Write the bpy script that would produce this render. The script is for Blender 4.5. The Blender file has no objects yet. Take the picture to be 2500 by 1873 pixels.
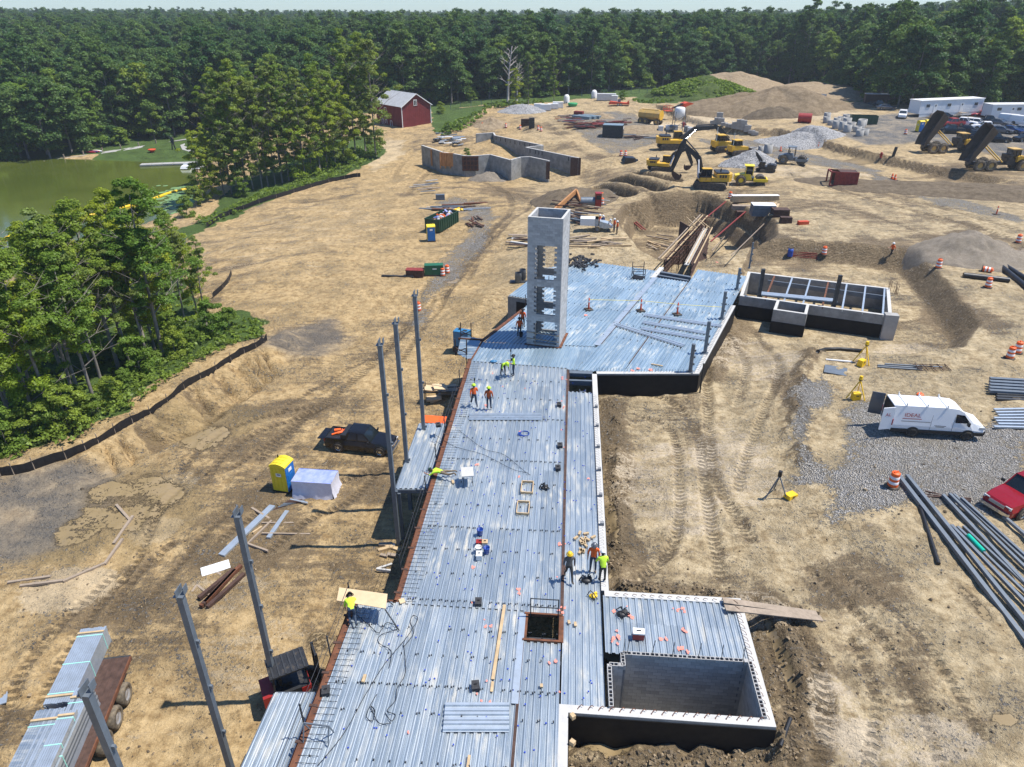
import bpy, bmesh, math, random
import numpy as np
from mathutils import Vector, Matrix, Euler
R = math.radians
random.seed(7)
SC = bpy.context.scene
COL = SC.collection
# camera, sky, sun
F, HC = 1733.0, 25.0                       # focal length in photo pixels, camera height (m)
TH = math.atan(914 / F)
CT, ST = math.cos(TH), math.sin(TH)
cam = bpy.data.cameras.new('camera'); co = bpy.data.objects.new('camera', cam); COL.objects.link(co)
co.location = (0, 0, HC); co.rotation_euler = (math.pi / 2 - TH, 0, 0)
cam.sensor_width = 36; cam.lens = 36 * F / 2500; cam.clip_end = 6000; cam.clip_start = .5
SC.camera = co
SUN_EL, SUN_AZ = R(64.5), R(3)             # azimuth measured from +X towards +Y
w = bpy.data.worlds.new('World'); SC.world = w; w.use_nodes = True
nt = w.node_tree; bg = nt.nodes['Background']
sky = nt.nodes.new('ShaderNodeTexSky'); sky.sky_type = 'NISHITA'; sky.sun_disc = False
sky.sun_elevation = SUN_EL; sky.sun_rotation = math.pi / 2 - SUN_AZ; sky.air_density = 1.0; sky.dust_density = .15; sky.ozone_density = 2.5
tn = nt.nodes.new('ShaderNodeMix'); tn.data_type = 'RGBA'; tn.blend_type = 'MULTIPLY'; tn.inputs[0].default_value = 1; tn.inputs[7].default_value = (.56, .74, .96, 1)
nt.links.new(sky.outputs[0], tn.inputs[6]); nt.links.new(tn.outputs[2], bg.inputs[0]); bg.inputs[1].default_value = .115
sl = bpy.data.lights.new('sun', 'SUN'); sl.energy = 4.5; sl.angle = R(.53); sl.color = (1, .955, .89)
so = bpy.data.objects.new('sun', sl); COL.objects.link(so)
sd = Vector((math.cos(SUN_EL) * math.cos(SUN_AZ), math.cos(SUN_EL) * math.sin(SUN_AZ), math.sin(SUN_EL)))
so.rotation_euler = sd.to_track_quat('Z', 'Y').to_euler(); so.location = (60, 40, 120)
SC.view_settings.view_transform = 'Standard'; SC.view_settings.look = 'None'
SC.view_settings.exposure = 0.58; SC.view_settings.gamma = 1
SC.cycles.max_bounces = 6; SC.cycles.transparent_max_bounces = 6; SC.cycles.diffuse_bounces = 3

# pixel <-> place
def P(u, v, z=0.0):
 x = (u - 1250) / F; y = (936.5 - v) / F
 t = (z - HC) / (-ST + y * CT)
 return Vector((x * t, (CT + y * ST) * t, z))
def TZ(base, v):                            # height of the point above `base` that shows at picture row v
 y = (936.5 - v) / F
 return HC + base[1] * (-ST + y * CT) / (CT + y * ST)

# materials
MT = {}
def newmat(name):
 m = bpy.data.materials.new(name); m.use_nodes = True; MT[name] = m
 t = m.node_tree; return m, t, t.nodes['Principled BSDF']
def N(t, kind, **kw):
 n = t.nodes.new(kind)
 for k, v in kw.items():
  if k[0] == 'i' and k[1:].isdigit(): n.inputs[int(k[1:])].default_value = v
  else: setattr(n, k, v)
 return n
def ramp(t, src, pts):
 r = t.nodes.new('ShaderNodeValToRGB'); e = r.color_ramp.elements
 while len(e) < len(pts): e.new(.5)
 for a, (p, c) in zip(e, pts):
  a.position = p; a.color = (c, c, c, 1) if isinstance(c, (int, float)) else (*c, 1)
 t.links.new(src, r.inputs[0]); return r.outputs[0]
def mixc(t, f, a, b, mode='MIX'):
 n = t.nodes.new('ShaderNodeMix'); n.data_type = 'RGBA'; n.blend_type = mode
 for s, val in ((n.inputs[0], f), (n.inputs[6], a), (n.inputs[7], b)):
  if hasattr(val, 'links'): t.links.new(val, s)
  else: s.default_value = val if isinstance(val, (int, float)) else (*val, 1)
 return n.outputs[2]
def mth(t, op, a, b=None, clamp=False):
 n = t.nodes.new('ShaderNodeMath'); n.operation = op; n.use_clamp = clamp
 for s, val in ((n.inputs[0], a), (n.inputs[1], b)):
  if val is None: continue
  if hasattr(val, 'links'): t.links.new(val, s)
  else: s.default_value = val
 return n.outputs[0]
def noise(t, vec, scale, detail=4, rough=.6, dim=None):
 n = t.nodes.new('ShaderNodeTexNoise'); n.inputs['Scale'].default_value = scale
 n.inputs['Detail'].default_value = detail; n.inputs['Roughness'].default_value = rough
 if vec is not None: t.links.new(vec, n.inputs['Vector'])
 return n.outputs['Fac']
def bump(t, bs, h, strength=.4, dist=.05):
 b = t.nodes.new('ShaderNodeBump'); b.inputs['Strength'].default_value = strength; b.inputs['Distance'].default_value = dist
 t.links.new(h, b.inputs['Height']); t.links.new(b.outputs[0], bs.inputs['Normal']); return b
def simple(name, c, rough=.6, metal=0., var=.25, scale=3., dirt=None, dirtamt=.5, spec=None, bmp=0.):
 """paint, metal, wood ...: a base colour with uneven tone and optional dirt of another colour"""
 m, t, bs = newmat(name)
 tc = N(t, 'ShaderNodeTexCoord').outputs['Object']
 n1 = noise(t, tc, scale, 5, .65)
 lo = tuple(x * (1 - var) for x in c); hi = tuple(min(1, x * (1 + var * .7)) for x in c)
 colr = ramp(t, n1, [(.3, lo), (.7, hi)])
 if dirt:
  n2 = noise(t, tc, scale * .6 + .7, 6, .7)
  f = ramp(t, n2, [(.62 - .3 * dirtamt, 0.), (.72, dirtamt)])
  colr = mixc(t, f, colr, dirt)
 t.links.new(colr, bs.inputs['Base Color'])
 rr = ramp(t, n1, [(.2, min(1, rough * 1.2)), (.8, rough * .85)]); t.links.new(rr, bs.inputs['Roughness'])
 bs.inputs['Metallic'].default_value = metal
 if spec is not None: bs.inputs['Specular IOR Level'].default_value = spec
 if bmp: bump(t, bs, n1, .5, bmp)
 return m
DUST = (.30, .235, .15)
simple('steel_grey', (.15, .175, .20), .5, .3, .2, 2.)                       # primed columns, beams
simple('steel_dark', (.045, .048, .052), .55, .3, .3, 3.)
simple('galv', (.47, .53, .58), .42, .55, .2, 2.)
simple('rust', (.17, .062, .026), .8, .1, .45, 2.5, (.055, .03, .022), .7)
simple('rust_dark', (.075, .04, .028), .8, .1, .4, 3.)
simple('black_coat', (.008, .008, .009), .6, 0, .3, 2., None, .5, .25)
simple('concrete', (.36, .35, .325), .85, 0, .18, 1.2, (.2, .19, .17), .35, .3)
simple('concrete_white', (.50, .49, .46), .8, 0, .12, 2., (.4, .37, .32), .4, .3)
simple('concrete_wall', (.285, .285, .27), .85, 0, .3, .9, (.14, .14, .135), .55, .3)
simple('wood', (.50, .36, .20), .75, 0, .25, 2.)
simple('wood_old', (.33, .26, .19), .8, 0, .35, 2., (.16, .12, .09), .5)
simple('wood_form', (.42, .20, .07), .7, 0, .3, 2.)
simple('plywood', (.62, .46, .27), .7, 0, .14, 1.5, (.4, .28, .15), .3)
simple('rubber', (.018, .018, .018), .8, 0, .3, 4., DUST, .55)
simple('rubber_mud', (.05, .043, .034), .85, 0, .3, 3., DUST, .8)
simple('glass', (.012, .017, .02), .06, 0, .2, 1., None, .5, .6)
simple('glass_far', (.03, .04, .05), .12, 0, .2, 1., None, .5, .6)
simple('black_plastic', (.014, .014, .015), .5, 0, .3, 4.)
simple('chrome', (.55, .55, .55), .2, .9, .1, 3.)
simple('yellow_machine', (.70, .40, .022), .45, 0, .14, 1.6, DUST, .5)
simple('yellow_loud', (.80, .58, .02), .45, 0, .12, 1.6, DUST, .35)
simple('yellow_tank', (.56, .35, .09), .55, 0, .2, 1., DUST, .6)
simple('black_machine', (.022, .023, .025), .45, 0, .3, 2., DUST, .3)
simple('track_mud', (.055, .05, .045), .85, 0, .4, 4., (.2, .155, .1), .6)
simple('orange_plastic', (.80, .12, .012), .5, 0, .12, 5.)
simple('white_band', (.75, .74, .72), .5, 0, .1, 5.)
simple('orange_paint', (.62, .075, .02), .5, 0, .2, 2., DUST, .3)
simple('red_paint', (.30, .02, .016), .4, 0, .2, 2., DUST, .2)
simple('red_steel', (.26, .035, .025), .6, .1, .3, 3., (.09, .03, .02), .5)
simple('red_car', (.30, .012, .018), .18, .25, .1, 1., None, .5, .6)
simple('black_car', (.010, .010, .011), .16, .2, .1, 1., DUST, .12, .6)
simple('white_car', (.78, .78, .78), .25, 0, .04, 1., DUST, .12)
simple('grey_car', (.15, .16, .175), .2, .4, .1, 1.)
simple('silver_car', (.42, .43, .45), .22, .5, .08, 1.)
simple('navy_car', (.014, .02, .035), .18, .3, .1, 1.)
simple('blue_car', (.018, .05, .17), .18, .3, .1, 1.)
simple('lamp_clear', (.6, .6, .58), .15, .2, .1, 8.)
simple('lamp_red', (.35, .01, .01), .3, 0, .1, 8.)
simple('barn_red', (.165, .018, .016), .75, 0, .16, .7, (.10, .012, .012), .45)
simple('barn_roof', (.44, .44, .43), .6, .1, .12, .6, (.27, .26, .25), .5)
simple('white_paint', (.74, .74, .72), .5, 0, .06, 1.)
simple('trailer_white', (.66, .68, .70), .55, 0, .06, .8, (.5, .48, .44), .3)
simple('window_dark', (.05, .055, .06), .2, 0, .2, 1.)
simple('container_black', (.022, .028, .034), .5, .1, .25, 1.2, DUST, .25)
simple('container_top', (.20, .27, .31), .45, .1, .2, 1.)
simple('green_dump', (.012, .055, .03), .5, .1, .25, 1.5, (.05, .04, .025), .4)
simple('green_box', (.014, .12, .055), .5, 0, .2, 2.)
simple('green_bright', (.03, .30, .10), .5, 0, .15, 2.)
simple('teal_pipe', (.0, .42, .28), .4, 0, .1, 3.)
simple('potty_blue', (.010, .14, .42), .45, 0, .1, 2., DUST, .15)
simple('potty_yellow', (.72, .56, .025), .45, 0, .1, 2., DUST, .2)
simple('wrap_blue', (.26, .32, .62), .45, 0, .12, 1.5, (.5, .5, .62), .6)
simple('wrap_white', (.62, .63, .72), .4, 0, .12, 2.5)
simple('tarp_black', (.012, .012, .013), .35, 0, .4, 4.)
simple('silt_fabric', (.010, .010, .012), .6, 0, .4, 3., (.06, .05, .035), .3)
simple('blue_plastic', (.01, .06, .33), .45, 0, .15, 4.)
simple('blue_machine', (.03, .17, .34), .45, 0, .2, 3., DUST, .2)
simple('yellow_plastic', (.80, .50, .01), .45, 0, .12, 5.)
simple('lime', (.52, .80, .04), .7, 0, .15, 8.)
simple('shirt_orange', (.72, .115, .016), .75, 0, .15, 8.)
simple('shirt_rust', (.40, .07, .012), .75, 0, .15, 8.)
simple('shirt_grey', (.10, .095, .09), .8, 0, .2, 8.)
simple('shirt_blue', (.03, .05, .15), .8, 0, .2, 8.)
simple('shirt_white', (.6, .6, .58), .8, 0, .1, 8.)
simple('jeans', (.03, .05, .085), .85, 0, .25, 8.)
simple('trousers_dark', (.028, .028, .028), .85, 0, .25, 8., DUST, .3)
simple('trousers_khaki', (.17, .13, .085), .85, 0, .25, 8.)
simple('boots', (.10, .07, .045), .8, 0, .2, 8.)
simple('skin', (.42, .22, .14), .55, 0, .08, 9.)
simple('skin_dark', (.10, .05, .032), .55, 0, .08, 9.)
simple('hair', (.02, .014, .01), .7, 0, .2, 9.)
simple('bark', (.21, .185, .155), .9, 0, .35, 2., (.10, .085, .07), .5)
simple('bark_dead', (.42, .38, .34), .9, 0, .25, 2.)
simple('stone_pile', (.36, .355, .345), .9, 0, .3, 9., (.2, .2, .2), .5, .3, .05)
simple('lily', (.16, .27, .10), .6, 0, .2, 2.)
simple('tar', (.03, .03, .032), .6, 0, .3, 3.)
simple('cable', (.05, .05, .055), .5, 0, .2, 3.)
simple('cmu_dark', (.21, .215, .22), .9, 0, .22, 3., None, .5, .25)
simple('pipe_black', (.014, .014, .015), .45, 0, .3, 2., DUST, .2)
simple('paint_orange_mark', (.80, .26, .19), .7, 0, .2, 9.)
simple('blue_cap', (.01, .05, .40), .5, 0, .1, 5.)
simple('foam', (.72, .72, .70), .8, 0, .1, 3.)
simple('magenta', (.30, .01, .09), .6, 0, .2, 5.)
simple('strap', (.35, .75, .62), .5, 0, .1, 5.)
simple('yellow_tape', (.8, .66, .08), .5, 0, .1, 5.)
simple('lettering_red', (.35, .012, .02), .5, 0, .1, 5.)
simple('lettering_black', (.02, .02, .02), .5, 0, .1, 5.)
simple('dumper_steel', (.085, .066, .05), .6, .3, .4, .8, (.035, .03, .026), .7)
simple('bag_white', (.62, .62, .60), .7, 0, .15, 3.)
simple('tile_dark', (.035, .035, .037), .8, 0, .4, 8.)
# block masonry: tone differs from block to block
def cmu_mat(name, c):
 m, t, bs = newmat(name)
 oi = N(t, 'ShaderNodeObjectInfo').outputs['Random']; ri = N(t, 'ShaderNodeNewGeometry').outputs['Random Per Island']
 r = mth(t, 'FRACT', mth(t, 'ADD', oi, ri))
 tc = N(t, 'ShaderNodeTexCoord').outputs['Object']; n = noise(t, tc, 9, 4, .7)
 a = ramp(t, r, [(0, tuple(x * .8 for x in c)), (1, tuple(min(1, x * 1.14) for x in c))])
 t.links.new(mixc(t, ramp(t, n, [(.35, 0.), (.75, .35)]), a, tuple(x * .6 for x in c)), bs.inputs['Base Color'])
 bs.inputs['Roughness'].default_value = .9; bs.inputs['Specular IOR Level'].default_value = .25
 bump(t, bs, n, .4, .01)
cmu_mat('cmu', (.42, .42, .415)); cmu_mat('cmu_pit', (.40, .39, .37))
# galvanised steel deck: streaks along the ribs, sheet-to-sheet tone, dried mud washes
def deck_mat(name, a, b, mud):
 m, t, bs = newmat(name)
 tc = N(t, 'ShaderNodeTexCoord').outputs['Object']
 mp = N(t, 'ShaderNodeMapping'); mp.inputs['Scale'].default_value = (6.5, .35, 1); t.links.new(tc, mp.inputs[0])
 n1 = noise(t, mp.outputs[0], 1., 5, .7)
 mp2 = N(t, 'ShaderNodeMapping'); mp2.inputs['Scale'].default_value = (3.3, .6, 1); mp2.inputs['Location'].default_value = (31, 7, 0); t.links.new(tc, mp2.inputs[0])
 n2 = noise(t, mp2.outputs[0], 1., 5, .65)
 n3 = noise(t, tc, .28, 3, .6); n4 = noise(t, tc, 14, 3, .6)
 oi = N(t, 'ShaderNodeObjectInfo').outputs['Random']
 c = ramp(t, n1, [(.3, a), (.5, tuple((x + y) / 2 for x, y in zip(a, b))), (.72, b)])
 c = mixc(t, ramp(t, oi, [(0, 0.), (1, .55)]), c, tuple(x * .70 for x in a))
 f = mth(t, 'MULTIPLY', ramp(t, n2, [(.48, 0.), (.66, 1.)]), ramp(t, n3, [(.42, .1), (.62, 1.)]))
 c = mixc(t, mth(t, 'MULTIPLY', f, .85), c, mud)
 c = mixc(t, ramp(t, n4, [(.55, 0.), (.75, .25)]), c, (.72, .74, .76))
 t.links.new(c, bs.inputs['Base Color'])
 t.links.new(mth(t, 'SUBTRACT', .62, mth(t, 'MULTIPLY', f, .65)), bs.inputs['Metallic'])
 t.links.new(ramp(t, n1, [(.3, .36), (.7, .52)]), bs.inputs['Roughness'])
deck_mat('deck_near', (.32, .395, .46), (.52, .56, .575), (.52, .48, .40))
deck_mat('deck_far', (.29, .41, .50), (.44, .54, .60), (.54, .52, .46))
# foliage
def leaf_mat(name, c1, c2, tr=.30):
 m, t, bs = newmat(name); t.nodes.remove(bs); out = [n for n in t.nodes if n.type == 'OUTPUT_MATERIAL'][0]
 oi = N(t, 'ShaderNodeObjectInfo').outputs['Random']; ri = N(t, 'ShaderNodeNewGeometry').outputs['Random Per Island']
 base = mixc(t, oi, c1, c2)
 base = mixc(t, 1., base, ramp(t, ri, [(0, .62), (1, 1.3)]), 'MULTIPLY')
 d = N(t, 'ShaderNodeBsdfDiffuse'); tl = N(t, 'ShaderNodeBsdfTranslucent'); g = N(t, 'ShaderNodeBsdfGlossy'); g.inputs['Roughness'].default_value = .45
 t.links.new(base, d.inputs[0]); t.links.new(mixc(t, 1., base, (1.25, 1.2, .45), 'MULTIPLY'), tl.inputs[0])
 ms = N(t, 'ShaderNodeMixShader'); ms.inputs[0].default_value = tr; t.links.new(d.outputs[0], ms.inputs[1]); t.links.new(tl.outputs[0], ms.inputs[2])
 m2 = N(t, 'ShaderNodeMixShader'); m2.inputs[0].default_value = .012; t.links.new(ms.outputs[0], m2.inputs[1]); t.links.new(g.outputs[0], m2.inputs[2])
 t.links.new(m2.outputs[0], out.inputs[0])
leaf_mat('leaf_bright', (.25, .345, .034), (.36, .40, .046), .48)
leaf_mat('leaf_mid', (.135, .235, .038), (.25, .32, .045), .44)
leaf_mat('leaf_forest', (.046, .112, .036), (.118, .19, .044), .34)
leaf_mat('leaf_weed', (.14, .235, .036), (.215, .285, .05), .42)
leaf_mat('leaf_olive', (.18, .25, .062), (.26, .31, .075), .45)
# mesh helpers
class MB:
 def __init__(s): s.v = []; s.f = []; s.fm = []; s.mats = []; s.cm = 0; s.sm = []
 def m(s, name):
  if name not in s.mats: s.mats.append(name)
  s.cm = s.mats.index(name); return s
 def add(s, vs, fs, smooth=False):
  o = len(s.v); s.v.extend([tuple(p) for p in vs])
  for f in fs: s.f.append([i + o for i in f]); s.fm.append(s.cm); s.sm.append(smooth)
  return s
 def box(s, c, d, rz=0, rx=0, ry=0, taper=1.):
  x, y, z = d[0] / 2, d[1] / 2, d[2] / 2; k = taper
  vs = [(-x, -y, -z), (x, -y, -z), (x, y, -z), (-x, y, -z), (-x * k, -y * k, z), (x * k, -y * k, z), (x * k, y * k, z), (-x * k, y * k, z)]
  if rz or rx or ry:
   mt = Euler((rx, ry, rz)).to_matrix(); vs = [mt @ Vector(p) for p in vs]
  vs = [(p[0] + c[0], p[1] + c[1], p[2] + c[2]) for p in vs]
  return s.add(vs, [(3, 2, 1, 0), (4, 5, 6, 7), (0, 1, 5, 4), (1, 2, 6, 5), (2, 3, 7, 6), (3, 0, 4, 7)])
 def bar(s, a, b, w, h=None, up=(0, 0, 1)):
  a, b = Vector(a), Vector(b); h = h or w; d = (b - a)
  if d.length < 1e-6: return s
  d.normalize(); up = Vector(up)
  if abs(d.dot(up)) > .98: up = Vector((1, 0, 0))
  sx = d.cross(up).normalized() * (w / 2); sz = sx.cross(d).normalized() * (h / 2)
  vs = [a - sx - sz, a + sx - sz, a + sx + sz, a - sx + sz, b - sx - sz, b + sx - sz, b + sx + sz, b - sx + sz]
  return s.add(vs, [(0, 1, 2, 3), (7, 6, 5, 4), (0, 4, 5, 1), (1, 5, 6, 2), (2, 6, 7, 3), (3, 7, 4, 0)])
 def cyl(s, a, b, r, r2=None, n=12, caps=True, smooth=True):
  a, b = Vector(a), Vector(b); r2 = r if r2 is None else r2
  d = (b - a).normalized(); u = d.orthogonal().normalized(); w_ = d.cross(u)
  vs = []
  for q, rr in ((a, r), (b, r2)):
   for i in range(n):
    t = 2 * math.pi * i / n; vs.append(q + (u * math.cos(t) + w_ * math.sin(t)) * rr)
  fs = [(i, (i + 1) % n, n + (i + 1) % n, n + i) for i in range(n)]
  s.add(vs, fs, smooth)
  if caps: s.add(vs, [list(range(n - 1, -1, -1)), list(range(n, 2 * n))])
  return s
 def tube(s, pts, r, n=6, r2=None):
  pts = [Vector(p) for p in pts]; vs = []; fs = []; r2 = r if r2 is None else r2
  for k, p in enumerate(pts):
   d = (pts[min(k + 1, len(pts) - 1)] - pts[max(k - 1, 0)])
   d = d.normalized() if d.length > 1e-6 else Vector((0, 0, 1))
   u = d.cross(Vector((0, 0, 1))) if abs(d.z) < .95 else d.cross(Vector((0, 1, 0)))
   u.normalize(); w_ = d.cross(u); rr = r + (r2 - r) * k / max(1, len(pts) - 1)
   for i in range(n):
    t = 2 * math.pi * i / n; vs.append(p + (u * math.cos(t) + w_ * math.sin(t)) * rr)
  for k in range(len(pts) - 1):
   for i in range(n): fs.append((k * n + i, k * n + (i + 1) % n, (k + 1) * n + (i + 1) % n, (k + 1) * n + i))
  return s.add(vs, fs + [list(range(n)), list(range((len(pts) - 1) * n, len(pts) * n))], True)
 def prism(s, pts, z0, z1):                      # polygon in XY, extruded in Z
  n = len(pts); vs = [(p[0], p[1], z0) for p in pts] + [(p[0], p[1], z1) for p in pts]
  return s.add(vs, [list(range(n - 1, -1, -1)), list(range(n, 2 * n))] + [(i, (i + 1) % n, n + (i + 1) % n, n + i) for i in range(n)])
 def side(s, pts, y0, y1, k0=None):              # side profile in XZ, extruded along Y
  n = len(pts); vs = [(p[0], y0, p[1]) for p in pts] + [(p[0], y1, p[1]) for p in pts]
  return s.add(vs, [list(range(n)), list(range(2 * n - 1, n - 1, -1))] + [(i, n + i, n + (i + 1) % n, (i + 1) % n) for i in range(n)])
 def front(s, pts, x0, x1):                      # profile in YZ, extruded along X
  n = len(pts); vs = [(x0, p[0], p[1]) for p in pts] + [(x1, p[0], p[1]) for p in pts]
  return s.add(vs, [list(range(n - 1, -1, -1)), list(range(n, 2 * n))] + [(i, (i + 1) % n, n + (i + 1) % n, n + i) for i in range(n)])
 def wallxy(s, pts, z0, z1, th, closed=False, side=1):   # plan polyline with thickness
  pts = [Vector((p[0], p[1])) for p in pts]; n = len(pts); off = []
  for i in range(n):
   a = pts[i - 1] if (i > 0 or closed) else None; b = pts[(i + 1) % n] if (i < n - 1 or closed) else None
   dirs = []
   if a is not None: dirs.append((pts[i] - a).normalized())
   if b is not None: dirs.append((b - pts[i]).normalized())
   nn = [Vector((-d.y, d.x)) for d in dirs]
   v_ = sum(nn, Vector((0, 0))); v_.normalize(); off.append(pts[i] + v_ * (th * side / max(.3, v_.dot(nn[0]))))
  zz = z0 if isinstance(z0, (list, tuple)) else [z0] * n; zt = z1 if isinstance(z1, (list, tuple)) else [z1] * n
  for i in range(n if closed else n - 1):
   j = (i + 1) % n; q = [pts[i], pts[j], off[j], off[i]]
   vs = [(q[0].x, q[0].y, zz[i]), (q[1].x, q[1].y, zz[j]), (q[2].x, q[2].y, zz[j]), (q[3].x, q[3].y, zz[i]),
                  (q[0].x, q[0].y, zt[i]), (q[1].x, q[1].y, zt[j]), (q[2].x, q[2].y, zt[j]), (q[3].x, q[3].y, zt[i])]
   fs = [(4, 5, 6, 7), (3, 2, 1, 0), (0, 1, 5, 4), (2, 3, 7, 6)]
   if not closed and i == 0: fs.append((3, 0, 4, 7))
   if not closed and i == n - 2: fs.append((1, 2, 6, 5))
   s.add(vs, fs)
  return s
 def sphere(s, c, r, n=8, m=6, sq=(1, 1, 1), z0=-1.):
  vs = []; fs = []
  for i in range(m + 1):
   a = math.asin(z0) + (math.pi / 2 - math.asin(z0)) * i / m
   for j in range(n):
    b = 2 * math.pi * j / n
    vs.append((c[0] + r * sq[0] * math.cos(a) * math.cos(b), c[1] + r * sq[1] * math.cos(a) * math.sin(b), c[2] + r * sq[2] * math.sin(a)))
  for i in range(m):
   for j in range(n): fs.append((i * n + j, i * n + (j + 1) % n, (i + 1) * n + (j + 1) % n, (i + 1) * n + j))
  return s.add(vs, fs, True)
 def lathe(s, prof, c=(0, 0, 0), n=14, smooth=True):    # (r, z) profile
  vs = []; fs = []
  for r, z in prof:
   for j in range(n):
    b = 2 * math.pi * j / n; vs.append((c[0] + r * math.cos(b), c[1] + r * math.sin(b), c[2] + z))
  for i in range(len(prof) - 1):
   for j in range(n): fs.append((i * n + j, i * n + (j + 1) % n, (i + 1) * n + (j + 1) % n, (i + 1) * n + j))
  return s.add(vs, fs, smooth)
 def mesh(s, name):
  me = bpy.data.meshes.new(name); me.from_pydata(s.v, [], s.f)
  for q in s.mats: me.materials.append(MT[q])
  me.polygons.foreach_set('material_index', s.fm); me.polygons.foreach_set('use_smooth', s.sm)
  return me
 def build(s, name, mat=None, parent=None, loc=None, rz=None):
  if mat and not s.mats: s.mats = [mat]
  o = bpy.data.objects.new(name, s.mesh(name)); COL.objects.link(o); o.parent = parent
  if loc is not None: o.location = loc
  if rz is not None: o.rotation_euler.z = rz
  return o
def tag(o, label, cat, group=None):
 o['label'] = label; o['category'] = cat
 if group: o['group'] = group
 return o
def thing(name, label, cat, loc=(0, 0, 0), rz=0., group=None, scale=None):
 o = bpy.data.objects.new(name, None); COL.objects.link(o); o.location = loc; o.rotation_euler = (0, 0, rz)
 o.empty_display_size = .2
 if scale: o.scale = (scale,) * 3 if isinstance(scale, (int, float)) else scale
 return tag(o, label, cat, group)
def dup(root, loc, rz=0., label=None, scale=None, rx=0., ry=0.):
 def cp(o, par):
  c = o.copy(); COL.objects.link(c); c.parent = par
  for ch in list(o.children): cp(ch, c)
  return c
 kids = list(root.children); r = root.copy(); COL.objects.link(r); r.location = loc; r.rotation_euler = (rx, ry, rz)
 for k in kids: cp(k, r)
 if label: r['label'] = label
 if scale: r.scale = (scale,) * 3 if isinstance(scale, (int, float)) else scale
 return r
def inst(name, me, loc, rz=0., parent=None, scale=None, rot=None):
 o = bpy.data.objects.new(name, me); COL.objects.link(o); o.location = loc; o.rotation_euler = rot or (0, 0, rz); o.parent = parent
 if scale: o.scale = (scale,) * 3 if isinstance(scale, (int, float)) else scale
 return o
# GROUND
AA, AB = R(4.6), R(25.0)                    # headings of the two wings of the building
def W(a, t, s, z=0.): return Vector((t * math.cos(a) + s * math.sin(a), -t * math.sin(a) + s * math.cos(a), z))
def WA(t, s, z=0.): return W(AA, t, s, z)
def WB(t, s, z=0.): return W(AB, t, s, z)
CTRL = [  # picture point and ground height there
 (760,1120,-4.6),(850,1090,-4.6),(700,1200,-4.6),(550,1350,-4.6),(400,1500,-4.6),(300,1700,-4.6),(600,1600,-4.6),(150,1300,-4.5),(100,1800,-4.5),(950,1300,-4.7),
 (0,1500,-4.5),(800,1700,-4.7),(450,1850,-4.6),(1022,759,-4.9),(1050,676,-4.0),(1052,592,-4.3),(1080,900,-4.8),(1150,700,-4.3),(1225,790,-2.8),(1190,830,-4.4),(1250,700,-2.2),
 (0,1158,-3.6),(180,1113,-3.6),(300,1050,-3.6),(450,945,-3.6),(560,880,-3.6),(650,838,-3.6),
 (60,1200,-4.5),(250,1135,-4.8),(420,1025,-4.8),(560,935,-4.85),(690,845,-4.85),(800,800,-4.8),(870,850,-4.8),(700,930,-4.8),
 (0,1100,-4.3),(150,1000,-5),(300,900,-5.1),(450,860,-4.6),(560,800,-4.6),(420,780,-6),(100,800,-7),(0,700,-8.2),(250,700,-7.6),(430,650,-7),
 (480,640,-6.0),(520,560,-6.5),(650,700,-4.8),(800,640,-4.5),(900,450,-4.6),(700,480,-5.6),(600,600,-5.2),(850,560,-4.4),(760,420,-6),(600,470,-7.2),(500,510,-7.6),(880,400,-5),(950,550,-4.2),
 (100,500,-10),(250,430,-10),(0,450,-10),(400,470,-10),(430,415,-10),(300,520,-10),(100,400,-10),(0,560,-10),(480,420,-8.6),(180,640,-9.4),
 (300,368,-7.9),(430,352,-7.6),(220,388,-8.3),(450,385,-8.2),(130,385,-8.4),(450,335,-7.4),(150,350,-7),
 (960,330,-3.4),(1040,320,-3),(930,360,-4.2),(900,280,-3.6),(1100,280,-2.0),(1000,400,-4.6),(1100,428,-4.7),(1250,448,-4.5),(1350,440,-4.7),(1420,452,-4.6),(1200,350,-4.7),(1300,395,-4.7),
 (1080,345,-3.2),(1150,315,-1.6),(1250,325,-.9),(1350,335,-.8),(1430,370,-.9),(1470,395,-1.6),(1440,430,-4.2),(1120,500,-4.3),(1250,490,-3.8),(1330,500,-3),(1400,520,-1.4),(1300,560,-2.5),(1200,600,-3.6),
 (1480,540,-.8),(1450,590,-1.2),(1380,625,-1.3),(1320,660,-1.8),(1560,640,-2),
 (2270,1060,-.3),(2100,1250,-.5),(2250,1200,-.4),(1900,1300,-1.1),(2300,1500,-.7),(1750,1150,-1.5),(1600,1000,-1.9),(1520,1100,-1.9),(1480,1200,-2),(1550,1300,-1.7),(1650,1400,-1.5),(1850,1450,-1.4),(2000,1700,-1.2),(1930,1800,-1.6),(2400,1800,-1),(1500,1850,-2.2),(1750,1860,-2),
 (2100,930,-.7),(2000,900,-.8),(1800,950,-1.8),(1850,830,-2.2),(1700,1000,-1.9),(2440,900,-.4),(2400,1000,-.3),(1950,1000,-1.0),
 (2300,640,0),(2450,600,0),(2000,560,0),(2200,500,0),(1900,450,0),(1700,440,-.3),(1600,420,-.3),(1500,370,-.4),(1400,300,0),(1300,290,-.5),(1200,285,-1.4),(1700,300,.3),(1900,330,.5),(2100,350,.8),(2300,380,.4),(2450,430,.2),(2450,750,-.2),
 (2150,280,2.4),(2400,300,1.6),(2250,270,2.6),(1500,245,.3),(1700,255,.8),(2460,350,1.2),(2000,300,1.2),(2080,320,1.6),(1250,255,-1),(1000,270,-2.4),(1950,370,.2),(2050,395,.1),(1650,240,.6)]
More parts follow.
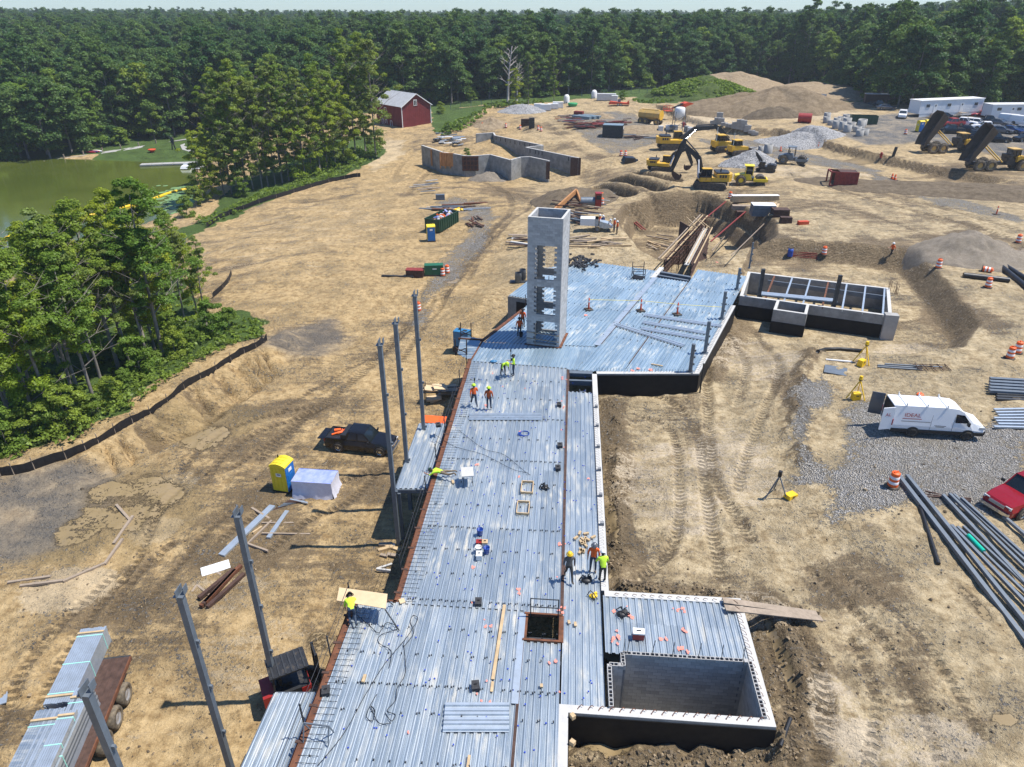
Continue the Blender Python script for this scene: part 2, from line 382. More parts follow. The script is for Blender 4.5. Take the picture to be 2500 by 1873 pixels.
CW = [(*P(*c)[:2], c[2]) for c in CTRL] + [(-200,330,-3),(-120,380,-1),(-250,250,-5),(-300,450,0),(0,330,-1),(0,420,-1),(100,360,0),(180,330,4),(260,300,7),(300,220,6),(0,650,-3),(-400,800,1),(400,600,8),(150,700,-5),
   (-150,170,-8.5),(-200,120,-7),(-100,60,-6),(-60,20,-5),(60,20,-.6),(120,60,.2),(180,120,1),(0,-20,-3),(40,-20,-1),(-60,-40,-4.5),(0,1500,-2),(900,900,8),(-900,900,4)]
CW = np.array(CW)
def ihash(ix, iy, seed):
 h = (ix.astype(np.int64) * 374761393 + iy.astype(np.int64) * 668265263 + seed * 974711) & 0x7fffffff
 h = ((h ^ (h >> 13)) * 1274126177) & 0x7fffffff
 return ((h ^ (h >> 16)) & 0xffff) / 65535.
def vnoise(x, y, seed=0):
 ix, iy = np.floor(x), np.floor(y); fx, fy = x - ix, y - iy
 fx = fx * fx * (3 - 2 * fx); fy = fy * fy * (3 - 2 * fy)
 a = ihash(ix, iy, seed); b = ihash(ix + 1, iy, seed); c = ihash(ix, iy + 1, seed); d = ihash(ix + 1, iy + 1, seed)
 return (a * (1 - fx) + b * fx) * (1 - fy) + (c * (1 - fx) + d * fx) * fy - .5
def fbm(x, y, o=4, seed=0, g=.5):
 r = 0; amp = 1; f = 1
 for k in range(o): r = r + amp * vnoise(x * f + 17.3 * k, y * f - 9.1 * k, seed + k); amp *= g; f *= 2.03
 return r
def sst(a, b, x): t = np.clip((x - a) / (b - a), 0, 1); return t * t * (3 - 2 * t)
def polysd(x, y, poly):                      # distance outside a polygon (negative inside)
 d2 = np.full(x.shape, 1e18); ins = np.zeros(x.shape, bool); n = len(poly)
 for i in range(n):
  ax, ay = poly[i][0], poly[i][1]; bx, by = poly[(i + 1) % n][0], poly[(i + 1) % n][1]
  ex, ey = bx - ax, by - ay; t = np.clip(((x - ax) * ex + (y - ay) * ey) / (ex * ex + ey * ey + 1e-9), 0, 1)
  d2 = np.minimum(d2, (x - ax - t * ex) ** 2 + (y - ay - t * ey) ** 2)
  if abs(ey) > 1e-9:
   c = ((ay > y) != (by > y)) & (x < ex * (y - ay) / ey + ax); ins ^= c
 return np.where(ins, -1, 1) * np.sqrt(d2)
def linesd(x, y, pts):                       # (distance, length along, signed side) to a polyline
 d2 = np.full(x.shape, 1e18); S = np.zeros(x.shape); T = np.zeros(x.shape); acc = 0.
 for (ax, ay), (bx, by) in zip(pts[:-1], pts[1:]):
  ex, ey = bx - ax, by - ay; L = math.hypot(ex, ey) + 1e-9
  t = np.clip(((x - ax) * ex + (y - ay) * ey) / L ** 2, 0, 1)
  q = (x - ax - t * ex) ** 2 + (y - ay - t * ey) ** 2; c = q < d2
  S = np.where(c, acc + t * L, S); T = np.where(c, ((x - ax) * ey - (y - ay) * ex) / L, T); d2 = np.where(c, q, d2); acc += L
 return np.sqrt(d2), S, T
def pp(lst, z): return [tuple(P(u, v, z)[:2]) for u, v in lst]
def smooth_line(pts, n=5):
 out = []; pts = [np.array(p) for p in pts]; q = [pts[0]] + pts + [pts[-1]]
 for i in range(1, len(q) - 2):
  for k in range(n):
   t = k / n; a, b, c, d = q[i - 1], q[i], q[i + 1], q[i + 2]
   out.append(tuple(.5 * ((2 * b) + (c - a) * t + (2 * a - 5 * b + 4 * c - d) * t * t + (3 * b - a - 3 * c + d) * t ** 3)))
 return out + [tuple(pts[-1])]
BLDG = [tuple(q[:2]) for q in (WA(-9.5, 6), WA(-9.5, 24.6), WA(-7.5, 24.6), WA(-7.5, 52), Vector((-2.4, 55)), Vector((.9, 62.4)), Vector((7.6, 77)), Vector((16.7, 72.9)), Vector((22.5, 78)), Vector((24.9, 73.6)), Vector((14.2, 49.4)),
  WA(2.4, 49.4), WA(2.4, 25.9), WA(8.7, 25.9), WA(8.7, 19.45), WA(.55, 19.45), WA(.55, 6))]
PITS = [  # floor outline, floor height, side slope
 (pp([(1535,600),(1552,558),(1600,550),(1690,550),(1770,580),(1825,622),(1820,660),(1640,695),(1590,665)], -5.2), -5.4, 1.7),
 (pp([(1800,815),(1990,880),(2190,890),(2300,880),(2330,830),(2270,750),(2215,690),(2190,660),(2000,640),(1850,630),(1795,700)], -2.3), -2.3, 1.3),
 (pp([(1960,262),(2060,262),(2050,275),(1970,275)], .4), .4, .3)]
TRN = [(pp([(1500,403),(1575,424),(1648,441)], -.35), 2.3, 1.9), (pp([(1482,417),(1560,440),(1612,455)], -.35), 2.3, 1.9), (pp([(1462,437),(1500,449),(1538,460)], -.6), 2.0, 1.6), (pp([(1436,447),(1462,457)], -1.2), 1.8, 1.2)]
FENCE = smooth_line(pp([(-60,1175),(0,1158),(60,1143),(180,1105),(240,1078),(310,1040),(380,997),(450,948),(515,908),(575,872),(625,848),(652,828)], -3.6), 5)
RUTS = [  # wheel and crawler tracks: picture points, ground height, width, tread pitch, depth
 ([(425,1200),(470,1130),(540,1065),(640,1025),(760,1000)], -4.7, .55, .55, .12), ([(505,1185),(545,1120),(620,1065),(720,1030),(830,985)], -4.7, .55, .55, .12),
 ([(640,1120),(720,1050),(830,960),(900,900),(990,800),(1050,700)], -4.8, 1.0, .4, .08), ([(560,1150),(650,1090),(740,1030)], -4.7, .5, .5, .12),
 ([(60,1870),(110,1700),(230,1500),(330,1380),(400,1240),(480,1160)], -4.6, .5, .45, .14), ([(0,1800),(60,1640),(180,1500),(290,1400)], -4.6, .6, .45, .14),
 ([(270,1500),(340,1400),(420,1330)], -4.6, .5, .5, .14), ([(330,1510),(420,1400),(520,1290),(600,1230)], -4.6, .5, .5, .12), ([(540,1320),(620,1260),(700,1230),(830,1180),(930,1150)], -4.6, .6, .4, .1),
 ([(650,1350),(760,1270),(860,1220),(960,1120)], -4.6, .6, .4, .1), ([(700,1000),(860,900),(960,850),(1060,740)], -4.8, .5, .4, .08), ([(980,880),(1060,770),(1120,690),(1200,600)], -4.5, .6, .5, .08),
 ([(1080,720),(1160,610),(1240,540),(1240,480),(1180,440),(1050,420)], -4.0, 1.1, .5, .10), ([(1140,680),(1210,590),(1290,520),(1270,480),(1180,460),(1060,450)], -4.0, .8, .5, .10),
 ([(960,420),(1000,370),(1080,345),(1180,310)], -3.6, 1.2, .6, .1), ([(990,440),(1040,385),(1130,330),(1250,300),(1400,335),(1560,350),(1700,330)], -1.5, 1.2, .6, .1),
 ([(1300,280),(1380,330),(1460,370),(1580,360)], -.4, 1.4, .6, .1), ([(1550,470),(1700,480),(1900,440),(2000,410),(2200,420),(2480,400)], -.1, 1.5, .6, .08),
 ([(2480,560),(2300,510),(2150,470),(2050,440),(1950,400),(1850,350),(1750,320)], 0, 1.3, .6, .12), ([(2490,585),(2330,540),(2180,500),(2050,460),(1920,420)], 0, .9, .6, .14),
 ([(1490,980),(1560,960),(1640,980),(1700,1060),(1720,1200),(1740,1330),(1760,1420)], -1.8, .7, .38, .12), ([(1560,1010),(1640,1050),(1660,1200),(1640,1340),(1560,1420)], -1.7, .6, .38, .10),
 ([(1725,930),(1733,1060),(1740,1160),(1790,1260),(1830,1330)], -1.6, .7, .38, .12), ([(1850,800),(1900,900),(1870,1000),(1830,1100),(1800,1200)], -1.7, .65, .38, .1),
 ([(1780,820),(1820,900),(1800,1000)], -2, .65, .38, .1), ([(2000,1870),(2010,1760),(1990,1650),(1950,1560),(1880,1490)], -1.4, .7, .38, .14), ([(1930,1870),(1930,1750),(1900,1640),(1870,1560)], -1.5, .65, .38, .12),
 ([(2300,1870),(2240,1700),(2150,1560),(2060,1460),(1980,1380)], -1, .5, .45, .07), ([(2400,1800),(2300,1640),(2180,1500),(2060,1400)], -1, .5, .45, .07), ([(2120,1870),(2140,1700),(2080,1560)], -1.1, .5, .45, .07),
 ([(2240,780),(2170,790),(2050,790),(1960,800)], -2.2, .6, .4, .08), ([(2340,850),(2270,760),(2230,700)], -2.2, .6, .4, .08), ([(1700,560),(2000,500),(2300,580),(2480,640)], 0, .7, .5, .06),
 ([(1650,380),(1560,395),(1530,430),(1620,470),(1750,470)], -.2, .8, .5, .08), ([(2480,470),(2300,470),(2120,450)], .1, 1.2, .6, .1)]
RUTW = [(smooth_line(pp(p, z), 5), wd, pit, dep) for p, z, wd, pit, dep in RUTS]
BERM = [(pp([(1497,985),(1510,1100),(1512,1250),(1515,1400)], -1.8), .75, .55), (pp([(1500,1445),(1620,1462),(1790,1480)], -1.5), .8, .5), (pp([(1880,1500),(1935,1600),(1955,1740),(1960,1880)], -1.5), 1.3, .45), (pp([(1985,850),(1945,950),(1935,1040),(1960,1130)], -1), .7, .5), (pp([(1740,930),(1790,820),(1820,760)], -2), .8, .45), (pp([(1400,1850),(1600,1845),(1880,1850)], -2), .9, .4)]
RILL = pp([(170,1125),(300,1045),(450,945),(560,878),(655,826),(700,800),(745,825),(710,880),(600,965),(480,1045),(350,1110),(230,1175)], -4.2)
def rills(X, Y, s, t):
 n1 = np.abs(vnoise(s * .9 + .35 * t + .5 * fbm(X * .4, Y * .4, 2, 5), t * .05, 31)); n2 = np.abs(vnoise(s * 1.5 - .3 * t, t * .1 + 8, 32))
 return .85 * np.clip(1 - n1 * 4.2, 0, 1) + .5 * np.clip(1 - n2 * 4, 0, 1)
def gbase(x, y):
 e = (.035 * np.abs(y) + .6) ** 2; num = np.zeros_like(x); den = np.zeros_like(x)
 for cx, cy, cz in CW:
  q = (x - cx) ** 2 + (y - cy) ** 2 + e; q = 1. / (q * q); num += q * cz; den += q
 return num / den
def gz(x, y, z=None):
 x = np.asarray(x, float); y = np.asarray(y, float); sh = x.shape; x = x.ravel(); y = y.ravel()
 z = gbase(x, y) if z is None else z.ravel()
 near = np.clip(60 / (y + 30), .2, 1)
 z = z + .35 * fbm(x * .09, y * .09, 3, 3) + .13 * fbm(x * .6, y * .6, 3, 11) + .10 * fbm(x * 1.9, y * 1.9, 2, 12) * near
 # rills washed into the bank below the silt fence
 def near_(pts, mg=3.):
  xs = [p[0] for p in pts]; ys = [p[1] for p in pts]; return np.nonzero((x > min(xs) - mg) & (x < max(xs) + mg) & (y > min(ys) - mg) & (y < max(ys) + mg))[0]
 i = near_(RILL); X, Y = x[i], y[i]
 sd = polysd(X, Y, RILL); d, s, t = linesd(X, Y, FENCE); k = sst(.6, -1.2, sd)
 bank = -3.6 - 1.3 * sst(.4, 4.6, t) ; kk = k * (t > 0); z[i] += kk * (bank - z[i]) * .9
 z[i] -= kk * sst(.1, 1.0, t) * rills(X, Y, s, t)
 # hillside raked by crawler treads
 i = near_(HILL, 8); X, Y = x[i], y[i]; hs = sst(-3, 6, -polysd(X, Y, HILL)); z[i] += hs * .34 * vnoise(X * .10 + Y * .06, Y * .62 - X * .16, 41) + hs * .24 * vnoise(X * .2, Y * 1.3 - X * .36, 42)
 for pts, wd, pit, dep in RUTW:
  i = near_(pts, 2)
  if not len(i): continue
  d, s, t = linesd(x[i], y[i], pts); rut = np.exp(-(d / (wd * .5)) ** 4); berm = np.exp(-((d - wd * .8) / (wd * .25)) ** 2)
  z[i] += (-rut + .5 * berm) * dep * (.6 + .8 * (vnoise(s * .5, d * 0, 9) + .5))
 for pts, wd, hh in BERM:
  i = near_(pts, 4)
  if len(i): d, s, t = linesd(x[i], y[i], pts); z[i] += hh * np.exp(-(d / wd) ** 2) * (1 + 1.6 * fbm(x[i] * 1.4, y[i] * 1.4, 3, 91))
 for poly, fz, sl_ in PITS:
  i = near_(poly, 8); X, Y = x[i], y[i]
  d = np.maximum(polysd(X, Y, poly), 0); lim = fz + d * sl_ + .35 * fbm(X * .5, Y * .5, 3, 21) * np.clip(d, 0, 1)
  if fz < -4: lim = np.where((lim > fz + 1.9) & (lim < fz + 3.0), fz + 1.9 + (lim - fz - 1.9) * .3, lim)
  z[i] = np.minimum(z[i], lim)
 for pts, wd, dep in TRN:
  i = near_(pts, 5); X, Y = x[i], y[i]
  d, s, t = linesd(X, Y, pts); z[i] += -dep * sst(wd * .62, wd * .38, d + .15 * fbm(X, Y, 2, 25)) + .3 * np.exp(-((d - wd * 1.1) / .8) ** 2)
 i = near_(BLDG, 1); b = polysd(x[i], y[i], BLDG); z[i] = np.where(b < .05, -4.8 + (z[i] + 4.8) * sst(-.15, .05, b), z[i])
 i = near_(POND, 3); pz = polysd(x[i], y[i], POND); z[i] = np.where(pz < 2, np.minimum(z[i], -8.75 + np.clip(pz, -3, 2) * .35), z[i])   # water basin
 # cut bank north of the grey stone heap
 i = near_(CUT, 30); d, s, t = linesd(x[i], y[i], CUT); z[i] -= 1.5 * np.where(t > 0, sst(22, 2, t) * sst(-.5, .9, t), 0) * sst(30, 20, d)
 return z.reshape(sh)
HILL = pp([(480,660),(470,600),(560,525),(760,470),(880,440),(960,470),(1000,560),(960,640),(820,700),(660,760),(560,700)], -5)
POND = pp([(-200,900),(0,640),(120,600),(330,560),(420,530),(478,490),(478,410),(420,398),(200,389),(-40,386),(-500,388),(-700,600)], -8.7)
CUT = pp([(1690,285),(1740,302),(1800,312),(1900,318),(1990,340),(2060,362),(2130,375)], .4)
def gl(x, y):                                # quick look-up in the finished ground sheet
 x = np.clip(x, ax_[0], ax_[-1] - .01); y = np.clip(y, ay_[0], ay_[-1] - .01); i = np.clip(np.searchsorted(ax_, x) - 1, 0, nx - 2); j = np.clip(np.searchsorted(ay_, y) - 1, 0, ny - 2)
 fx = (x - ax_[i]) / (ax_[i + 1] - ax_[i]); fy = (y - ay_[j]) / (ay_[j + 1] - ay_[j])
 return (GZ[j, i] * (1 - fx) + GZ[j, i + 1] * fx) * (1 - fy) + (GZ[j + 1, i] * (1 - fx) + GZ[j + 1, i + 1] * fx) * fy
def G(u, v):                                 # ground point seen at a picture point
 x = (u - 1250) / F; y = (936.5 - v) / F; d = np.array((x, CT + y * ST, -ST + y * CT))
 t0, t1 = 29 / max(.02, -d[2]) * .72, 36 / max(.02, -d[2])
 ts = np.linspace(t0, t1, 160); h = HC + ts * d[2] - gl(ts * d[0], ts * d[1]); i = int(np.argmax(h < 0))
 if h[i] >= 0: return P(u, v, 0)
 ts = np.linspace(ts[max(0, i - 1)], ts[i], 12); h = HC + ts * d[2] - gl(ts * d[0], ts * d[1]); i = int(np.argmax(h < 0)); t = ts[i]
 return Vector((t * d[0], t * d[1], HC + t * d[2]))
def ground_z(x, y): return float(gl(x, y))
# ---- the sheet
def axis_x():
 a = list(np.arange(0, 34, .2)); q = 34.
 while q < 900: a.append(q); q += .2 + (q - 34) * .0075
 a = np.array(a); return np.concatenate([-a[:0:-1], a])
def axis_y():
 a = [-30., -10, 0, 6, 9]; q = 11.
 while q < 1600: a.append(q); q += max(.2, .0052 * q) if q < 250 else .0052 * 250 + (q - 250) * .03
 return np.array(a)
ax_, ay_ = axis_x(), axis_y(); gx, gy = np.meshgrid(ax_, ay_); ny, nx = gx.shape
cx_, cy_ = np.unique(np.r_[ax_[::6], ax_[-1]]), np.unique(np.r_[ay_[::6], ay_[-1]])
cb = gbase(*np.meshgrid(cx_, cy_)); cb = np.stack([np.interp(ax_, cx_, r) for r in cb]); cb = np.stack([np.interp(ay_, cy_, cb[:, k]) for k in range(nx)], 1)
GZ = gz(gx, gy, cb)
FX, FY = gx.ravel(), gy.ravel()
# masks: wet mud (rill shade painted in), gravel, grass, standing water; tread coordinates
mw_shade = .06 + .75 * fbm(FX * .05, FY * .05, 4, 61) + .5 * fbm(FX * .22, FY * .22, 3, 62)
mg = np.zeros_like(FX); mgr = np.zeros_like(FX); mp_ = np.zeros_like(FX); mpale = np.zeros_like(FX); mgrey = np.zeros_like(FX)
NB1 = fbm(FX * .35, FY * .35, 4, 71); NB2 = fbm(FX * .4, FY * .4, 4, 81)
def near2(pts, mg):
 xs = [p[0] for p in pts]; ys = [p[1] for p in pts]; return np.nonzero((FX > min(xs) - mg) & (FX < max(xs) + mg) & (FY > min(ys) - mg) & (FY < max(ys) + mg))[0]
def blob(u, v, ru, rv, z=-1., ang=0.):
 c = P(u, v, z); k = (P(u + ru, v, z) - c).length; kv = abs(P(u, v - rv, z)[1] - P(u, v + rv, z)[1]) / 2
 out = np.zeros_like(FX); dx, dy = FX - c[0], FY - c[1]; i = np.nonzero((np.abs(dx) < k * 1.7) & (np.abs(dy) < kv * 1.7))[0]
 out[i] = sst(1.15, .75, np.sqrt((dx[i] / k) ** 2 + (dy[i] / kv) ** 2) + .55 * NB1[i]); return out
def area(poly, z, edge=.8, amp=1.):
 out = np.zeros_like(FX); pl = pp(poly, z); i = near2(pl, 4); out[i] = sst(edge, -edge, polysd(FX[i], FY[i], pl) + amp * NB2[i]); return out
for a, z, k in [((420,1480,230,150),-4.6,.5),((650,1330,160,80),-4.6,.45),((540,1230,200,70),-4.6,.4),((800,1480,130,120),-4.7,.35),((470,1700,160,120),-4.6,.3),((350,1200,90,60),-4.7,.3),((900,1000,120,60),-4.8,.2),((760,820,130,40),-4.8,.5),((600,1000,150,50),-4.8,.3),((1000,930,80,40),-4.8,.35),
   ((1500,1100,40,120),-1.9,.5),((1520,1350,60,60),-1.8,.75),((1600,1480,150,45),-1.5,.7),((1930,1600,70,170),-1.5,.75),((1700,1060,45,160),-1.7,.3),((1960,1010,30,120),-1,.6),((2080,1420,120,80),-.9,.55),((2150,1620,130,110),-1,.5),((2330,1700,120,90),-1,.25),((1750,960,160,60),-1.9,.15),((2160,1290,80,40),-.6,.4),
   ((1240,470,110,30),-3.5,.5),((1080,455,130,25),-4.2,.3),((1700,400,220,40),-.3,.35),((2000,480,220,40),0,.35),((2330,600,220,45),0,.8),((2250,550,150,30),0,.4),((2200,450,130,30),.1,.3),((1650,570,130,60),-2,.6),((1900,600,110,30),-1,.5),((2330,780,60,60),-1.5,.6),((1800,790,40,140),-2,.4),((1500,350,200,20),-.4,.3),((2400,440,150,35),.2,.4),((1460,410,40,30),-2,.6),((2180,430,60,14),.1,.5),((1400,640,90,14),-1.3,.5)]:
 mw_shade += k * blob(*a, z=z)
for pts, wd, pit, dep in RUTW:
 i = near2(pts, 5); d, s, t = linesd(FX[i], FY[i], pts); mw_shade[i] += .42 * np.exp(-(d / (wd * .7)) ** 2) * (.75 + vnoise(s * .15, s * 0, 77)) + .14 * np.exp(-(d / (wd * 2.6)) ** 2)
for a, z, k in [((150,1440,120,60),-4.6,.7),((380,1300,60,35),-4.6,.6),((430,1190,70,40),-4.7,.4),((560,1450,130,60),-4.6,.35),((600,1600,150,90),-4.6,.3),((1620,1180,130,140),-1.7,.35),((1780,1100,90,130),-1.5,.35),((1850,880,130,60),-1.9,.35),((2230,830,120,30),-.9,.4),((2050,1750,60,120),-1.2,.4),((1860,1500,60,60),-1.4,.35),((2250,1800,150,60),-1,.4),((2000,420,150,20),0,.4),((1700,290,150,10),.5,.5),((2300,300,200,14),1.5,.2),((2000,290,120,8),1,.4),((930,370,60,30),-4,.6),((700,560,220,90),-5,.12)]:
 mpale += k * blob(*a, z=z)
for pl, z in [([(2060,1000),(2140,960),(2250,1010),(2440,1040),(2520,1050),(2520,1260),(2400,1250),(2240,1235),(2120,1260),(2020,1270),(2040,1180),(2080,1100)],-.4),([(1925,1010),(1940,960),(2010,905),(2060,960),(1990,1000),(1975,1090),(2010,1180),(1960,1170),(1930,1090)],-.8),
   ([(1060,500),(1100,480),(1180,500),(1215,540),(1190,600),(1120,680),(1060,720),(1030,800),(1000,800),(1030,720),(1090,630),(1150,570),(1130,530)],-4.3),([(1380,270),(1550,270),(1620,330),(1500,365),(1400,310)],-.2),
   ([(1700,330),(1860,340),(2020,370),(2180,400),(2100,410),(1900,385),(1740,355)],.1),([(2110,390),(2170,420),(2300,470),(2500,530),(2500,550),(2300,500),(2130,440)],.1)]:
 mg = np.maximum(mg, area(pl, z, .9, 1.4) * (1. if -1 < z < -.3 else .55))
for pl, z in [([(2040,330),(2100,300),(2300,282),(2600,290),(2600,395),(2450,375),(2250,345),(2120,350)],1.)]: mgrey = np.maximum(mgrey, area(pl, z, 1., 1.))
for pl, z in [([(-400,1180),(60,1128),(185,1095),(300,1028),(450,925),(560,862),(645,825),(640,790),(560,760),(500,760),(455,690),(430,600),(470,550),(560,510),(760,450),(880,410),(940,380),(915,345),(820,350),(560,430),(480,520),(330,560),(0,640),(-500,800)],-5),
   ([(210,388),(300,352),(420,338),(470,350),(490,398),(430,396)],-8),([(1055,268),(1190,268),(1130,315),(1060,322),(1050,290)],-2.6),([(1180,240),(1320,236),(1330,252),(1180,258)],-1),([(1540,216),(1660,214),(1660,252),(1560,250)],.6),([(-400,372),(130,372),(160,388),(-400,390)],-8.4)]:
 mgr = np.maximum(mgr, area(pl, z, 1.0, 1.6))
far = (FY > 236 + 12 * vnoise(FX * .03, FX * 0, 5)) | ((FX > 95) & (FY > 205)) | ((FX < -75) & (FY > 190))
mgr = np.maximum(mgr, far * .9)
for a, z in [((1465,945,45,24),-2),((1492,1290,17,80),-2),((1478,1200,10,90),-2),((2370,1480,26,60),-1),((1985,1260,15,9),-.9),((2065,1300,14,9),-.9),((1900,1620,7,110),-1.7),((1470,1830,90,40),-2.2),((330,1230,120,70),-4.65),((200,1300,60,40),-4.6),((780,1570,40,24),-4.7),((500,1080,70,30),-4.8),((2100,380,40,6),0),((1800,395,60,6),0),((2480,615,60,16),0),((2450,1760,40,20),-1),((1100,690,30,8),-4.5)]:
 mp_ = np.maximum(mp_, blob(*a, z=z))
mp_ *= (mg < .5)
for pts, wd, hh in BERM: i = near2(pts, 5); d, s, t = linesd(FX[i], FY[i], pts); mw_shade[i] += .75 * np.exp(-(d / (wd * 1.2)) ** 2)
i = near2(RILL, 3); X, Y = FX[i], FY[i]; d, s, t = linesd(X, Y, FENCE); mw_shade[i] += sst(.6, -1.2, polysd(X, Y, RILL)) * (t > .2) * (1.1 * rills(X, Y, s, t) ** 1.5 - .3)  # rill floors darkened in colour to stand in for crease shade
sy_, sx_ = np.gradient(GZ, ay_, ax_); slope = np.hypot(sx_, sy_).ravel(); mw_shade += .95 * sst(.42, .9, slope) * (polysd(FX, FY, RILL) > 0)          # freshly cut, still moist faces
i = near2(HILL, 8); X, Y = FX[i], FY[i]; hs = sst(-3, 6, -polysd(X, Y, HILL)); mw_shade[i] += hs * (1.5 * np.clip(-vnoise(X * .10 + Y * .06, Y * .62 - X * .16, 41) - .12, 0, 1) + 1.2 * np.clip(-vnoise(X * .2, Y * 1.3 - X * .36, 42) - .1, 0, 1)) ; mpale[i] += .1 * hs  # hill troughs darkened in the same pattern as their relief
muddy = [blob(330,1250,190,110,-4.65), blob(180,1330,120,60,-4.6), blob(520,1040,150,60,-4.8)]
mochre = np.maximum.reduce(muddy) * .8
mgrey = np.maximum(mgrey, np.maximum(.8 * blob(90,1250,180,120,-4.5), .6 * blob(760,830,110,45,-4.8)))
ts_ = np.zeros_like(FX); tt_ = np.full_like(FX, 9.)
for pts, wd, pit, dep in RUTW:
 i = near2(pts, 2); d, s, t = linesd(FX[i], FY[i], pts); c = (d < np.abs(tt_[i])) & (d < wd * 1.5) & (FY[i] < 160); ts_[i] = np.where(c, s / pit, ts_[i]); tt_[i] = np.where(c, d / wd, tt_[i])
warm = np.clip(sst(6, -6, FX) + .45 * sst(85, 130, FY), 0, 1); tm = np.where(FY < 160, np.exp(-(tt_ / .55) ** 4), 0)
me = bpy.data.meshes.new('ground'); nv = nx * ny
me.vertices.add(nv); me.vertices.foreach_set('co', np.stack([FX, FY, GZ.ravel()], 1).ravel().astype(np.float32))
ii = np.arange(nv).reshape(ny, nx); q = np.stack([ii[:-1, :-1], ii[:-1, 1:], ii[1:, 1:], ii[1:, :-1]], -1).reshape(-1, 4)
cx_, cy_ = FX[q].mean(1), FY[q].mean(1); q = q[np.abs(cx_) < 60 + cy_.clip(0) * 1.0]
me.loops.add(q.size); me.loops.foreach_set('vertex_index', q.ravel().astype(np.int32)); me.polygons.add(len(q))
me.polygons.foreach_set('loop_start', np.arange(0, q.size, 4, dtype=np.int32)); me.polygons.foreach_set('use_smooth', np.ones(len(q), bool)); me.update(calc_edges=True)
for nm, ch in (('ma', (mw_shade, mg, mgr, mp_)), ('mb', (mpale, mochre, mgrey, tm)), ('mc', (ts_, tt_, warm, tm))):
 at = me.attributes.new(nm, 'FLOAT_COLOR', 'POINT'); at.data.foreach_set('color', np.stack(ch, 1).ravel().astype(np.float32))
m, t, bs = newmat('ground')
geo = N(t, 'ShaderNodeNewGeometry').outputs['Position']
def chan(nm):
 a = N(t, 'ShaderNodeAttribute', attribute_name=nm); s = N(t, 'ShaderNodeSeparateColor'); t.links.new(a.outputs['Color'], s.inputs[0]); return s.outputs[0], s.outputs[1], s.outputs[2], a.outputs['Alpha']
wet_shaded, grv, grs, pud = chan('ma'); pal, och, gry, tr_ = chan('mb'); tS, tT, wrm, _ = chan('mc')
nf = noise(t, geo, 1.6, 7, .68); nm_ = noise(t, geo, .33, 5, .6); ng = noise(t, geo, 11, 3, .7); nb = noise(t, geo, 4.5, 6, .72)
vor = N(t, 'ShaderNodeTexVoronoi'); vor.inputs['Scale'].default_value = 11; t.links.new(geo, vor.inputs['Vector'])
dry = ramp(t, nf, [(.36, (.27, .195, .103)), (.5, (.445, .345, .20)), (.64, (.555, .445, .275))])
dry = mixc(t, ramp(t, nm_, [(.4, 0.), (.6, .4)]), dry, (.44, .345, .205))
dry = mixc(t, wrm, dry, mixc(t, 1., dry, (.99, .895, .74), 'MULTIPLY'))
mud = ramp(t, nb, [(.36, (.085, .058, .031)), (.5, (.165, .117, .064)), (.64, (.26, .19, .11))])
mpn = N(t, 'ShaderNodeMapping'); mpn.inputs['Rotation'].default_value = (0, 0, R(-42)); mpn.inputs['Scale'].default_value = (.22, 1.5, 1); t.links.new(geo, mpn.inputs[0])
nst = noise(t, mpn.outputs[0], 1., 5, .65)
def dev(n, k): return mth(t, 'MULTIPLY', mth(t, 'SUBTRACT', n, .5), k)
wf = mth(t, 'ADD', mth(t, 'ADD', wet_shaded, dev(nb, 2.6)), mth(t, 'ADD', dev(nst, 2.4), dev(nm_, 1.6)))
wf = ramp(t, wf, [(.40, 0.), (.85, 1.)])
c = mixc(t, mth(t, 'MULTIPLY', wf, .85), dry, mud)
c = mixc(t, ramp(t, mth(t, 'ADD', mth(t, 'MULTIPLY', pal, 1.5), mth(t, 'ADD', dev(nb, 2.2), dev(nst, 1.8))), [(.35, 0.), (.75, .85)]), c, mixc(t, nf, mixc(t, wrm, (.48, .385, .255), (.47, .355, .205)), mixc(t, wrm, (.66, .55, .40), (.63, .50, .32))))
c = mixc(t, mth(t, 'MULTIPLY', och, .75), c, (.285, .205, .095))
c = mixc(t, mth(t, 'MULTIPLY', gry, ramp(t, nm_, [(.3, .55), (.6, 1.)])), c, mixc(t, nf, (.12, .115, .105), (.21, .20, .185)))
stone = ramp(t, vor.outputs['Color'], [(.1, (.27, .25, .22)), (.5, (.54, .51, .46)), (.9, (.78, .75, .70))])
gf = ramp(t, mth(t, 'ADD', mth(t, 'ADD', grv, dev(nb, 3.2)), mth(t, 'ADD', dev(nm_, 1.4), dev(ng, 1.6))), [(.40, 0.), (.66, 1.)])
stone = mixc(t, ramp(t, nf, [(.45, 0.), (.62, .55)]), stone, (.42, .36, .27))
c = mixc(t, mth(t, 'MULTIPLY', gf, .93), c, stone)
grass = ramp(t, nb, [(.3, (.035, .06, .014)), (.55, (.075, .125, .022)), (.8, (.125, .165, .035))])
grf = ramp(t, mth(t, 'ADD', grs, mth(t, 'MULTIPLY', mth(t, 'SUBTRACT', nf, .5), .8)), [(.42, 0.), (.6, 1.)])
c = mixc(t, grf, c, grass)
pf = ramp(t, mth(t, 'ADD', mth(t, 'ADD', pud, dev(nb, 2.2)), mth(t, 'ADD', dev(nm_, 2.), dev(nst, 1.5))), [(.66, 0.), (.78, 1.)])
c = mixc(t, mth(t, 'MULTIPLY', ramp(t, pud, [(.1, 0.), (.8, .7)]), 1.), c, (.135, .098, .055))
c = mixc(t, mth(t, 'MULTIPLY', pf, .85), c, (.27, .20, .105))
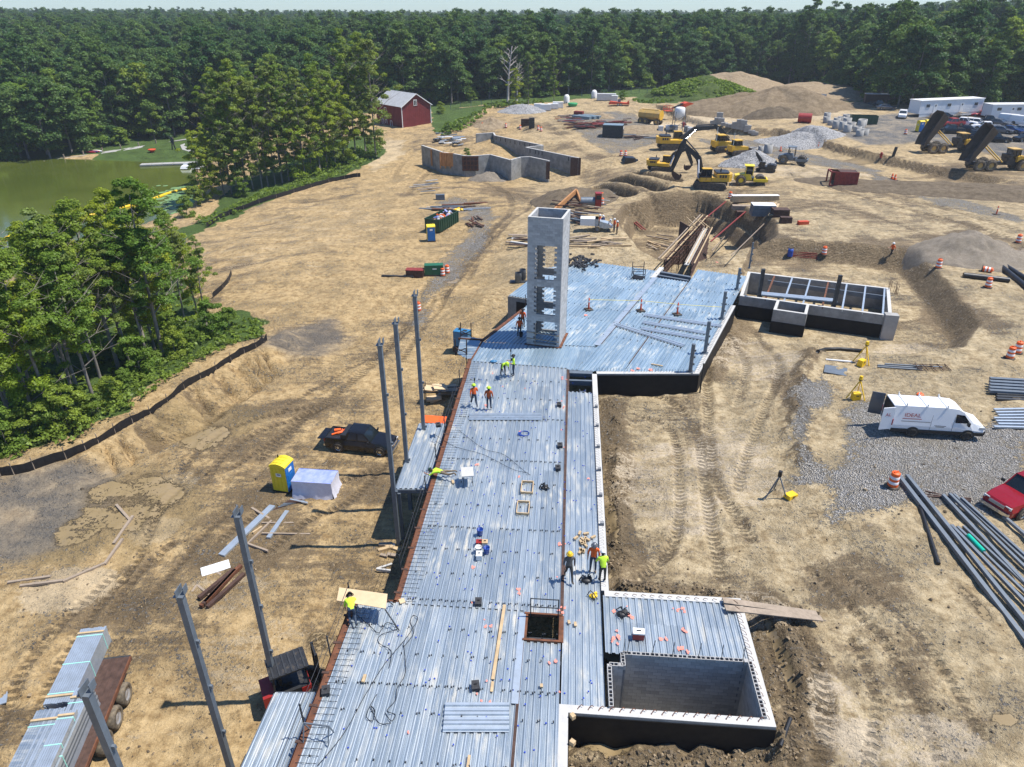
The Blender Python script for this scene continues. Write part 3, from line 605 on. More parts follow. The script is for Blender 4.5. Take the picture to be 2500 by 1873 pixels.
# crawler / tyre lugs
lug = mth(t, 'ABSOLUTE', mth(t, 'SUBTRACT', mth(t, 'FRACT', mth(t, 'ADD', tS, mth(t, 'MULTIPLY', tT, .5))), .5))
lugm = mth(t, 'MULTIPLY', tr_, ramp(t, lug, [(.17, 0.), (.3, 1.)]))
lugm = mth(t, 'MULTIPLY', lugm, ramp(t, nb, [(.40, 0.), (.56, 1.)]))
c = mixc(t, mth(t, 'MULTIPLY', lugm, .26), c, (.14, .10, .06))
t.links.new(c, bs.inputs['Base Color'])
t.links.new(mth(t, 'SUBTRACT', .95, mth(t, 'ADD', mth(t, 'MULTIPLY', pf, .72), mth(t, 'MULTIPLY', wf, .12))), bs.inputs['Roughness'])
bs.inputs['Specular IOR Level'].default_value = .3
hgt = mth(t, 'ADD', mth(t, 'MULTIPLY', nb, ramp(t, nm_, [(.4, .35), (.6, 1.2)])), mth(t, 'MULTIPLY', ng, .28))
mpx = N(t, 'ShaderNodeMapping'); mpx.inputs['Rotation'].default_value = (0, 0, R(18)); mpx.inputs['Scale'].default_value = (1.6, 6.5, 1); t.links.new(geo, mpx.inputs[0])
hgt = mth(t, 'ADD', hgt, mth(t, 'MULTIPLY', noise(t, mpx.outputs[0], 1., 3, .5), .55))
hgt = mth(t, 'ADD', hgt, mth(t, 'MULTIPLY', mth(t, 'MULTIPLY', gf, vor.outputs['Distance']), 1.6))
hgt = mth(t, 'SUBTRACT', hgt, mth(t, 'MULTIPLY', lugm, .5))
hgt = mth(t, 'MULTIPLY', hgt, mth(t, 'SUBTRACT', 1., pf))
bump(t, bs, hgt, 1., .34)
me.materials.append(m); ground = bpy.data.objects.new('ground', me); COL.objects.link(ground); ground['kind'] = 'structure'
# ---- pond
m, t, bs = newmat('pond'); geo = N(t, 'ShaderNodeNewGeometry').outputs['Position']
t.links.new(ramp(t, noise(t, geo, .05, 4, .6), [(.35, (.068, .088, .013)), (.65, (.105, .125, .022))]), bs.inputs['Base Color'])
bs.inputs['Roughness'].default_value = .11; bump(t, bs, noise(t, geo, 1.2, 3, .5), .12, .05)
wb = MB(); wb.prism([(p[0], p[1]) for p in POND], -10.5, -8.7); o = wb.build('pond_water', 'pond'); o['kind'] = 'structure'
# THE BUILDING UNDER CONSTRUCTION
PROF = [(0, 0), (.035, 0), (.06, -.012), (.085, 0), (.12, 0), (.155, -.07), (.19, -.07), (.2125, -.06), (.235, -.07), (.27, -.07)]   # one rib, pitch .305
def deck_sheets(root, ang, poly, mat, rows, z=0., width=3, name='deck_sheet'):
 """corrugated sheets with ribs along `ang`, cut to the world polygon `poly` and to lengths at `rows` (distances along the ribs)"""
 ca, sa = math.cos(ang), math.sin(ang)
 loc = [(p[0] * ca - p[1] * sa, p[0] * sa + p[1] * ca) for p in poly]      # world -> (t, s)
 def span(t):
  hit = []
  for (t0, s0), (t1, s1) in zip(loc, loc[1:] + loc[:1]):
   if (t0 <= t < t1) or (t1 <= t < t0): hit.append(s0 + (s1 - s0) * (t - t0) / (t1 - t0))
  return (min(hit), max(hit)) if len(hit) >= 2 else None
 tmin, tmax = min(p[0] for p in loc), max(p[0] for p in loc); smin, smax = min(p[1] for p in loc), max(p[1] for p in loc)
 frame = bpy.data.objects.new('x', None)
 cuts = [smin - 1] + [r for r in rows if smin < r < smax] + [smax + 1]
 t = tmin
 while t < tmax - .02:
  prof = []
  for k in range(width):
   for dx, dz in PROF: prof.append((t + k * .305 + dx, dz))
  prof.append((t + width * .305 + .012, .004))
  prof = [(min(max(a, tmin + .001), tmax - .001), b) for a, b in prof]
  sp = [span(a) for a, b in prof]
  for r0, r1 in zip(cuts[:-1], cuts[1:]):
   vs = []; ok = []
   for (a, b), q in zip(prof, sp):
    if q is None: ok.append(False); vs += [(a, 0, 0), (a, 0, 0)]; continue
    s0, s1 = max(q[0], r0), min(q[1], r1 + .06); ok.append(s1 - s0 > .03)
    vs += [(a, s0, b), (a, s1, b + (.006 if r1 < smax else 0))]
   fs = [(2 * i, 2 * i + 2, 2 * i + 3, 2 * i + 1) for i in range(len(prof) - 1) if ok[i] and ok[i + 1] and prof[i + 1][0] - prof[i][0] > 1e-4]
   if not fs: continue
   runs = [[fs[0]]]
   for f_ in fs[1:]:
    if f_[0] == runs[-1][-1][1]: runs[-1].append(f_)
    else: runs.append([f_])
   best = max(runs, key=len); i0 = best[0][0]; mb = MB().m(mat); mb.add(vs[i0:best[-1][2] + 1], [tuple(q - i0 for q in f_) for f_ in best]); o = mb.build(name, None, root); o.rotation_euler.z = -ang; o.location.z = z
  t += width * .305
bd = thing('building_deck', 'blue grey corrugated metal floor deck of the unfinished building', 'building', (0, 0, 0))
# main wing
rowsA = [11.5, 19.9, 25.0, 30.3, 36.0, 41.8, 47.0]
deck_sheets(bd, AA, [WA(-9.35, 8), WA(-9.35, 24.55), WA(-1.38, 24.55), WA(-1.38, 8)], 'deck_near', rowsA)
deck_sheets(bd, AA, [WA(-7.35, 24.5), WA(-7.35, 51.0), WA(.32, 50.2), WA(.32, 24.4), WA(-1.3, 24.4), WA(-1.3, 24.5)], 'deck_near', rowsA)
deck_sheets(bd, AA, [WA(-1.3, 8), WA(-1.3, 22.68), WA(.35, 22.68), WA(.35, 8)], 'deck_near', [14, 19.3])
deck_sheets(bd, AA, [WA(.42, 19.5), WA(.42, 46.4), WA(2.22, 46.3), WA(2.22, 19.5)], 'deck_near', [22.7, 27.9, 33.5, 39.8])
# south-east room
deck_sheets(bd, AA, [WA(2.32, 22.35), WA(2.32, 25.8), WA(8.5, 25.8), WA(8.5, 22.35)], 'deck_near', [24.1], width=3)
# bend and north wing
deck_sheets(bd, R(14), [Vector((-3.35, 51.3)), WA(.36, 50.2), Vector((4.42, 49.75)), Vector((5.25, 49.72)), Vector((7.05, 54.02)), Vector((-2.45, 55.0))], 'deck_far', [53.2])
nB1 = [Vector((-2.42, 55.05)), Vector((7.76, 77.2)), WB(-16.55, 73.3), WB(-16.55, 52.0)]
rowsB = [53, 57.5, 62, 66.3, 70]
deck_sheets(bd, AB, nB1, 'deck_far', rowsB)
deck_sheets(bd, AB, [WB(-16.45, 49.0), WB(-16.45, 71.2), WB(-13.05, 71.2), WB(-13.05, 49.0), Vector((9.5, 49.3)), Vector((4.5, 49.7))], 'deck_far', [55.4, 60, 64.2, 68])
deck_sheets(bd, AB, [WB(-12.95, 48), WB(-12.95, 75.6), WB(-7.75, 75.6), WB(-7.75, 50.6), Vector((14.2, 49.25)), Vector((9.5, 49.4))], 'deck_far', [54, 58.5, 63, 67.5, 71.5])
deck_sheets(bd, R(94.6), [WA(-8.7, 52.2), WA(-8.9, 55.6), WA(-7.0, 55.4), WA(-7.45, 51.0)], 'deck_far', [-200])      # landing by the welder
deck_sheets(bd, AB, [WB(-28.2, 59.8), WB(-28.2, 69), WB(-25.6, 72), WB(-25.6, 59.8)], 'deck_far', [64])              # low roof beside the north wing
# flashing strips and joints between the deck bays
def strip(name, a, b, w_, mat, z=.012, th=.006):
 mb = MB().m(mat); a, b = Vector((a[0], a[1], z)), Vector((b[0], b[1], z)); mb.bar(a, b, w_, th); return mb.build(name, None, bd)
strip('joint_strip', WA(.37, 24.4), WA(.37, 49.9), .16, 'rust_dark', .012); strip('joint_strip', WA(-1.34, 8), WA(-1.34, 22.6), .12, 'rust_dark', .012)
strip('joint_strip', WA(-1.45, 19.4), WA(-1.45, 24.3), .3, 'galv', .03)
strip('joint_strip', WB(-16.5, 52.2), WB(-16.5, 71), .5, 'galv', .02); strip('joint_strip', WB(-13.0, 50), WB(-13.0, 71), .08, 'rust_dark', .01); strip('joint_strip', WB(-16.2, 52.6), WB(-16.2, 65), .06, 'rust_dark', .03)
# rusty edge beams, plates, studs
eb = MB().m('rust')
for (t, s0, s1) in ((-7.62, 24.55, 51.3), (-9.62, 8, 24.6)):
 a, b = WA(t + .12, s0, -.02), WA(t + .12, s1, -.02); eb.bar(a, b, .34, .04); eb.bar(WA(t - .03, s0, -.17), WA(t - .03, s1, -.17), .03, .34)
eb.bar(WA(-9.6, 24.62, -.02), WA(-7.5, 24.62, -.02), .1, .04)
eb.bar(Vector((-3.3, 51.4, -.02)), Vector((-2.5, 55.2, -.02)), .14, .1); eb.bar(Vector((-2.6, 55.1, 0)), Vector((1.1, 62.5, 0)), .3, .06); eb.bar(Vector((-4.6, 55.6, 0)), Vector((-2.5, 55.3, 0)), .12, .2)
eb.build('edge_beam', None, bd)
for s in np.arange(12.2, 50, 1.62):
 t = -9.6 if s < 24.5 else -7.6; MB().m('rust_dark').box(WA(t, s, .0), (.32, .12, .05), -AA).build('edge_bracket', None, bd)
rb = MB().m('steel_dark')                                     # hooked bars fanned along the left edge
for s in np.arange(9, 50.5, .3):
 t = -9.45 if s < 24.5 else -7.45; l_ = .75 + .25 * random.random(); rb.bar(WA(t, s, .025), WA(t + l_, s + .02, .025), .014, .014)
o = rb.build('edge_rebar', None, bd); o['kind'] = 'stuff'
st = MB().m('steel_dark')                                     # stud rows over the beams
for s in (11.9, 14.4, 16.5, 18.6, 19.9, 21.5, 23.0, 24.75, 26.6, 28.4, 30.2, 32.2, 34.4, 36.8, 39.3, 42.0, 44.8, 47.6):
 big = s in (19.9, 24.75, 30.2, 36.8, 42.0)
 for t in np.arange(-9.0 if s < 24.5 else -7.0, .3, .305 if big else .61):
  if random.random() < .12: continue
  p = WA(t + random.uniform(-.03, .03), s + random.uniform(-.03, .03) + (.012 * (t + 8)), .03); st.box(p, (.05, .05, .11)); 
  if big or random.random() < .4: st.box(p + Vector((.09, .05, -.02)), (.05, .05, .07))
for s in np.arange(54.5, 73, 2.95):
 for t in np.arange(-25.2, -8, .61):
  if random.random() < .1: continue
  st.box(WB(t, s + .03 * random.random(), .02), (.06, .05, .09))
o = st.build('deck_stud', None, bd); o['kind'] = 'stuff'
cp_ = MB().m('blue_cap')
for k in range(330):
 t, s = random.uniform(-9, 2.1), random.uniform(11, 49); 
 if (t < -7.2 and s > 24.5) or (-1.5 < t < .6 and 22.4 < s < 24.6) or (t > .3 and s < 19.6): continue
 cp_.box(WA(t, s, .02), (.055, .055, .04), random.random())
o = cp_.build('blue_cap', None, bd); o['kind'] = 'stuff'
def splat(mb, c, r, n=9):
 ang = random.random() * 6; pts = []
 for i in range(n):
  a = ang + 2 * math.pi * i / n; q = r * random.uniform(.35, 1.1); pts.append((c[0] + q * math.cos(a), c[1] + q * math.sin(a) * 1.3, c[2]))
 mb.add(pts, [list(range(n))])
for k in range(46):                                           # sprayed survey marks
 mb = MB().m('paint_orange_mark')
 if k < 36: t, s = random.choice([random.uniform(-8.5, 2), -5.5, -2.6, .1, .3]), random.uniform(12.5, 49)
 else: t, s = random.uniform(2.6, 8), random.uniform(22.6, 25.4)
 if t < -7.2 and s > 24.5: t = -4
 if -1.5 < t < .6 and 22.4 < s < 24.5: t = -3
 c_ = WA(t, s, .014)
 for j in range(random.choice([1, 1, 2, 4])): splat(mb, c_ + Vector((random.uniform(-.22, .22), random.uniform(-.3, .3), j * .002)), random.uniform(.05, .12))
 mb.build('paint_mark', None, bd)
for u, v in ((1545, 905), (1560, 900), (1590, 903), (1430, 770), (1750, 640)):
 mb = MB().m('paint_orange_mark'); splat(mb, P(u, v, .014), .2); mb.build('paint_mark', None, bd)
# ---- stairwell opening with rusty angle frame and guard rail
sh = thing('floor_hatch', 'rust framed square opening in the deck with a thin guard rail', 'hatch', WA(0, 0, 0))
mb = MB().m('rust')
for a, b in (((-1.36, 22.74), (.4, 22.74)), ((-1.36, 24.3), (.4, 24.3))): mb.bar(WA(*a, .0), WA(*b, .0), .1, .16)
for a, b in (((-1.3, 22.7), (-1.3, 24.3)), ((.36, 22.7), (.36, 24.3))): mb.bar(WA(*a, .0), WA(*b, .0), .22, .05)
mb.build('hatch_frame', None, sh)
mb = MB().m('steel_dark')
for z in (-.3, -.9, -1.6): mb.bar(WA(-1.3, 23.2 + .3 * z, z), WA(.4, 23.2 + .3 * z, z), .1, .1)
mb.build('joist', None, sh)
mb = MB().m('steel_dark')
for t in (-1.08, .2): mb.bar(WA(t, 24.15, 0), WA(t, 24.15, 1.15), .05)
for z in (1.13, .62): mb.bar(WA(-1.08, 24.15, z), WA(.2, 24.15, z), .035)
mb.build('guard_rail', None, sh)
sh2 = thing('deck_hatch', 'small dark roof hatch with black guard frame on north wing', 'hatch', (0, 0, 0))
hp = P(1558, 678, 0); mb = MB().m('steel_dark')
for dx, dy in ((-.6, -.5), (.6, -.5), (.6, .5), (-.6, .5)): mb.bar(hp + Vector((dx, dy, 0)), hp + Vector((dx, dy, 1.6 if dy > 0 else 1.1)), .07)
for z in (.5, 1.05): mb.bar(hp + Vector((-.6, -.5, z)), hp + Vector((.6, -.5, z)), .05); mb.bar(hp + Vector((-.6, .5, z)), hp + Vector((.6, .5, z)), .05); mb.bar(hp + Vector((-.6, -.5, z)), hp + Vector((-.6, .5, z)), .05)
mb.build('guard_rail', None, sh2); mb = MB().m('black_coat'); mb.box(hp + Vector((0, 0, .03)), (1.2, 1.1, .05), -AB); mb.build('hatch_lid', None, sh2)
# ---- basement walls
def wall_thing(name, label, pts, z0, z1, th, cap=.0, black_to=None, mat='concrete_wall', capmat='concrete_white', side=1):
 o = thing(name, label, 'wall', (0, 0, 0))
 mb = MB().m(mat); mb.wallxy(pts, z0, z1, th, side=side); mb.build('wall_body', None, o)
 if black_to is not None:
  q = [Vector((p[0], p[1])) for p in pts]; mb = MB().m('black_coat'); mb.wallxy(q, z0, black_to, .03, side=-side); mb.build('waterproof_coat', None, o)
 if cap:
  mb = MB().m(capmat); mb.wallxy(pts, [z1] * len(pts) if not isinstance(z1, list) else z1, [z1 + cap] * len(pts) if not isinstance(z1, list) else [z + cap for z in z1], th + .004, side=side); mb.build('wall_cap', None, o)
 return o
rw = wall_thing('east_basement_wall', 'long white topped concrete wall along the right side of the main deck', [WA(2.62, 46.1), WA(2.62, 49.35), WA(2.62, 26.1)][1:], -4.8, -.03, .36, .03, -.12, side=-1)
bk = MB().m('cmu_dark')
for s in np.arange(28.5, 45, 2.6): bk.box(WA(2.45, s, .09), (.2, .2, .2), -AA)
bk.build('wall_block', None, rw)
hb = MB().m('steel_dark')
for s in np.arange(26.4, 46, .28): hb.tube([WA(2.5, s, 0), WA(2.45, s, .1), WA(2.2, s + .1, .12)], .008, 4)
o = hb.build('hooked_bar', None, rw); o['kind'] = 'stuff'
fw = wall_thing('north_wing_front_wall', 'black coated basement wall under the front edge of the north wing', [WA(2.62, 49.4), Vector((14.5, 49.05)), WB(-7.45, 66.4)], -4.8, -.03, .4, .03, -.14, side=1)
fw.location = (0, 0, 0)
hb = MB().m('steel_dark')
for k in range(36):
 p = Vector((6.6, 49.5, 0)).lerp(Vector((14.2, 49.2, 0)), k / 35); hb.bar(p, p + Vector((0, -.05, .3)), .02)
for k in range(48):
 p = WB(-7.65, 51 + 15.2 * k / 47); hb.tube([p, p + Vector((-.05, 0, .14)), p + Vector((-.35, .1, .16))], .012, 4)
o = hb.build('rebar_dowel', None, fw); o['kind'] = 'stuff'
# left basement wall under low roof, inner columns and joists
lw = thing('low_concrete_wall', 'low grey concrete wall carrying the side roof left of the tower', 'wall', (0, 0, 0))
mb = MB().m('concrete_wall'); mb.wallxy([WB(-25.6, 59.7), WB(-28.3, 59.7), WB(-28.3, 69)], -4.6, -.09, .3, side=-1); mb.build('wall_body', None, lw)
mb = MB().m('black_coat'); q = WB(-26.6, 59.66, -1.6); mb.box(q, (1.5, .05, 2.2), -AB); mb.build('wall_opening', None, lw)
fr = thing('steel_floor_frame', 'dark steel beams and posts below the main deck', 'frame', (0, 0, 0))
for s in np.arange(11.9, 50, 4.9):
 tl = -9.4 if s < 24.5 else -7.4
 mb = MB().m('steel_grey'); mb.bar(WA(tl, s, -.35), WA(2.2 if s > 26 else .4, s, -.35), .2, .45); mb.build('floor_beam', None, fr)
 for t in (tl, -3.2): mb = MB().m('steel_grey'); mb.bar(WA(t, s, -4.9), WA(t, s, -.5), .2); mb.build('post', None, fr)
for q in (WB(-22, 60), WB(-22, 68), WB(-15, 58), WB(-15, 66), WB(-10, 56)):
 mb = MB().m('steel_grey'); mb.bar((q[0], q[1], -4.9), (q[0], q[1], -.1), .22); mb.build('post', None, fr)
# open bay between main wing and front wall
ob = thing('open_bay_frame', 'dark open bay with grey beams and a ladder between the wings', 'frame', (0, 0, 0))
mb = MB().m('steel_grey'); mb.bar(WA(.4, 48.3, -.25), WA(2.3, 48.3, -.25), .22, .4); mb.build('cross_beam', None, ob)
mb = MB().m('steel_grey'); mb.bar(WA(.4, 49.6, -.15), WA(2.3, 49.6, -.15), .5, .3); mb.build('cross_beam', None, ob)
mb = MB().m('rust_dark'); mb.bar(WA(.42, 46.4, -.2), WA(.42, 49.8, -.2), .16, .4); mb.build('edge_beam', None, ob)
mb = MB().m('galv')
for t in (1.3, 1.75): mb.bar(WA(t, 46.6, -2.2), WA(t, 47.1, -.2), .05)
for k in range(6): mb.bar(WA(1.3, 46.65 + .08 * k, -2 + .33 * k), WA(1.75, 46.65 + .08 * k, -2 + .33 * k), .035)
mb.build('ladder', None, ob)
# ---- south-east room: block pit and thick white-topped walls
se = thing('south_east_room', 'white topped concrete walls with black coating round the block pit', 'wall', (0, 0, 0))
mb = MB().m('concrete_wall'); mb.wallxy([WA(2.4, 26.1), WA(8.9, 26.1), WA(8.9, 19.18), WA(.72, 19.18), WA(.72, 8)], -4.8, -.03, .36, side=-1); mb.build('wall_body', None, se)
mb = MB().m('concrete_white'); mb.wallxy([WA(2.4, 26.1), WA(8.9, 26.1), WA(8.9, 19.18), WA(.72, 19.18), WA(.72, 8)], -.03, 0.005, .37, side=-1); mb.build('wall_cap', None, se)
mb = MB().m('black_coat'); mb.wallxy([WA(2.7, 26.1), WA(8.9, 26.1), WA(8.9, 19.18), WA(.72, 19.18), WA(.72, 8)], -4.8, -.16, .03, side=1); mb.build('waterproof_coat', None, se)
hb = MB().m('rust')
for t in np.arange(1.1, 8.6, .42): hb.tube([WA(t, 19.35, 0), WA(t + .05, 19.4, .12), WA(t + .16, 19.5, .12), WA(t + .22, 19.46, .08)], .017, 5)
for t in np.arange(2.9, 8.6, .42): hb.tube([WA(t, 25.9, 0), WA(t + .05, 25.86, .12), WA(t + .2, 25.8, .12)], .015, 5)
for s in np.arange(19.5, 25.9, .36): hb.tube([WA(8.72, s, 0), WA(8.65, s + .05, .13), WA(8.5, s + .2, .13)], .012, 5)
hb.build('hooked_bar', None, se)
bk = MB().m('wood')
for s in np.arange(13.2, 19, 1.15): bk.box(WA(.9, s, .1), (.17, .2, .2), random.random())
bk.build('wood_block', None, se)
fl = MB().m('concrete'); fl.prism([WA(2.3, 19.4), WA(8.6, 19.4), WA(8.6, 22.3), WA(2.3, 22.3)], -4.9, -4.5); fl.build('pit_floor', None, se)
# individual blocks round the pit
BL, BH, BT = .397, .194, .19
def blockmesh(l, mat): 
 mb = MB().m(mat); mb.box((0, 0, 0), (l, BT, BH)); return mb.mesh('cmu_block')
bm_full, bm_half = blockmesh(BL - .012, 'cmu_pit'), blockmesh(BL / 2 - .012, 'cmu_pit')
def hollow(mat):                                              # top course: open cells show
 mb = MB().m(mat); l = BL - .012
 mb.box((0, -.08, 0), (l, .03, BH)); mb.box((0, .08, 0), (l, .03, BH))
 for x in (-l / 2 + .015, 0, l / 2 - .015): mb.box((x, 0, 0), (.03, .13, BH))
 mb.m('black_coat'); mb.box((0, 0, -.05), (l - .02, .12, .02)); return mb.mesh('cmu_block')
bm_hollow = hollow('cmu_pit')
pit = thing('block_pit_wall', 'grey concrete block walls lining the open pit, hollow top course', 'wall', (0, 0, 0)); nblk = 0
mortar = MB().m('cmu_dark'); restb = MB().m('cmu_pit')
for (t0, s0, t1, s1, vis) in ((3.05, 22.25, 8.5, 22.25, True), (3.05, 21.55, 3.05, 22.25, True), (2.45, 21.6, 3.05, 21.6, True), (2.45, 19.5, 2.45, 21.6, False), (8.5, 19.5, 8.5, 22.2, False)):
 a, b = WA(t0, s0), WA(t1, s1); L = (b - a).length; ux = (b - a) / L; rz = math.atan2(ux.y, ux.x)
 mortar.bar(Vector((a.x, a.y, -2.35)), Vector((b.x, b.y, -2.35)), BT - .025, 4.5)
 for k in range(22):
  z = .06 - k * .2; off = -(k % 2) * BL / 2; x = off
  while x < L - .02:
   l0, l1 = max(x, 0), min(x + BL, L); ln = l1 - l0
   if ln > .1:
    c_ = a + ux * ((l0 + l1) / 2); c_.z = z; nblk += 1
    if k == 0 and ln > .3: inst('cmu_block', bm_hollow, c_, rz, pit)
    elif vis and k < 14 and nblk < 290 and ln > .15: inst('cmu_block', bm_full if ln > .3 else bm_half, c_, rz, pit)
    else: restb.box(c_, (ln - .012, BT, BH), rz)
   x += BL
mortar.build('mortar_bed', None, pit); o = restb.build('lower_blocks', None, pit); o['kind'] = 'stuff'
mb = MB().m('steel_dark')
for t in (2.55, 3.1, 3.25, 4.3, 5.2, 6.3, 7.3, 8.2): mb.bar(WA(t, 22.25, 0), WA(t + random.uniform(-.05, .12), 22.3, .95), .025)
mb.build('rebar', None, pit)
# ---- concrete block tower
TA = R(15.0)
tw = thing('block_tower', 'tall square concrete block shaft with stacked door openings', 'tower', (1.22, 54.55, 0), -TA)
TWW, TWD, NC = 2.78, 3.1, 54
bt_full, bt_half = blockmesh(BL - .01, 'cmu'), blockmesh(BL / 2 - .01, 'cmu')
zz = lambda v: TZ((0, 54.4), v)
openF = [(.62, 2.3, zz(682), zz(600)), (.62, 2.3, zz(767), zz(697)), (.62, 2.5, .25, zz(783))]
openB = openF
side_b = MB().m('cmu'); core = MB().m('cmu_dark')
def course(y, opens, individual):
 n = 0
 for k in range(NC):
  z = .1 + k * .2; x = -(k % 2) * BL / 2
  while x < TWW - .02:
   l0, l1 = max(x, 0), min(x + BL, TWW); ln = l1 - l0; cx = (l0 + l1) / 2
   if ln > .08 and not any(a < cx < b and z0 < z < z1 for a, b, z0, z1 in opens):
    if individual and ln > .15: inst('cmu_block', bt_full if ln > .3 else bt_half, (cx, y, z), 0, tw); n += 1
    else: side_b.box((cx, y, z), (ln - .01, BT, BH))
    core.box((cx, y, z), (ln, BT - .03, .2))
   x += BL
course(BT / 2, openF, True); course(TWD - BT / 2, openB, False)
for x in (BT / 2, TWW - BT / 2):
 for k in range(NC):
  z = .1 + k * .2; y = BT - (k % 2) * BL / 2
  while y < TWD - BT:
   l0, l1 = max(y, BT), min(y + BL, TWD - BT)
   if l1 - l0 > .08: side_b.box((x, (l0 + l1) / 2, z), (BT, l1 - l0 - .01, BH))
   y += BL
 core.box((x, TWD / 2, NC * .1), (BT - .03, TWD - 2 * BT, NC * .2))
o = side_b.build('rear_and_side_blocks', None, tw); o['kind'] = 'stuff'; core.build('mortar', None, tw)
mb = MB().m('cmu_dark'); mb.box((1.4, .1, .12), (2.0, .1, .3)); mb.build('threshold', None, tw)
mb = MB().m('wood_old')
for z in (.6, 1.15): mb.bar((.0, -.04, z), (TWW, -.06, z - .1), .05, .06)
mb.bar((.75, -.03, 0), (.75, -.03, 1.9), .05); mb.build('timber_rail', None, tw)
mb = MB().m('rust'); mb.box((TWW / 2, -.02, .015), (TWW + .2, .25, .03)); mb.box((TWW + .1, TWD / 2, .015), (.25, TWD, .03)); mb.build('base_angle', None, tw)
mb = MB().m('concrete_white'); 
for c_, d_ in (((TWW / 2, BT / 2, NC * .2 + .005), (TWW, BT, .02)), ((TWW / 2, TWD - BT / 2, NC * .2 + .005), (TWW, BT, .02)), ((BT / 2, TWD / 2, NC * .2 + .005), (BT, TWD - 2 * BT, .02)), ((TWW - BT / 2, TWD / 2, NC * .2 + .005), (BT, TWD - 2 * BT, .02))): mb.box(c_, d_)
mb.build('top_bed', None, tw)
# ---- tall steel columns on the left, short ones on the right
def column(base, ztop, label, w_=.26, head=True, group=None, rz=-AA):
 o = thing('steel_column', label, 'column', base, rz, group); h = ztop - base[2]
 mb = MB().m('steel_grey'); mb.box((0, 0, h / 2), (w_, w_, h)); mb.build('shaft', None, o)
 mb = MB().m('steel_grey'); mb.box((0, 0, .02), (w_ * 1.9, w_ * 1.9, .04)); mb.build('base_plate', None, o)
 if head:
  mb = MB().m('steel_grey'); mb.box((-.02, 0, h + .16), (.03, w_ * 2, .34)); mb.box((0, 0, h + .015), (w_ * 1.6, w_ * 1.6, .03)); mb.box((.18, .1, h + .2), (.03, w_ * 1.2, .3)); mb.build('head_bracket', None, o)
 for z in (h * .3, h * .55, h * .78):
  mb = MB().m('steel_grey'); mb.box((w_ / 2 + .06, 0, z), (.12, .1, .16)); mb.build('clip_plate', None, o)
 return o
GC = 'tall grey steel columns along the left side'
BASEZ = -4.65
for k, (u, v, vt, lab) in enumerate([(974, 1333, 842, 'tall grey steel column rising beside the wide end of narrow side deck'), (1003, 1245, 790, 'tall grey steel column standing behind the narrow side deck'), (1042, 1160, 722, 'tall grey steel column by the plywood scraps at the deck'),
  (681, 1710, 1258, 'grey steel column with bracket head beside the red forklift'), (572, 1905, 1452, 'grey steel column between flatbed trailer and near side deck'), (420, 2200, 1690, 'grey steel column with plate head overlapping the flatbed trailer')]):
 b = P(u, v, BASEZ); column(b, TZ(b, vt), lab, .235)
for u, v, vt, lab in [(1685,908,840,'short grey column at the front corner of north wing'),(1721,862,785,'short grey column next to the loose deck sheets'),(1762,778,712,'short grey column on the right deck edge'),(1799,706,655,'short grey column beside the foundation box corner'),(1829,655,592,'slim tall grey post at the far right deck corner')]:
 b = P(u, v, 0); column(b, TZ(b, vt), lab, .26 if u < 1820 else .16, False, rz=-AB)
# ---- narrow side decks (roofs of the left bays), a little lower than the floor
def side_deck(lab, px, z):
 o = thing('side_deck', lab, 'deck', (0, 0, 0)); q = [P(u, v, z) for u, v in px]
 deck_sheets(o, AA, q, 'deck_near', [25.6], z)
 mb = MB().m('steel_grey')
 for a, b in zip(q, q[1:] + q[:1]): mb.bar((a[0], a[1], z - .2), (b[0], b[1], z - .2), .16, .24)
 mb.build('edge_channel', None, o)
 for a in q[:2]:
  mb = MB().m('steel_grey'); mb.bar((a[0] + .2, a[1] - .1, -4.7), (a[0] + .2, a[1] - .1, z - .3), .18); mb.build('post', None, o)
side_deck('narrow blue grey side deck next to the black pickup', [(966, 1192), (1024, 1033), (1088, 1033), (1045, 1192)], -.75)
side_deck('narrow blue grey side deck next to the red forklift', [(584, 1885), (672, 1690), (776, 1690), (722, 1885)], -.75)
side_deck('narrow blue grey side deck at the bottom edge of the site', [(440, 2290), (560, 1990), (690, 1990), (620, 2290)], -.75)
# safety cable rail on stub posts
rl = thing('cable_rail', 'thin steel cable guard rail on stub posts along the rusty deck edge', 'guard rail', (0, 0, 0))
ps = [WA(-9.66, s) for s in (11, 14.4, 17.8, 21.2, 24.4)] + [WA(-7.7, s) for s in (26.5, 29.8, 33.2, 36.6, 40, 43.4, 46.8, 50.5)]
for p in ps:
 mb = MB().m('steel_dark'); mb.bar((p.x, p.y, -.3), (p.x - .03, p.y, 1.2), .055); mb.build('stub_post', None, rl)
for z in (1.1, .6):
 for seg in (ps[:5], ps[5:]):
  mb = MB().m('cable')
  for a, b in zip(seg[:-1], seg[1:]): mb.tube([(a.x, a.y, z), ((a.x + b.x) / 2, (a.y + b.y) / 2, z - .04), (b.x, b.y, z)], .012, 4)
  mb.build('cable', None, rl)
r2 = thing('landing_rail', 'rusty angle iron guard posts round the corner landing', 'guard rail', (0, 0, 0))
for (a, b) in ((WA(-8.9, 55.6), WA(-8.0, 55.6)), (WA(-8.85, 52.2), WA(-7.9, 52.1))):
 mb = MB().m('rust_dark')
 for q in (a, b): mb.bar((q.x, q.y, -.2), (q.x, q.y, 1.3), .08)
 mb.bar((a.x, a.y, .1), (b.x, b.y, .55), .06); mb.bar((b.x, b.y, .1), (a.x, a.y, .5), .06); mb.build('post_frame', None, r2)
for q in (WB(-25.5, 57.7), WB(-25.5, 60.5), WB(-25.5, 63.5)):
 mb = MB().m('rust_dark'); mb.bar((q.x, q.y, 0), (q.x, q.y, 1.2), .07); mb.build('stub_post', None, r2)
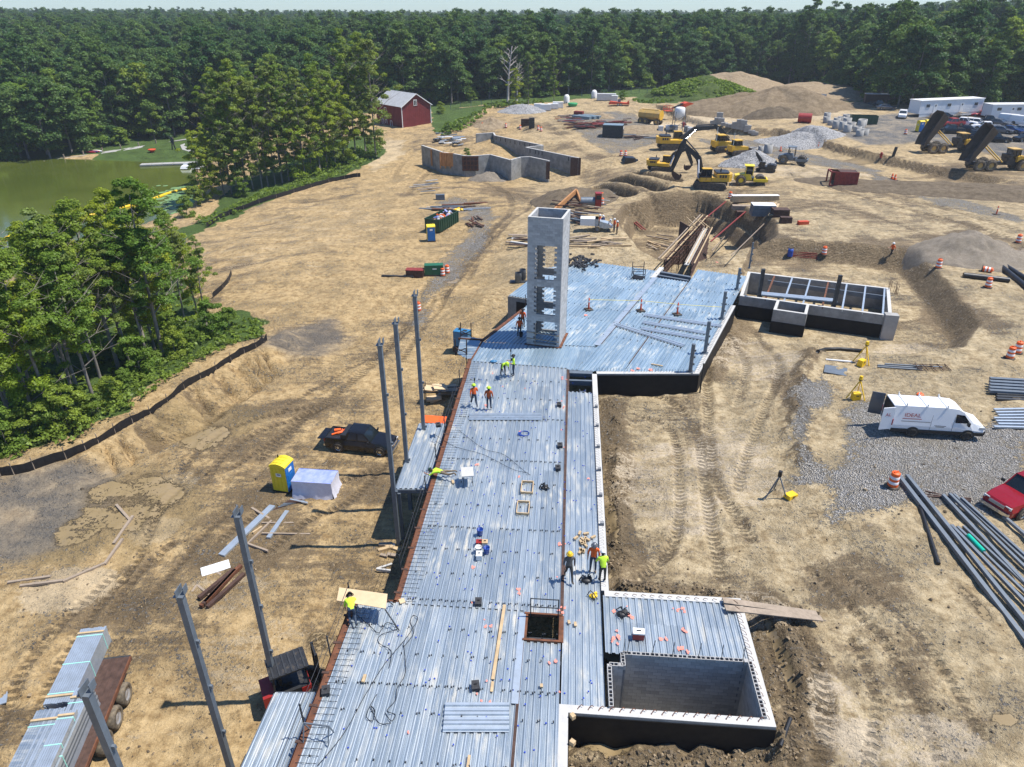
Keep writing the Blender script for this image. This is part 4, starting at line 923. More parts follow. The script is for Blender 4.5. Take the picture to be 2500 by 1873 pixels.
# ---- north-east foundation box
nb_ = thing('foundation_box', 'long grey concrete foundation box with steel beams and black coated base', 'foundation', (0, 0, 0))
n1, n2, n3, n4 = P(1806, 722, 0), P(2178, 772, 0), P(2172, 703, 0), P(1826, 663, 0)
mb = MB().m('concrete_wall'); mb.wallxy([n1, n2, n3, n4], -4.6, -.04, .3, closed=True, side=1); mb.build('wall_body', None, nb_)
mb = MB().m('concrete_white'); mb.wallxy([n1, n2, n3, n4], -.04, .0, .304, closed=True, side=1); mb.build('wall_cap', None, nb_)
mb = MB().m('black_coat'); mb.wallxy([n1, n2, n3], -4.6, -.95, .03, side=-1); mb.build('waterproof_coat', None, nb_)
mb = MB().m('concrete'); mb.prism([n1, n2, n3, n4], -4.7, -4.3); mb.build('floor_slab', None, nb_)
c_ = P(2188, 764, .35); mb = MB().m('concrete'); mb.box((c_.x - .25, c_.y + .2, -1.3), (1.15, .8, 2.9), -R(13)); mb.build('pier', None, nb_)
for k in range(7):
 f = .18 + .128 * k; a, b = n4.lerp(n3, f + .02), n1.lerp(n2, f - .005); mb = MB().m('galv' if k not in (0, 3) else 'rust'); mb.bar((a.x, a.y, -.12), (b.x, b.y, -.12), .16, .2); mb.build('cross_beam', None, nb_)
a, b = n4.lerp(n1, .28).lerp(n3, .16), n3.lerp(n2, .3); mb = MB().m('steel_grey'); mb.bar((a.x, a.y, -.3), (b.x, b.y, -.3), .14, .45); mb.build('long_beam', None, nb_)
a, b = P(1858, 719, .1), P(2044, 737, .1); mb = MB().m('galv')
for k in range(3): mb.bar(a + Vector((.1 * k, .28 * k, 0)), b + Vector((.1 * k, .28 * k, 0)), .24, .12)
mb.build('loose_sheet', None, nb_)
for u, v, vt in ((1853, 722, 657), (2036, 745, 672)):
 b = P(u, v, 0); mb = MB().m('steel_dark'); mb.bar((b.x, b.y, -.5), (b.x, b.y, TZ(b, vt)), .3); mb.build('column', None, nb_)
mb = MB().m('rust')
for k in range(9): q = n3 + Vector((random.uniform(-.6, .2), random.uniform(-1.8, .2), 0)); mb.bar((q.x, q.y, -.1), (q.x, q.y, random.uniform(.5, 1.2)), .03)
mb.build('rebar', None, nb_)
vb = thing('vent_box', 'square open concrete vent box on the side of the foundation', 'foundation', (0, 0, 0))
v1, v2 = P(1888, 756, 0), P(1970, 768, 0); d_ = (P(1897, 732, 0) - v1) * 1.0
mb = MB().m('concrete_wall'); mb.wallxy([v1, v2, v2 + d_, v1 + d_], -2.6, -.02, .26, closed=True, side=1); mb.build('wall_body', None, vb)
mb = MB().m('concrete_white'); mb.wallxy([v1, v2, v2 + d_, v1 + d_], -.02, .02, .262, closed=True, side=1); mb.build('wall_cap', None, vb)
mb = MB().m('black_coat'); mb.wallxy([v1 + d_, v1, v2, v2 + d_], -2.8, -1.15, .03, side=-1); mb.build('waterproof_coat', None, vb)
# ---- formwork wall north of the deck
fo = thing('formwork_wall', 'twin rusty steel formwork panels with timber walers and rebar in the pit', 'formwork', (0, 0, 0))
a0, a1 = P(1622, 636, 0), P(1722, 528, 0); b0, b1 = P(1688, 645, 0), P(1744, 562, 0)
for (a, b, mt) in ((a0, a1, 'rust_dark'), (b0, P(1733, 557, 0), 'rust_dark')):
 d_ = (b - a); n_ = 12
 for k in range(n_):
  p, q = a + d_ * (k / n_), a + d_ * ((k + .94) / n_); mb = MB().m(mt)
  mb.bar((p.x, p.y, -2.4), (q.x, q.y, -2.4), .1, 4.9)
  for z in np.arange(-4.4, 0, .6): mb.bar((p.x + .1, p.y - .03, z), (q.x + .1, q.y - .03, z), .1, .06)
  mb.build('form_panel', None, fo)
 for off, mt2 in ((.35, 'wood'), (.7, 'wood_old'), (-.3, 'wood')):
  nrm = Vector((-d_.y, d_.x, 0)).normalized() * off; mb = MB().m(mt2); mb.bar((a.x + nrm.x, a.y + nrm.y, .1), (b.x + nrm.x, b.y + nrm.y, .1), .12, .12); mb.build('waler', None, fo)
mb = MB().m('concrete_white'); mb.bar(b0 + Vector((-.55, 0, -.1)), P(1733, 557, 0) + Vector((-.55, 0, -.1)), .5, .1); mb.build('fresh_wall_top', None, fo)
rbm = MB().m('rust')
for k in range(26):
 p = a0.lerp(a1, k / 26) + Vector((random.uniform(.2, 1.5), 0, 0)); rbm.bar((p.x, p.y, -2), (p.x, p.y, random.uniform(.1, .6)), .05)
for k in range(9):
 p = a0.lerp(a1, k / 9); rbm.bar((p.x, p.y, .35), (p.x + 1.7, p.y + .2, .35), .06)
rbm.build('rebar', None, fo)
mb = MB().m('wood')
for (u, v, u2, v2) in ((1676,530,1697,550),(1693,530,1720,552),(1708,537,1734,557),(1680,542,1700,556)): mb.bar(P(u, v, .9), P(u2, v2, .3), .08)
mb.build('brace', None, fo)
mb = MB().m('rust_dark'); a, b = P(1661, 540, .3), P(1683, 555, .2); mb.bar((a.x, a.y, -2.2), (b.x, b.y, -2.2), .12, 5); mb.build('end_panel', None, fo)
nt_ = thing('notch_frame', 'grey steel box beams bridging the open notch in the deck edge', 'frame', (0, 0, 0))
a, b = WB(-16.4, 73.0, 0), WB(-13.1, 72.7, 0)
mb = MB().m('steel_grey'); mb.bar((a.x, a.y, -.3), (b.x, b.y, -.3), .4, .7); mb.build('cross_beam', None, nt_)
a, b = WB(-16.4, 71.9, 0), WB(-13.1, 71.6, 0); mb = MB().m('steel_grey'); mb.bar((a.x, a.y, -.1), (b.x, b.y, -.1), .3, .25); mb.build('cross_beam', None, nt_)
mb = MB().m('concrete_white'); mb.bar(WB(-16.7, 70.8, -.1), WB(-16.7, 74.6, -.1), .5, .24); mb.build('wall_top', None, nt_)
# ---- mid-ground retaining walls
rt = thing('retaining_walls', 'zigzag grey cast concrete retaining walls with vertical board marks', 'wall', (0, 0, 0)); ZR = -.5
def z1(lst): return [P(1000 + a / 5.03, 300 + b / 5.03, ZR) for a, b in lst]
front_ = z1([(150,275),(410,360),(520,375),(690,405),(800,405),(990,388),(1240,455),(1365,420),(1480,415),(1715,465)]); back_ = z1([(815,135),(1030,120),(1050,155),(1640,275),(1430,300),(2000,415),(2080,430)])
for pts in (front_, back_):
 for a, b in zip(pts[:-1], pts[1:]):
  n_ = max(1, int(round((b - a).length / .9)))
  for k in range(n_):                                      # every board-marked lift is its own panel
   p, q = a.lerp(b, k / n_), a.lerp(b, (k + .985) / n_); h = random.uniform(-.012, .012); mb = MB().m('concrete_wall')
   mb.bar((p.x, p.y + h, -2.72), (q.x, q.y + h, -2.72), .3 + abs(h), 4.4); mb.build('wall_panel', None, rt)
  mb = MB().m('concrete_white'); mb.bar((a.x, a.y, ZR - .01), (b.x, b.y, ZR - .01), .33, .06); mb.build('wall_cap', None, rt)
mb = MB().m('black_coat')
for f in np.linspace(.03, .95, 10): q = back_[2].lerp(back_[3], f); mb.box((q.x, q.y - .16, -1.05), (.3, .1, .7))
for f in (.1, .22, .3, .37, .93): q = back_[4].lerp(back_[5], f); mb.box((q.x, q.y - .16, -1.05), (.3, .1, .7))
mb.build('beam_pocket', None, rt)
mb = MB().m('wood_form'); q = z1([(460, 372)])[0]; mb.box((q.x, q.y - .3, -1.7), (3.0, .25, 2.6), -.2)
for dx in (-1.4, -.4, .6, 1.4): mb.box((q.x + dx, q.y - .5, -1.9), (.2, .15, 3.), -.2)
q = z1([(265, 320)])[0]; mb.box((q.x, q.y - .3, -2.2), (.35, .2, 3.2)); mb.box((q.x + .7, q.y - .3, -2.2), (.3, .2, 3.2)); mb.build('timber_form', None, rt)
mb = MB().m('rust_dark'); q = z1([(745, 405)])[0]; mb.box((q.x, q.y - .4, -1.9), (3.2, .2, 2.8))
mb.m('rust')
for dz in (-3, -2.2, -1.4, -.7): mb.box((q.x, q.y - .53, dz), (3.3, .12, .14))
for dx in np.linspace(-1.4, 1.4, 5): mb.box((q.x + dx, q.y - .55, -1.9), (.12, .12, 2.9))
mb.build('form_panel', None, rt)
mb = MB().m('rust_dark'); q = z1([(1700, 470)])[0]; mb.box((q.x, q.y - .25, -2.2), (.7, .2, 3.2)); q = z1([(2040, 425)])[0]; mb.box((q.x, q.y - .4, -2.6), (2.0, .2, 4.2))
for dz in (-4, -3.2, -2.4): mb.box((q.x, q.y - .52, dz), (2.0, .06, .08))
mb.build('form_panel', None, rt)
# TREES AND UNDERGROWTH
def leaf_cloud(rng, centres, radii, per, size, flat=.75, shell=.55, up=.55):
 """quads spread through clumps: centres (n,3), radii (n,), `per` leaves each"""
 n = len(centres); c = np.repeat(centres, per, 0); r = np.repeat(radii, per)
 d = rng.normal(size=(n * per, 3)); d /= np.linalg.norm(d, axis=1)[:, None]; d[:, 2] = np.where(d[:, 2] < -.35, -d[:, 2] * .6, d[:, 2])
 rad = r * (shell + (1 - shell) * rng.random(n * per)) * (.75 + .5 * rng.random(n * per))
 p = c + d * rad[:, None] * np.array([1, 1, flat])
 nrm = d + rng.normal(size=d.shape) * .55 + np.array([0, 0, up]); nrm /= np.linalg.norm(nrm, axis=1)[:, None]
 a = np.cross(nrm, rng.normal(size=d.shape)); a /= np.linalg.norm(a, axis=1)[:, None] + 1e-9; b = np.cross(nrm, a)
 s = size * (.55 + .9 * rng.random(n * per)); a *= s[:, None] * .5; b *= (s * (.5 + .4 * rng.random(n * per)))[:, None] * .5
 v = np.stack([p - a * 1.1, p - b + a * .15, p + a * 1.1, p + b + a * .15], 1).reshape(-1, 3)
 return v
def mesh_quads(name, v, mat):
 me = bpy.data.meshes.new(name); n = len(v); me.vertices.add(n); me.vertices.foreach_set('co', v.astype(np.float32).ravel())
 me.loops.add(n); me.loops.foreach_set('vertex_index', np.arange(n, dtype=np.int32)); me.polygons.add(n // 4)
 me.polygons.foreach_set('loop_start', np.arange(0, n, 4, dtype=np.int32)); me.update(calc_edges=True); me.materials.append(MT[mat]); return me
def trunk_mesh(rng, H, r, lean, limbs, top=.9, bark='bark', sub=True, z0=.4):
 mb = MB().m(bark); pts = []; nseg = 7
 for k in range(nseg + 1):
  f = k / nseg; pts.append((lean[0] * f * f + rng.normal() * .05 * H * .03 * (k > 0), lean[1] * f * f + rng.normal() * .05 * H * .03 * (k > 0), H * top * f - .3 * (k == 0)))
 mb.tube(pts, r, 7, r * .18); tips = []
 for i in range(limbs):
  f = z0 + (.92 - z0) * (i + rng.random() * .6) / limbs; j = min(nseg - 1, int(f * nseg)); b = Vector(pts[j]).lerp(Vector(pts[j + 1]), f * nseg - j); ang = i * 2.4 + rng.random()
  ln = H * (.10 + .20 * (1 - f)) * rng.uniform(.7, 1.35); e = b + Vector((math.cos(ang) * ln, math.sin(ang) * ln, ln * rng.uniform(.35, .9)))
  mid = b.lerp(e, .5) + Vector((0, 0, ln * .08)); mb.tube([b, mid, e], r * (.42 - .25 * f), 4, r * .06); tips.append(e)
  if sub:
   for q in range(2):
    a2 = ang + (-1) ** q * .8; e2 = mid + Vector((math.cos(a2) * ln * .45, math.sin(a2) * ln * .45, ln * .4)); mb.tube([mid, e2], r * .12, 3, r * .04); tips.append(e2)
 return mb.mesh('trunk'), np.array([tuple(t) for t in tips])
def make_tree(seed, H, cr, cb, nclump, per, leaf, mat, tr=.16, lean=(0, 0), limbs=12, taper=.35, flat=.75, up=.6):
 rng = np.random.default_rng(seed); tme, tips = trunk_mesh(rng, H, tr, lean, limbs, .93, z0=max(.2, cb))
 z = rng.random(nclump) ** .8; ang = rng.random(nclump) * 6.283; shape = np.sqrt(np.clip(1 - (2 * z - .85) ** 2 / 1.5, .05, 1)) * (1 - taper * z)
 rr = cr * shape * np.sqrt(.12 + .88 * rng.random(nclump)); hz = H * (cb + (1 - cb) * z)
 f = hz / H; c = np.stack([lean[0] * f * f + rr * np.cos(ang), lean[1] * f * f + rr * np.sin(ang), hz], 1)
 if len(tips): c = np.concatenate([c, tips[rng.integers(0, len(tips), max(1, nclump // 4))]])
 rad = cr * rng.uniform(.20, .42, len(c)) * (1.15 - .45 * np.clip(c[:, 2] / H, 0, 1))
 return tme, mesh_quads('crown', leaf_cloud(rng, c, rad, per, leaf, flat, .55, up), mat)
def tree_obj(kind, name, label, loc, rz, scale, group):
 o = thing(name, label, 'tree', loc, rz, group, scale); inst('trunk', kind[0], (0, 0, 0), 0, o); inst('crown', kind[1], (0, 0, 0), 0, o); return o
NEAR = [make_tree(11, 15.5, 2.3, .26, 60, 260, .175, 'leaf_bright', .17, (.5, .2), 14), make_tree(12, 14.5, 1.8, .40, 40, 250, .17, 'leaf_mid', .15, (-.7, .1), 13), make_tree(13, 16, 2.4, .28, 60, 260, .18, 'leaf_mid', .19, (.3, -.4), 14),
  make_tree(14, 12.5, 2.1, .16, 54, 260, .175, 'leaf_bright', .13, (-.3, .5), 12), make_tree(15, 15, 1.6, .42, 36, 250, .17, 'leaf_olive', .14, (.9, .2), 12)]
BUSH = [make_tree(21, 4.0, 1.9, .05, 26, 220, .18, 'leaf_mid', .06, (0, 0), 6, .2), make_tree(22, 3.0, 1.7, .05, 22, 220, .17, 'leaf_weed', .05, (0, 0), 6, .2)]
TALL = [make_tree(31, 21, 2.6, .10, 70, 190, .27, 'leaf_olive', .17, (.4, 0), 14), make_tree(32, 22, 2.3, .14, 64, 190, .27, 'leaf_mid', .16, (-.5, .3), 14), make_tree(33, 18, 2.8, .04, 72, 190, .28, 'leaf_bright', .16, (.2, .2), 12), make_tree(34, 20, 2.1, .2, 54, 190, .26, 'leaf_olive', .14, (.8, 0), 13)]
FOR = [make_tree(41 + k, h, r, b, n, 170, l, 'leaf_forest', .3, (0, 0), 7, tp, .75, .8) for k, (h, r, b, n, l, tp) in enumerate([(21, 6.0, .08, 66, .5, .25), (24, 5.2, .12, 62, .5, .4), (18, 6.6, .06, 68, .52, .15), (22, 4.4, .10, 54, .5, .55), (16, 5.2, .04, 58, .5, .25)])]
FORB = [make_tree(51 + k, h, r, b, n, 170, l, 'leaf_mid', .28, (0, 0), 7, tp, .75, .8) for k, (h, r, b, n, l, tp) in enumerate([(18, 5.2, .05, 58, .5, .3), (14, 4.4, .03, 52, .46, .3)])]
SHRUB = [make_tree(61, 7, 3.6, .02, 44, 130, .42, 'leaf_forest', .12, (0, 0), 5, .3), make_tree(62, 5.5, 3.2, .02, 40, 130, .4, 'leaf_mid', .1, (0, 0), 5, .3)]
rnd = random.Random(5)
# near left grove, between silt fence and water
NL = [(42,1064,1),(97,1049,3),(140,1044,1),(238,1004,2),(203,994,1),(188,990,4),(255,954,1),(290,900,2),(322,908,4),(365,893,1),(400,876,2),(381,864,3),(20,985,3),(80,955,0),(150,905,0),(220,885,3),(300,845,0),(350,825,0),(420,805,1),(452,785,4),(482,768,3),
      (0,885,3),(60,865,0),(120,835,0),(190,805,0),(260,785,1),(330,765,0),(390,745,0),(450,728,1),(30,785,0),(100,755,2),(200,725,0),(280,705,3),(350,695,2),(505,795,4),(-40,960,0),(-30,850,2),(-60,760,0),(150,690,1),(60,700,3),(10,1075,4),(420,690,3)]
for u, v, k in NL:
 g = G(u, v); s = rnd.uniform(.82, 1.12) * (.6 if (u < 170 and v < 900) else (.74 if v < 812 else 1))
 lab = ['leafy bright green tree in the grove behind the silt fence', 'slim tree with long bare trunk behind the silt fence', 'dense mid green tree in the grove behind the silt fence', 'small bright green tree in the grove behind the silt fence', 'thin olive green tree leaning in the grove behind the fence'][k]
 tree_obj(NEAR[k], 'broadleaf_tree', lab, g - Vector((0, 0, .1)), rnd.random() * 6.3, (s * 1.05, s * 1.05, s), 'trees of the grove behind the silt fence')
for k, (u, v) in enumerate([(60,1075),(120,1060),(170,1050),(230,1020),(275,985),(310,945),(345,915),(385,895),(430,870),(470,845),(520,815),(560,800),(20,1095),(200,1000),(300,870),(420,830)]):
 tree_obj(BUSH[k % 2], 'shrub', 'leafy bush among the trunks behind the silt fence', G(u, v), rnd.random() * 6, rnd.uniform(.5, .95), 'bushes behind the silt fence')
# clump between pond and bare hillside
MC = [(497,492,2),(520,482,2),(548,478,0),(566,474,1),(585,470,0),(603,466,1),(618,462,3),(640,460,0),(655,455,1),(672,450,3),(690,446,0),(706,442,1),(726,438,2),(745,434,3),(762,428,2),(782,424,1),(800,414,2),(820,408,0),(842,398,2),(600,445,1),(640,436,0),(690,424,3),(740,410,1),(790,396,0),(560,452,3),(520,455,2),(850,382,1)]
for u, v, k in MC:
 g = G(u, v); s = rnd.uniform(.9, 1.1) * (.72 if u < 540 else 1)
 lab = ['olive green tall tree in the clump between pond and bare slope', 'mid green tall tree in the clump between pond and bare slope', 'bright yellowish tree low leaved in the clump by the pond', 'thin stemmed tall tree in the clump between pond and slope'][k]
 tree_obj(TALL[k], 'broadleaf_tree', lab, g - Vector((0, 0, .2)), rnd.random() * 6.3, s, 'trees of the clump between pond and bare slope')
for u, v, k, s, lab in [(893, 378, 1, 1.15, 'tall dark tree left of the red barn'), (918, 382, 0, 1.2, 'tallest olive tree right beside the red barn'), (868, 372, 0, 1.1, 'second tall tree left of the red barn'), (852, 350, 1, 1.15, 'tall tree further behind beside the barn clump')]:
 tree_obj(TALL[k], 'broadleaf_tree', lab, G(u, v) - Vector((0, 0, .2)), rnd.random() * 6, s, None)
# forest
EDGE = [(-900,400,-8.4),(-100,394,-8.4),(120,386,-8),(330,349,-7.5),(480,322,-6),(700,300,-5),(930,262,-2),(1180,240,-1),(1400,231,0),(1640,208,.5),(1800,203,.8),(1940,206,1),(2060,226,1.5),(2110,250,2),(2190,275,2.2),(2260,272,2.4),(2500,268,2),(2900,262,2)]
EW = [P(*e) for e in EDGE]; ex = np.array([p.x / p.y for p in EW]); ed = np.array([p.y for p in EW])
def edge_y(x, y): return np.interp(x / y, ex, ed)
pts = []; y = 150.
while y < 1500:
 sp = 6.0 if y < 330 else (8 if y < 600 else 12); half = .80 * y + 25; x = -half
 while x < half:
  px_, py_ = x + rnd.uniform(-.45, .45) * sp, y + rnd.uniform(-.45, .45) * sp; e = float(edge_y(px_, py_))
  if py_ > e + 1: pts.append((px_, py_, py_ - e))
  x += sp
 y += sp * .92
pts.sort(key=lambda p: p[2]); pa = np.array(pts); pz_ = gl(pa[:, 0], pa[:, 1]); vis = np.abs(pa[:, 0]) < .76 * pa[:, 1]
order = [i for i in range(len(pts)) if vis[i]]; front = set(order[:285])
zone = lambda x, y: 'across the pond' if x / y < -.36 else ('behind the red barn' if x / y < -.02 else ('behind the gravel road' if x / y < .3 else ('behind the earth mound' if x / y < .46 else 'behind the office trailers')))
for i in sorted(front):
 x, y, d = pts[i]; low = d < 4 and rnd.random() < .45; k = rnd.randrange(5); z = zone(x, y); zi = float(pz_[i])
 if low: kind = SHRUB[k % 2]; lab = 'low bushy tree at the forest edge ' + z
 elif rnd.random() < .2: kind = FORB[k % 2]; lab = 'bright green round tree at the forest edge ' + z
 else: kind = FOR[k]; lab = 'tall dark green tree at the forest edge ' + z
 s = rnd.uniform(.72, 1.12); tree_obj(kind, 'forest_tree', lab, (x, y, zi - .3), rnd.random() * 6.3, (s, s, s * rnd.uniform(.9, 1.1)), 'forest edge trees ' + z)
protos = bpy.data.collections.new('forest_kinds')
for k, (tm_, cm_) in enumerate(FOR + FORB[:1] + FOR[:3]):
 bm = bmesh.new(); bm.from_mesh(tm_); nt0 = len(bm.faces); bm.from_mesh(cm_); bm.faces.ensure_lookup_table()
 for f in bm.faces[nt0:]: f.material_index = 1
 me = bpy.data.meshes.new('forest_kind'); bm.to_mesh(me); bm.free(); me.materials.append(MT['bark']); me.materials.append(cm_.materials[0]); protos.objects.link(bpy.data.objects.new('forest_kind', me))
rest = [i for i in range(len(pts)) if i not in front]
me = bpy.data.meshes.new('forest'); me.from_pydata([(pts[i][0], pts[i][1], float(pz_[i]) - .3) for i in rest], [], []); fo_ = bpy.data.objects.new('forest', me); COL.objects.link(fo_)
fo_['kind'] = 'stuff'; tag(fo_, 'dense green broadleaf forest filling the background', 'forest')
ng = bpy.data.node_groups.new('forest', 'GeometryNodeTree'); ng.interface.new_socket('Geometry', in_out='INPUT', socket_type='NodeSocketGeometry'); ng.interface.new_socket('Geometry', in_out='OUTPUT', socket_type='NodeSocketGeometry')
gi, go = ng.nodes.new('NodeGroupInput'), ng.nodes.new('NodeGroupOutput'); iop = ng.nodes.new('GeometryNodeInstanceOnPoints'); ci = ng.nodes.new('GeometryNodeCollectionInfo'); ci.inputs[0].default_value = protos; ci.inputs[1].default_value = True; ci.inputs[2].default_value = True
rv = ng.nodes.new('FunctionNodeRandomValue'); rv.data_type = 'INT'; rv.inputs[4].default_value = 0; rv.inputs[5].default_value = len(protos.objects) - 1; rv.inputs[8].default_value = 3
rr_ = ng.nodes.new('FunctionNodeRandomValue'); rr_.data_type = 'FLOAT_VECTOR'; rr_.inputs[0].default_value = (0, 0, 0); rr_.inputs[1].default_value = (0, 0, 6.28)
rs_ = ng.nodes.new('FunctionNodeRandomValue'); rs_.data_type = 'FLOAT_VECTOR'; rs_.inputs[0].default_value = (.8, .8, .72); rs_.inputs[1].default_value = (1.3, 1.3, 1.12)
L = ng.links.new; L(gi.outputs[0], iop.inputs['Points']); L(ci.outputs[0], iop.inputs['Instance']); iop.inputs['Pick Instance'].default_value = True
L(rv.outputs[2], iop.inputs['Instance Index']); L(rr_.outputs[0], iop.inputs['Rotation']); L(rs_.outputs[0], iop.inputs['Scale']); L(iop.outputs[0], go.inputs[0])
fo_.modifiers.new('trees', 'NODES').node_group = ng
# dead trees
def dead_tree(label, loc, H, r, seed, group=None, rz=0.):
 rng = np.random.default_rng(seed); o = thing('dead_tree', label, 'tree', loc, rz, group); tm, _ = trunk_mesh(rng, H, r, (H * .08, 0), 15, .95, 'bark_dead', True, .3); inst('trunk', tm, (0, 0, 0), 0, o); return o
dead_tree('pale dead tree with bare forked branches at the road bend', G(1240, 251), 17, .45, 3); dead_tree('second bare grey tree close to the forest edge', G(1262, 246), 12, .25, 4)
for k, (u, v, h) in enumerate([(38, 740, 10), (85, 760, 9), (8, 720, 9)]): dead_tree('leafless pale sapling standing by the water', G(u, v), h, .1, 70 + k, 'leafless saplings by the water', k)
for u, v, k, s, lab in [(1258,262,2,.62,'round grey green willow bush under the dead tree'),(1290,256,0,.7,'leafy tree right of the dead tree by the road'),(1352,258,1,.75,'tall thin tree standing alone beside the road gate')]:
 tree_obj(TALL[k], 'broadleaf_tree', lab, G(u, v) - Vector((0, 0, .2)), rnd.random() * 6, s, None)
for k, (u, v, s, lab) in enumerate([(1076,278,.8,'dark shrub just behind the barn yard fence'),(1150,250,1.1,'wide grey green shrub near the road behind the barn'),(1094,322,.6,'weedy shrub on the slope right of the barn'),(1120,318,.5,'low weeds shrub on the grassy slope near the barn'),(1140,385,.5,'shrub on the bank behind the concrete walls'),(1128,392,.4,'small shrub beside the scrap heap'),(1520,245,.7,'rounded shrub in the grass by the road'),(2425,268,.8,'yellow green shrub between the two office trailers'),(590,480,.9,'leafy shrub at the foot of the clump by the fence'),(480,505,1.2,'dark shrub at the water edge of the clump'),(458,530,.9,'small shrub at the pond corner')]):
 tree_obj(BUSH[k % 2], 'shrub', lab, G(u, v), rnd.random() * 6, s, None)
# undergrowth: countless small leaves
def undergrowth(name, label, polys, dens, hmax, leaf, seed, mat):
 rng = np.random.default_rng(seed); out = []
 for pl, z in polys:
  w_ = np.array(pp(pl, z)); lo, hi = w_.min(0), w_.max(0); n = int((hi - lo).prod() * dens); p = lo + rng.random((n, 2)) * (hi - lo)
  p = p[polysd(p[:, 0], p[:, 1], [tuple(q) for q in w_]) < 0]
  if not len(p): continue
  zz_ = gl(p[:, 0], p[:, 1]); lump = np.clip(.55 + 1.1 * fbm(p[:, 0] * .35, p[:, 1] * .35, 3, seed), .12, 1.3)
  c = np.stack([p[:, 0], p[:, 1], zz_ + hmax * lump * .55], 1); out.append(leaf_cloud(rng, c, hmax * lump * .6, 14, leaf, 1.0, .3))
 o = bpy.data.objects.new(name, mesh_quads(name, np.concatenate(out), mat)); COL.objects.link(o); o['kind'] = 'stuff'; tag(o, label, 'undergrowth')
undergrowth('undergrowth', 'weeds and brush along the silt fence', [([(-60,1150),(0,1140),(60,1124),(180,1094),(300,1026),(450,922),(560,858),(645,822),(640,785),(560,760),(490,770),(440,820),(330,900),(250,985),(130,1030),(0,1060)], -4.4)], 3.2, 1.1, .24, 5, 'leaf_weed')
undergrowth('fence_weeds', 'tall grass and weeds below the clump by the pond', [([(470,535),(560,490),(680,455),(770,420),(850,385),(940,365),(935,392),(860,425),(760,455),(600,505),(500,545)], -5.8)], 1.3, 1.2, .36, 6, 'leaf_weed')
undergrowth('slope_grass', 'green grass and weeds on the slope by the barn', [([(1060,318),(1120,300),(1185,272),(1190,285),(1140,316),(1090,330)], -2.4), ([(1180,252),(1320,246),(1330,254),(1190,264)], -1), ([(1540,244),(1640,240),(1650,250),(1560,251)], .6)], .5, .9, .6, 8, 'leaf_weed')
undergrowth('grove_floor', 'shaded brush on the grove floor', [([(0,1060),(130,1030),(250,985),(330,900),(440,820),(490,770),(470,720),(380,720),(200,780),(0,880),(-80,1000)], -5.4)], .8, .8, .42, 9, 'leaf_mid')
# VEHICLES AND MACHINES (all face +X, origin on the ground)
_wc = {}
def wheel(parent, pos, r, w_, rim='chrome', tyre='rubber', rimr=.58):
 key = (round(r, 3), round(w_, 3), rim, tyre)
 if key not in _wc:
  a = MB().m(tyre); pr = [(r * rimr, -w_ / 2), (r * .9, -w_ / 2), (r, -w_ * .32), (r, w_ * .32), (r * .9, w_ / 2), (r * rimr, w_ / 2), (r * rimr, -w_ / 2)]
  a.lathe(pr, n=18)
  if r > .6:
   for k in range(18):
    t = k * math.pi / 9; a.box((r * 1.0 * math.cos(t), r * math.sin(t), 0), (.09, .16, w_ * .8), t)
  b = MB().m(rim); b.lathe([(0, w_ * .34), (r * .2, w_ * .38), (r * .32, w_ * .28), (r * .5, w_ * .3), (r * (rimr + .01), w_ * .42)], n=18); b.lathe([(0, -w_ * .3), (r * (rimr + .01), -w_ * .4)], n=18)
  _wc[key] = (a.mesh('tyre'), b.mesh('rim'))
 tm, rm = _wc[key]; s = 1 if pos[1] >= 0 else -1
 o = inst('wheel', tm, pos, 0, parent, rot=(-s * math.pi / 2, 0, 0)); inst('rim', rm, (0, 0, 0), 0, o); return o
def hull(mb, st):
 """stations (x, zb, zt, wb, wm, wt, zm): rounded body sections skinned along X"""
 vs = []; n = 8
 for x, zb, zt, wb, wm, wt, zm in st: vs += [(x, -wb, zb), (x, -wm, zm), (x, -wt, zt - .02), (x, -wt * .7, zt), (x, wt * .7, zt), (x, wt, zt - .02), (x, wm, zm), (x, wb, zb)]
 fs = []
 for k in range(len(st) - 1):
  for i in range(n): a = k * n + i; b = k * n + (i + 1) % n; fs.append((a, b, b + n, a + n))
 fs += [list(range(n - 1, -1, -1)), list(range((len(st) - 1) * n, len(st) * n))]
 mb.add(vs, fs)
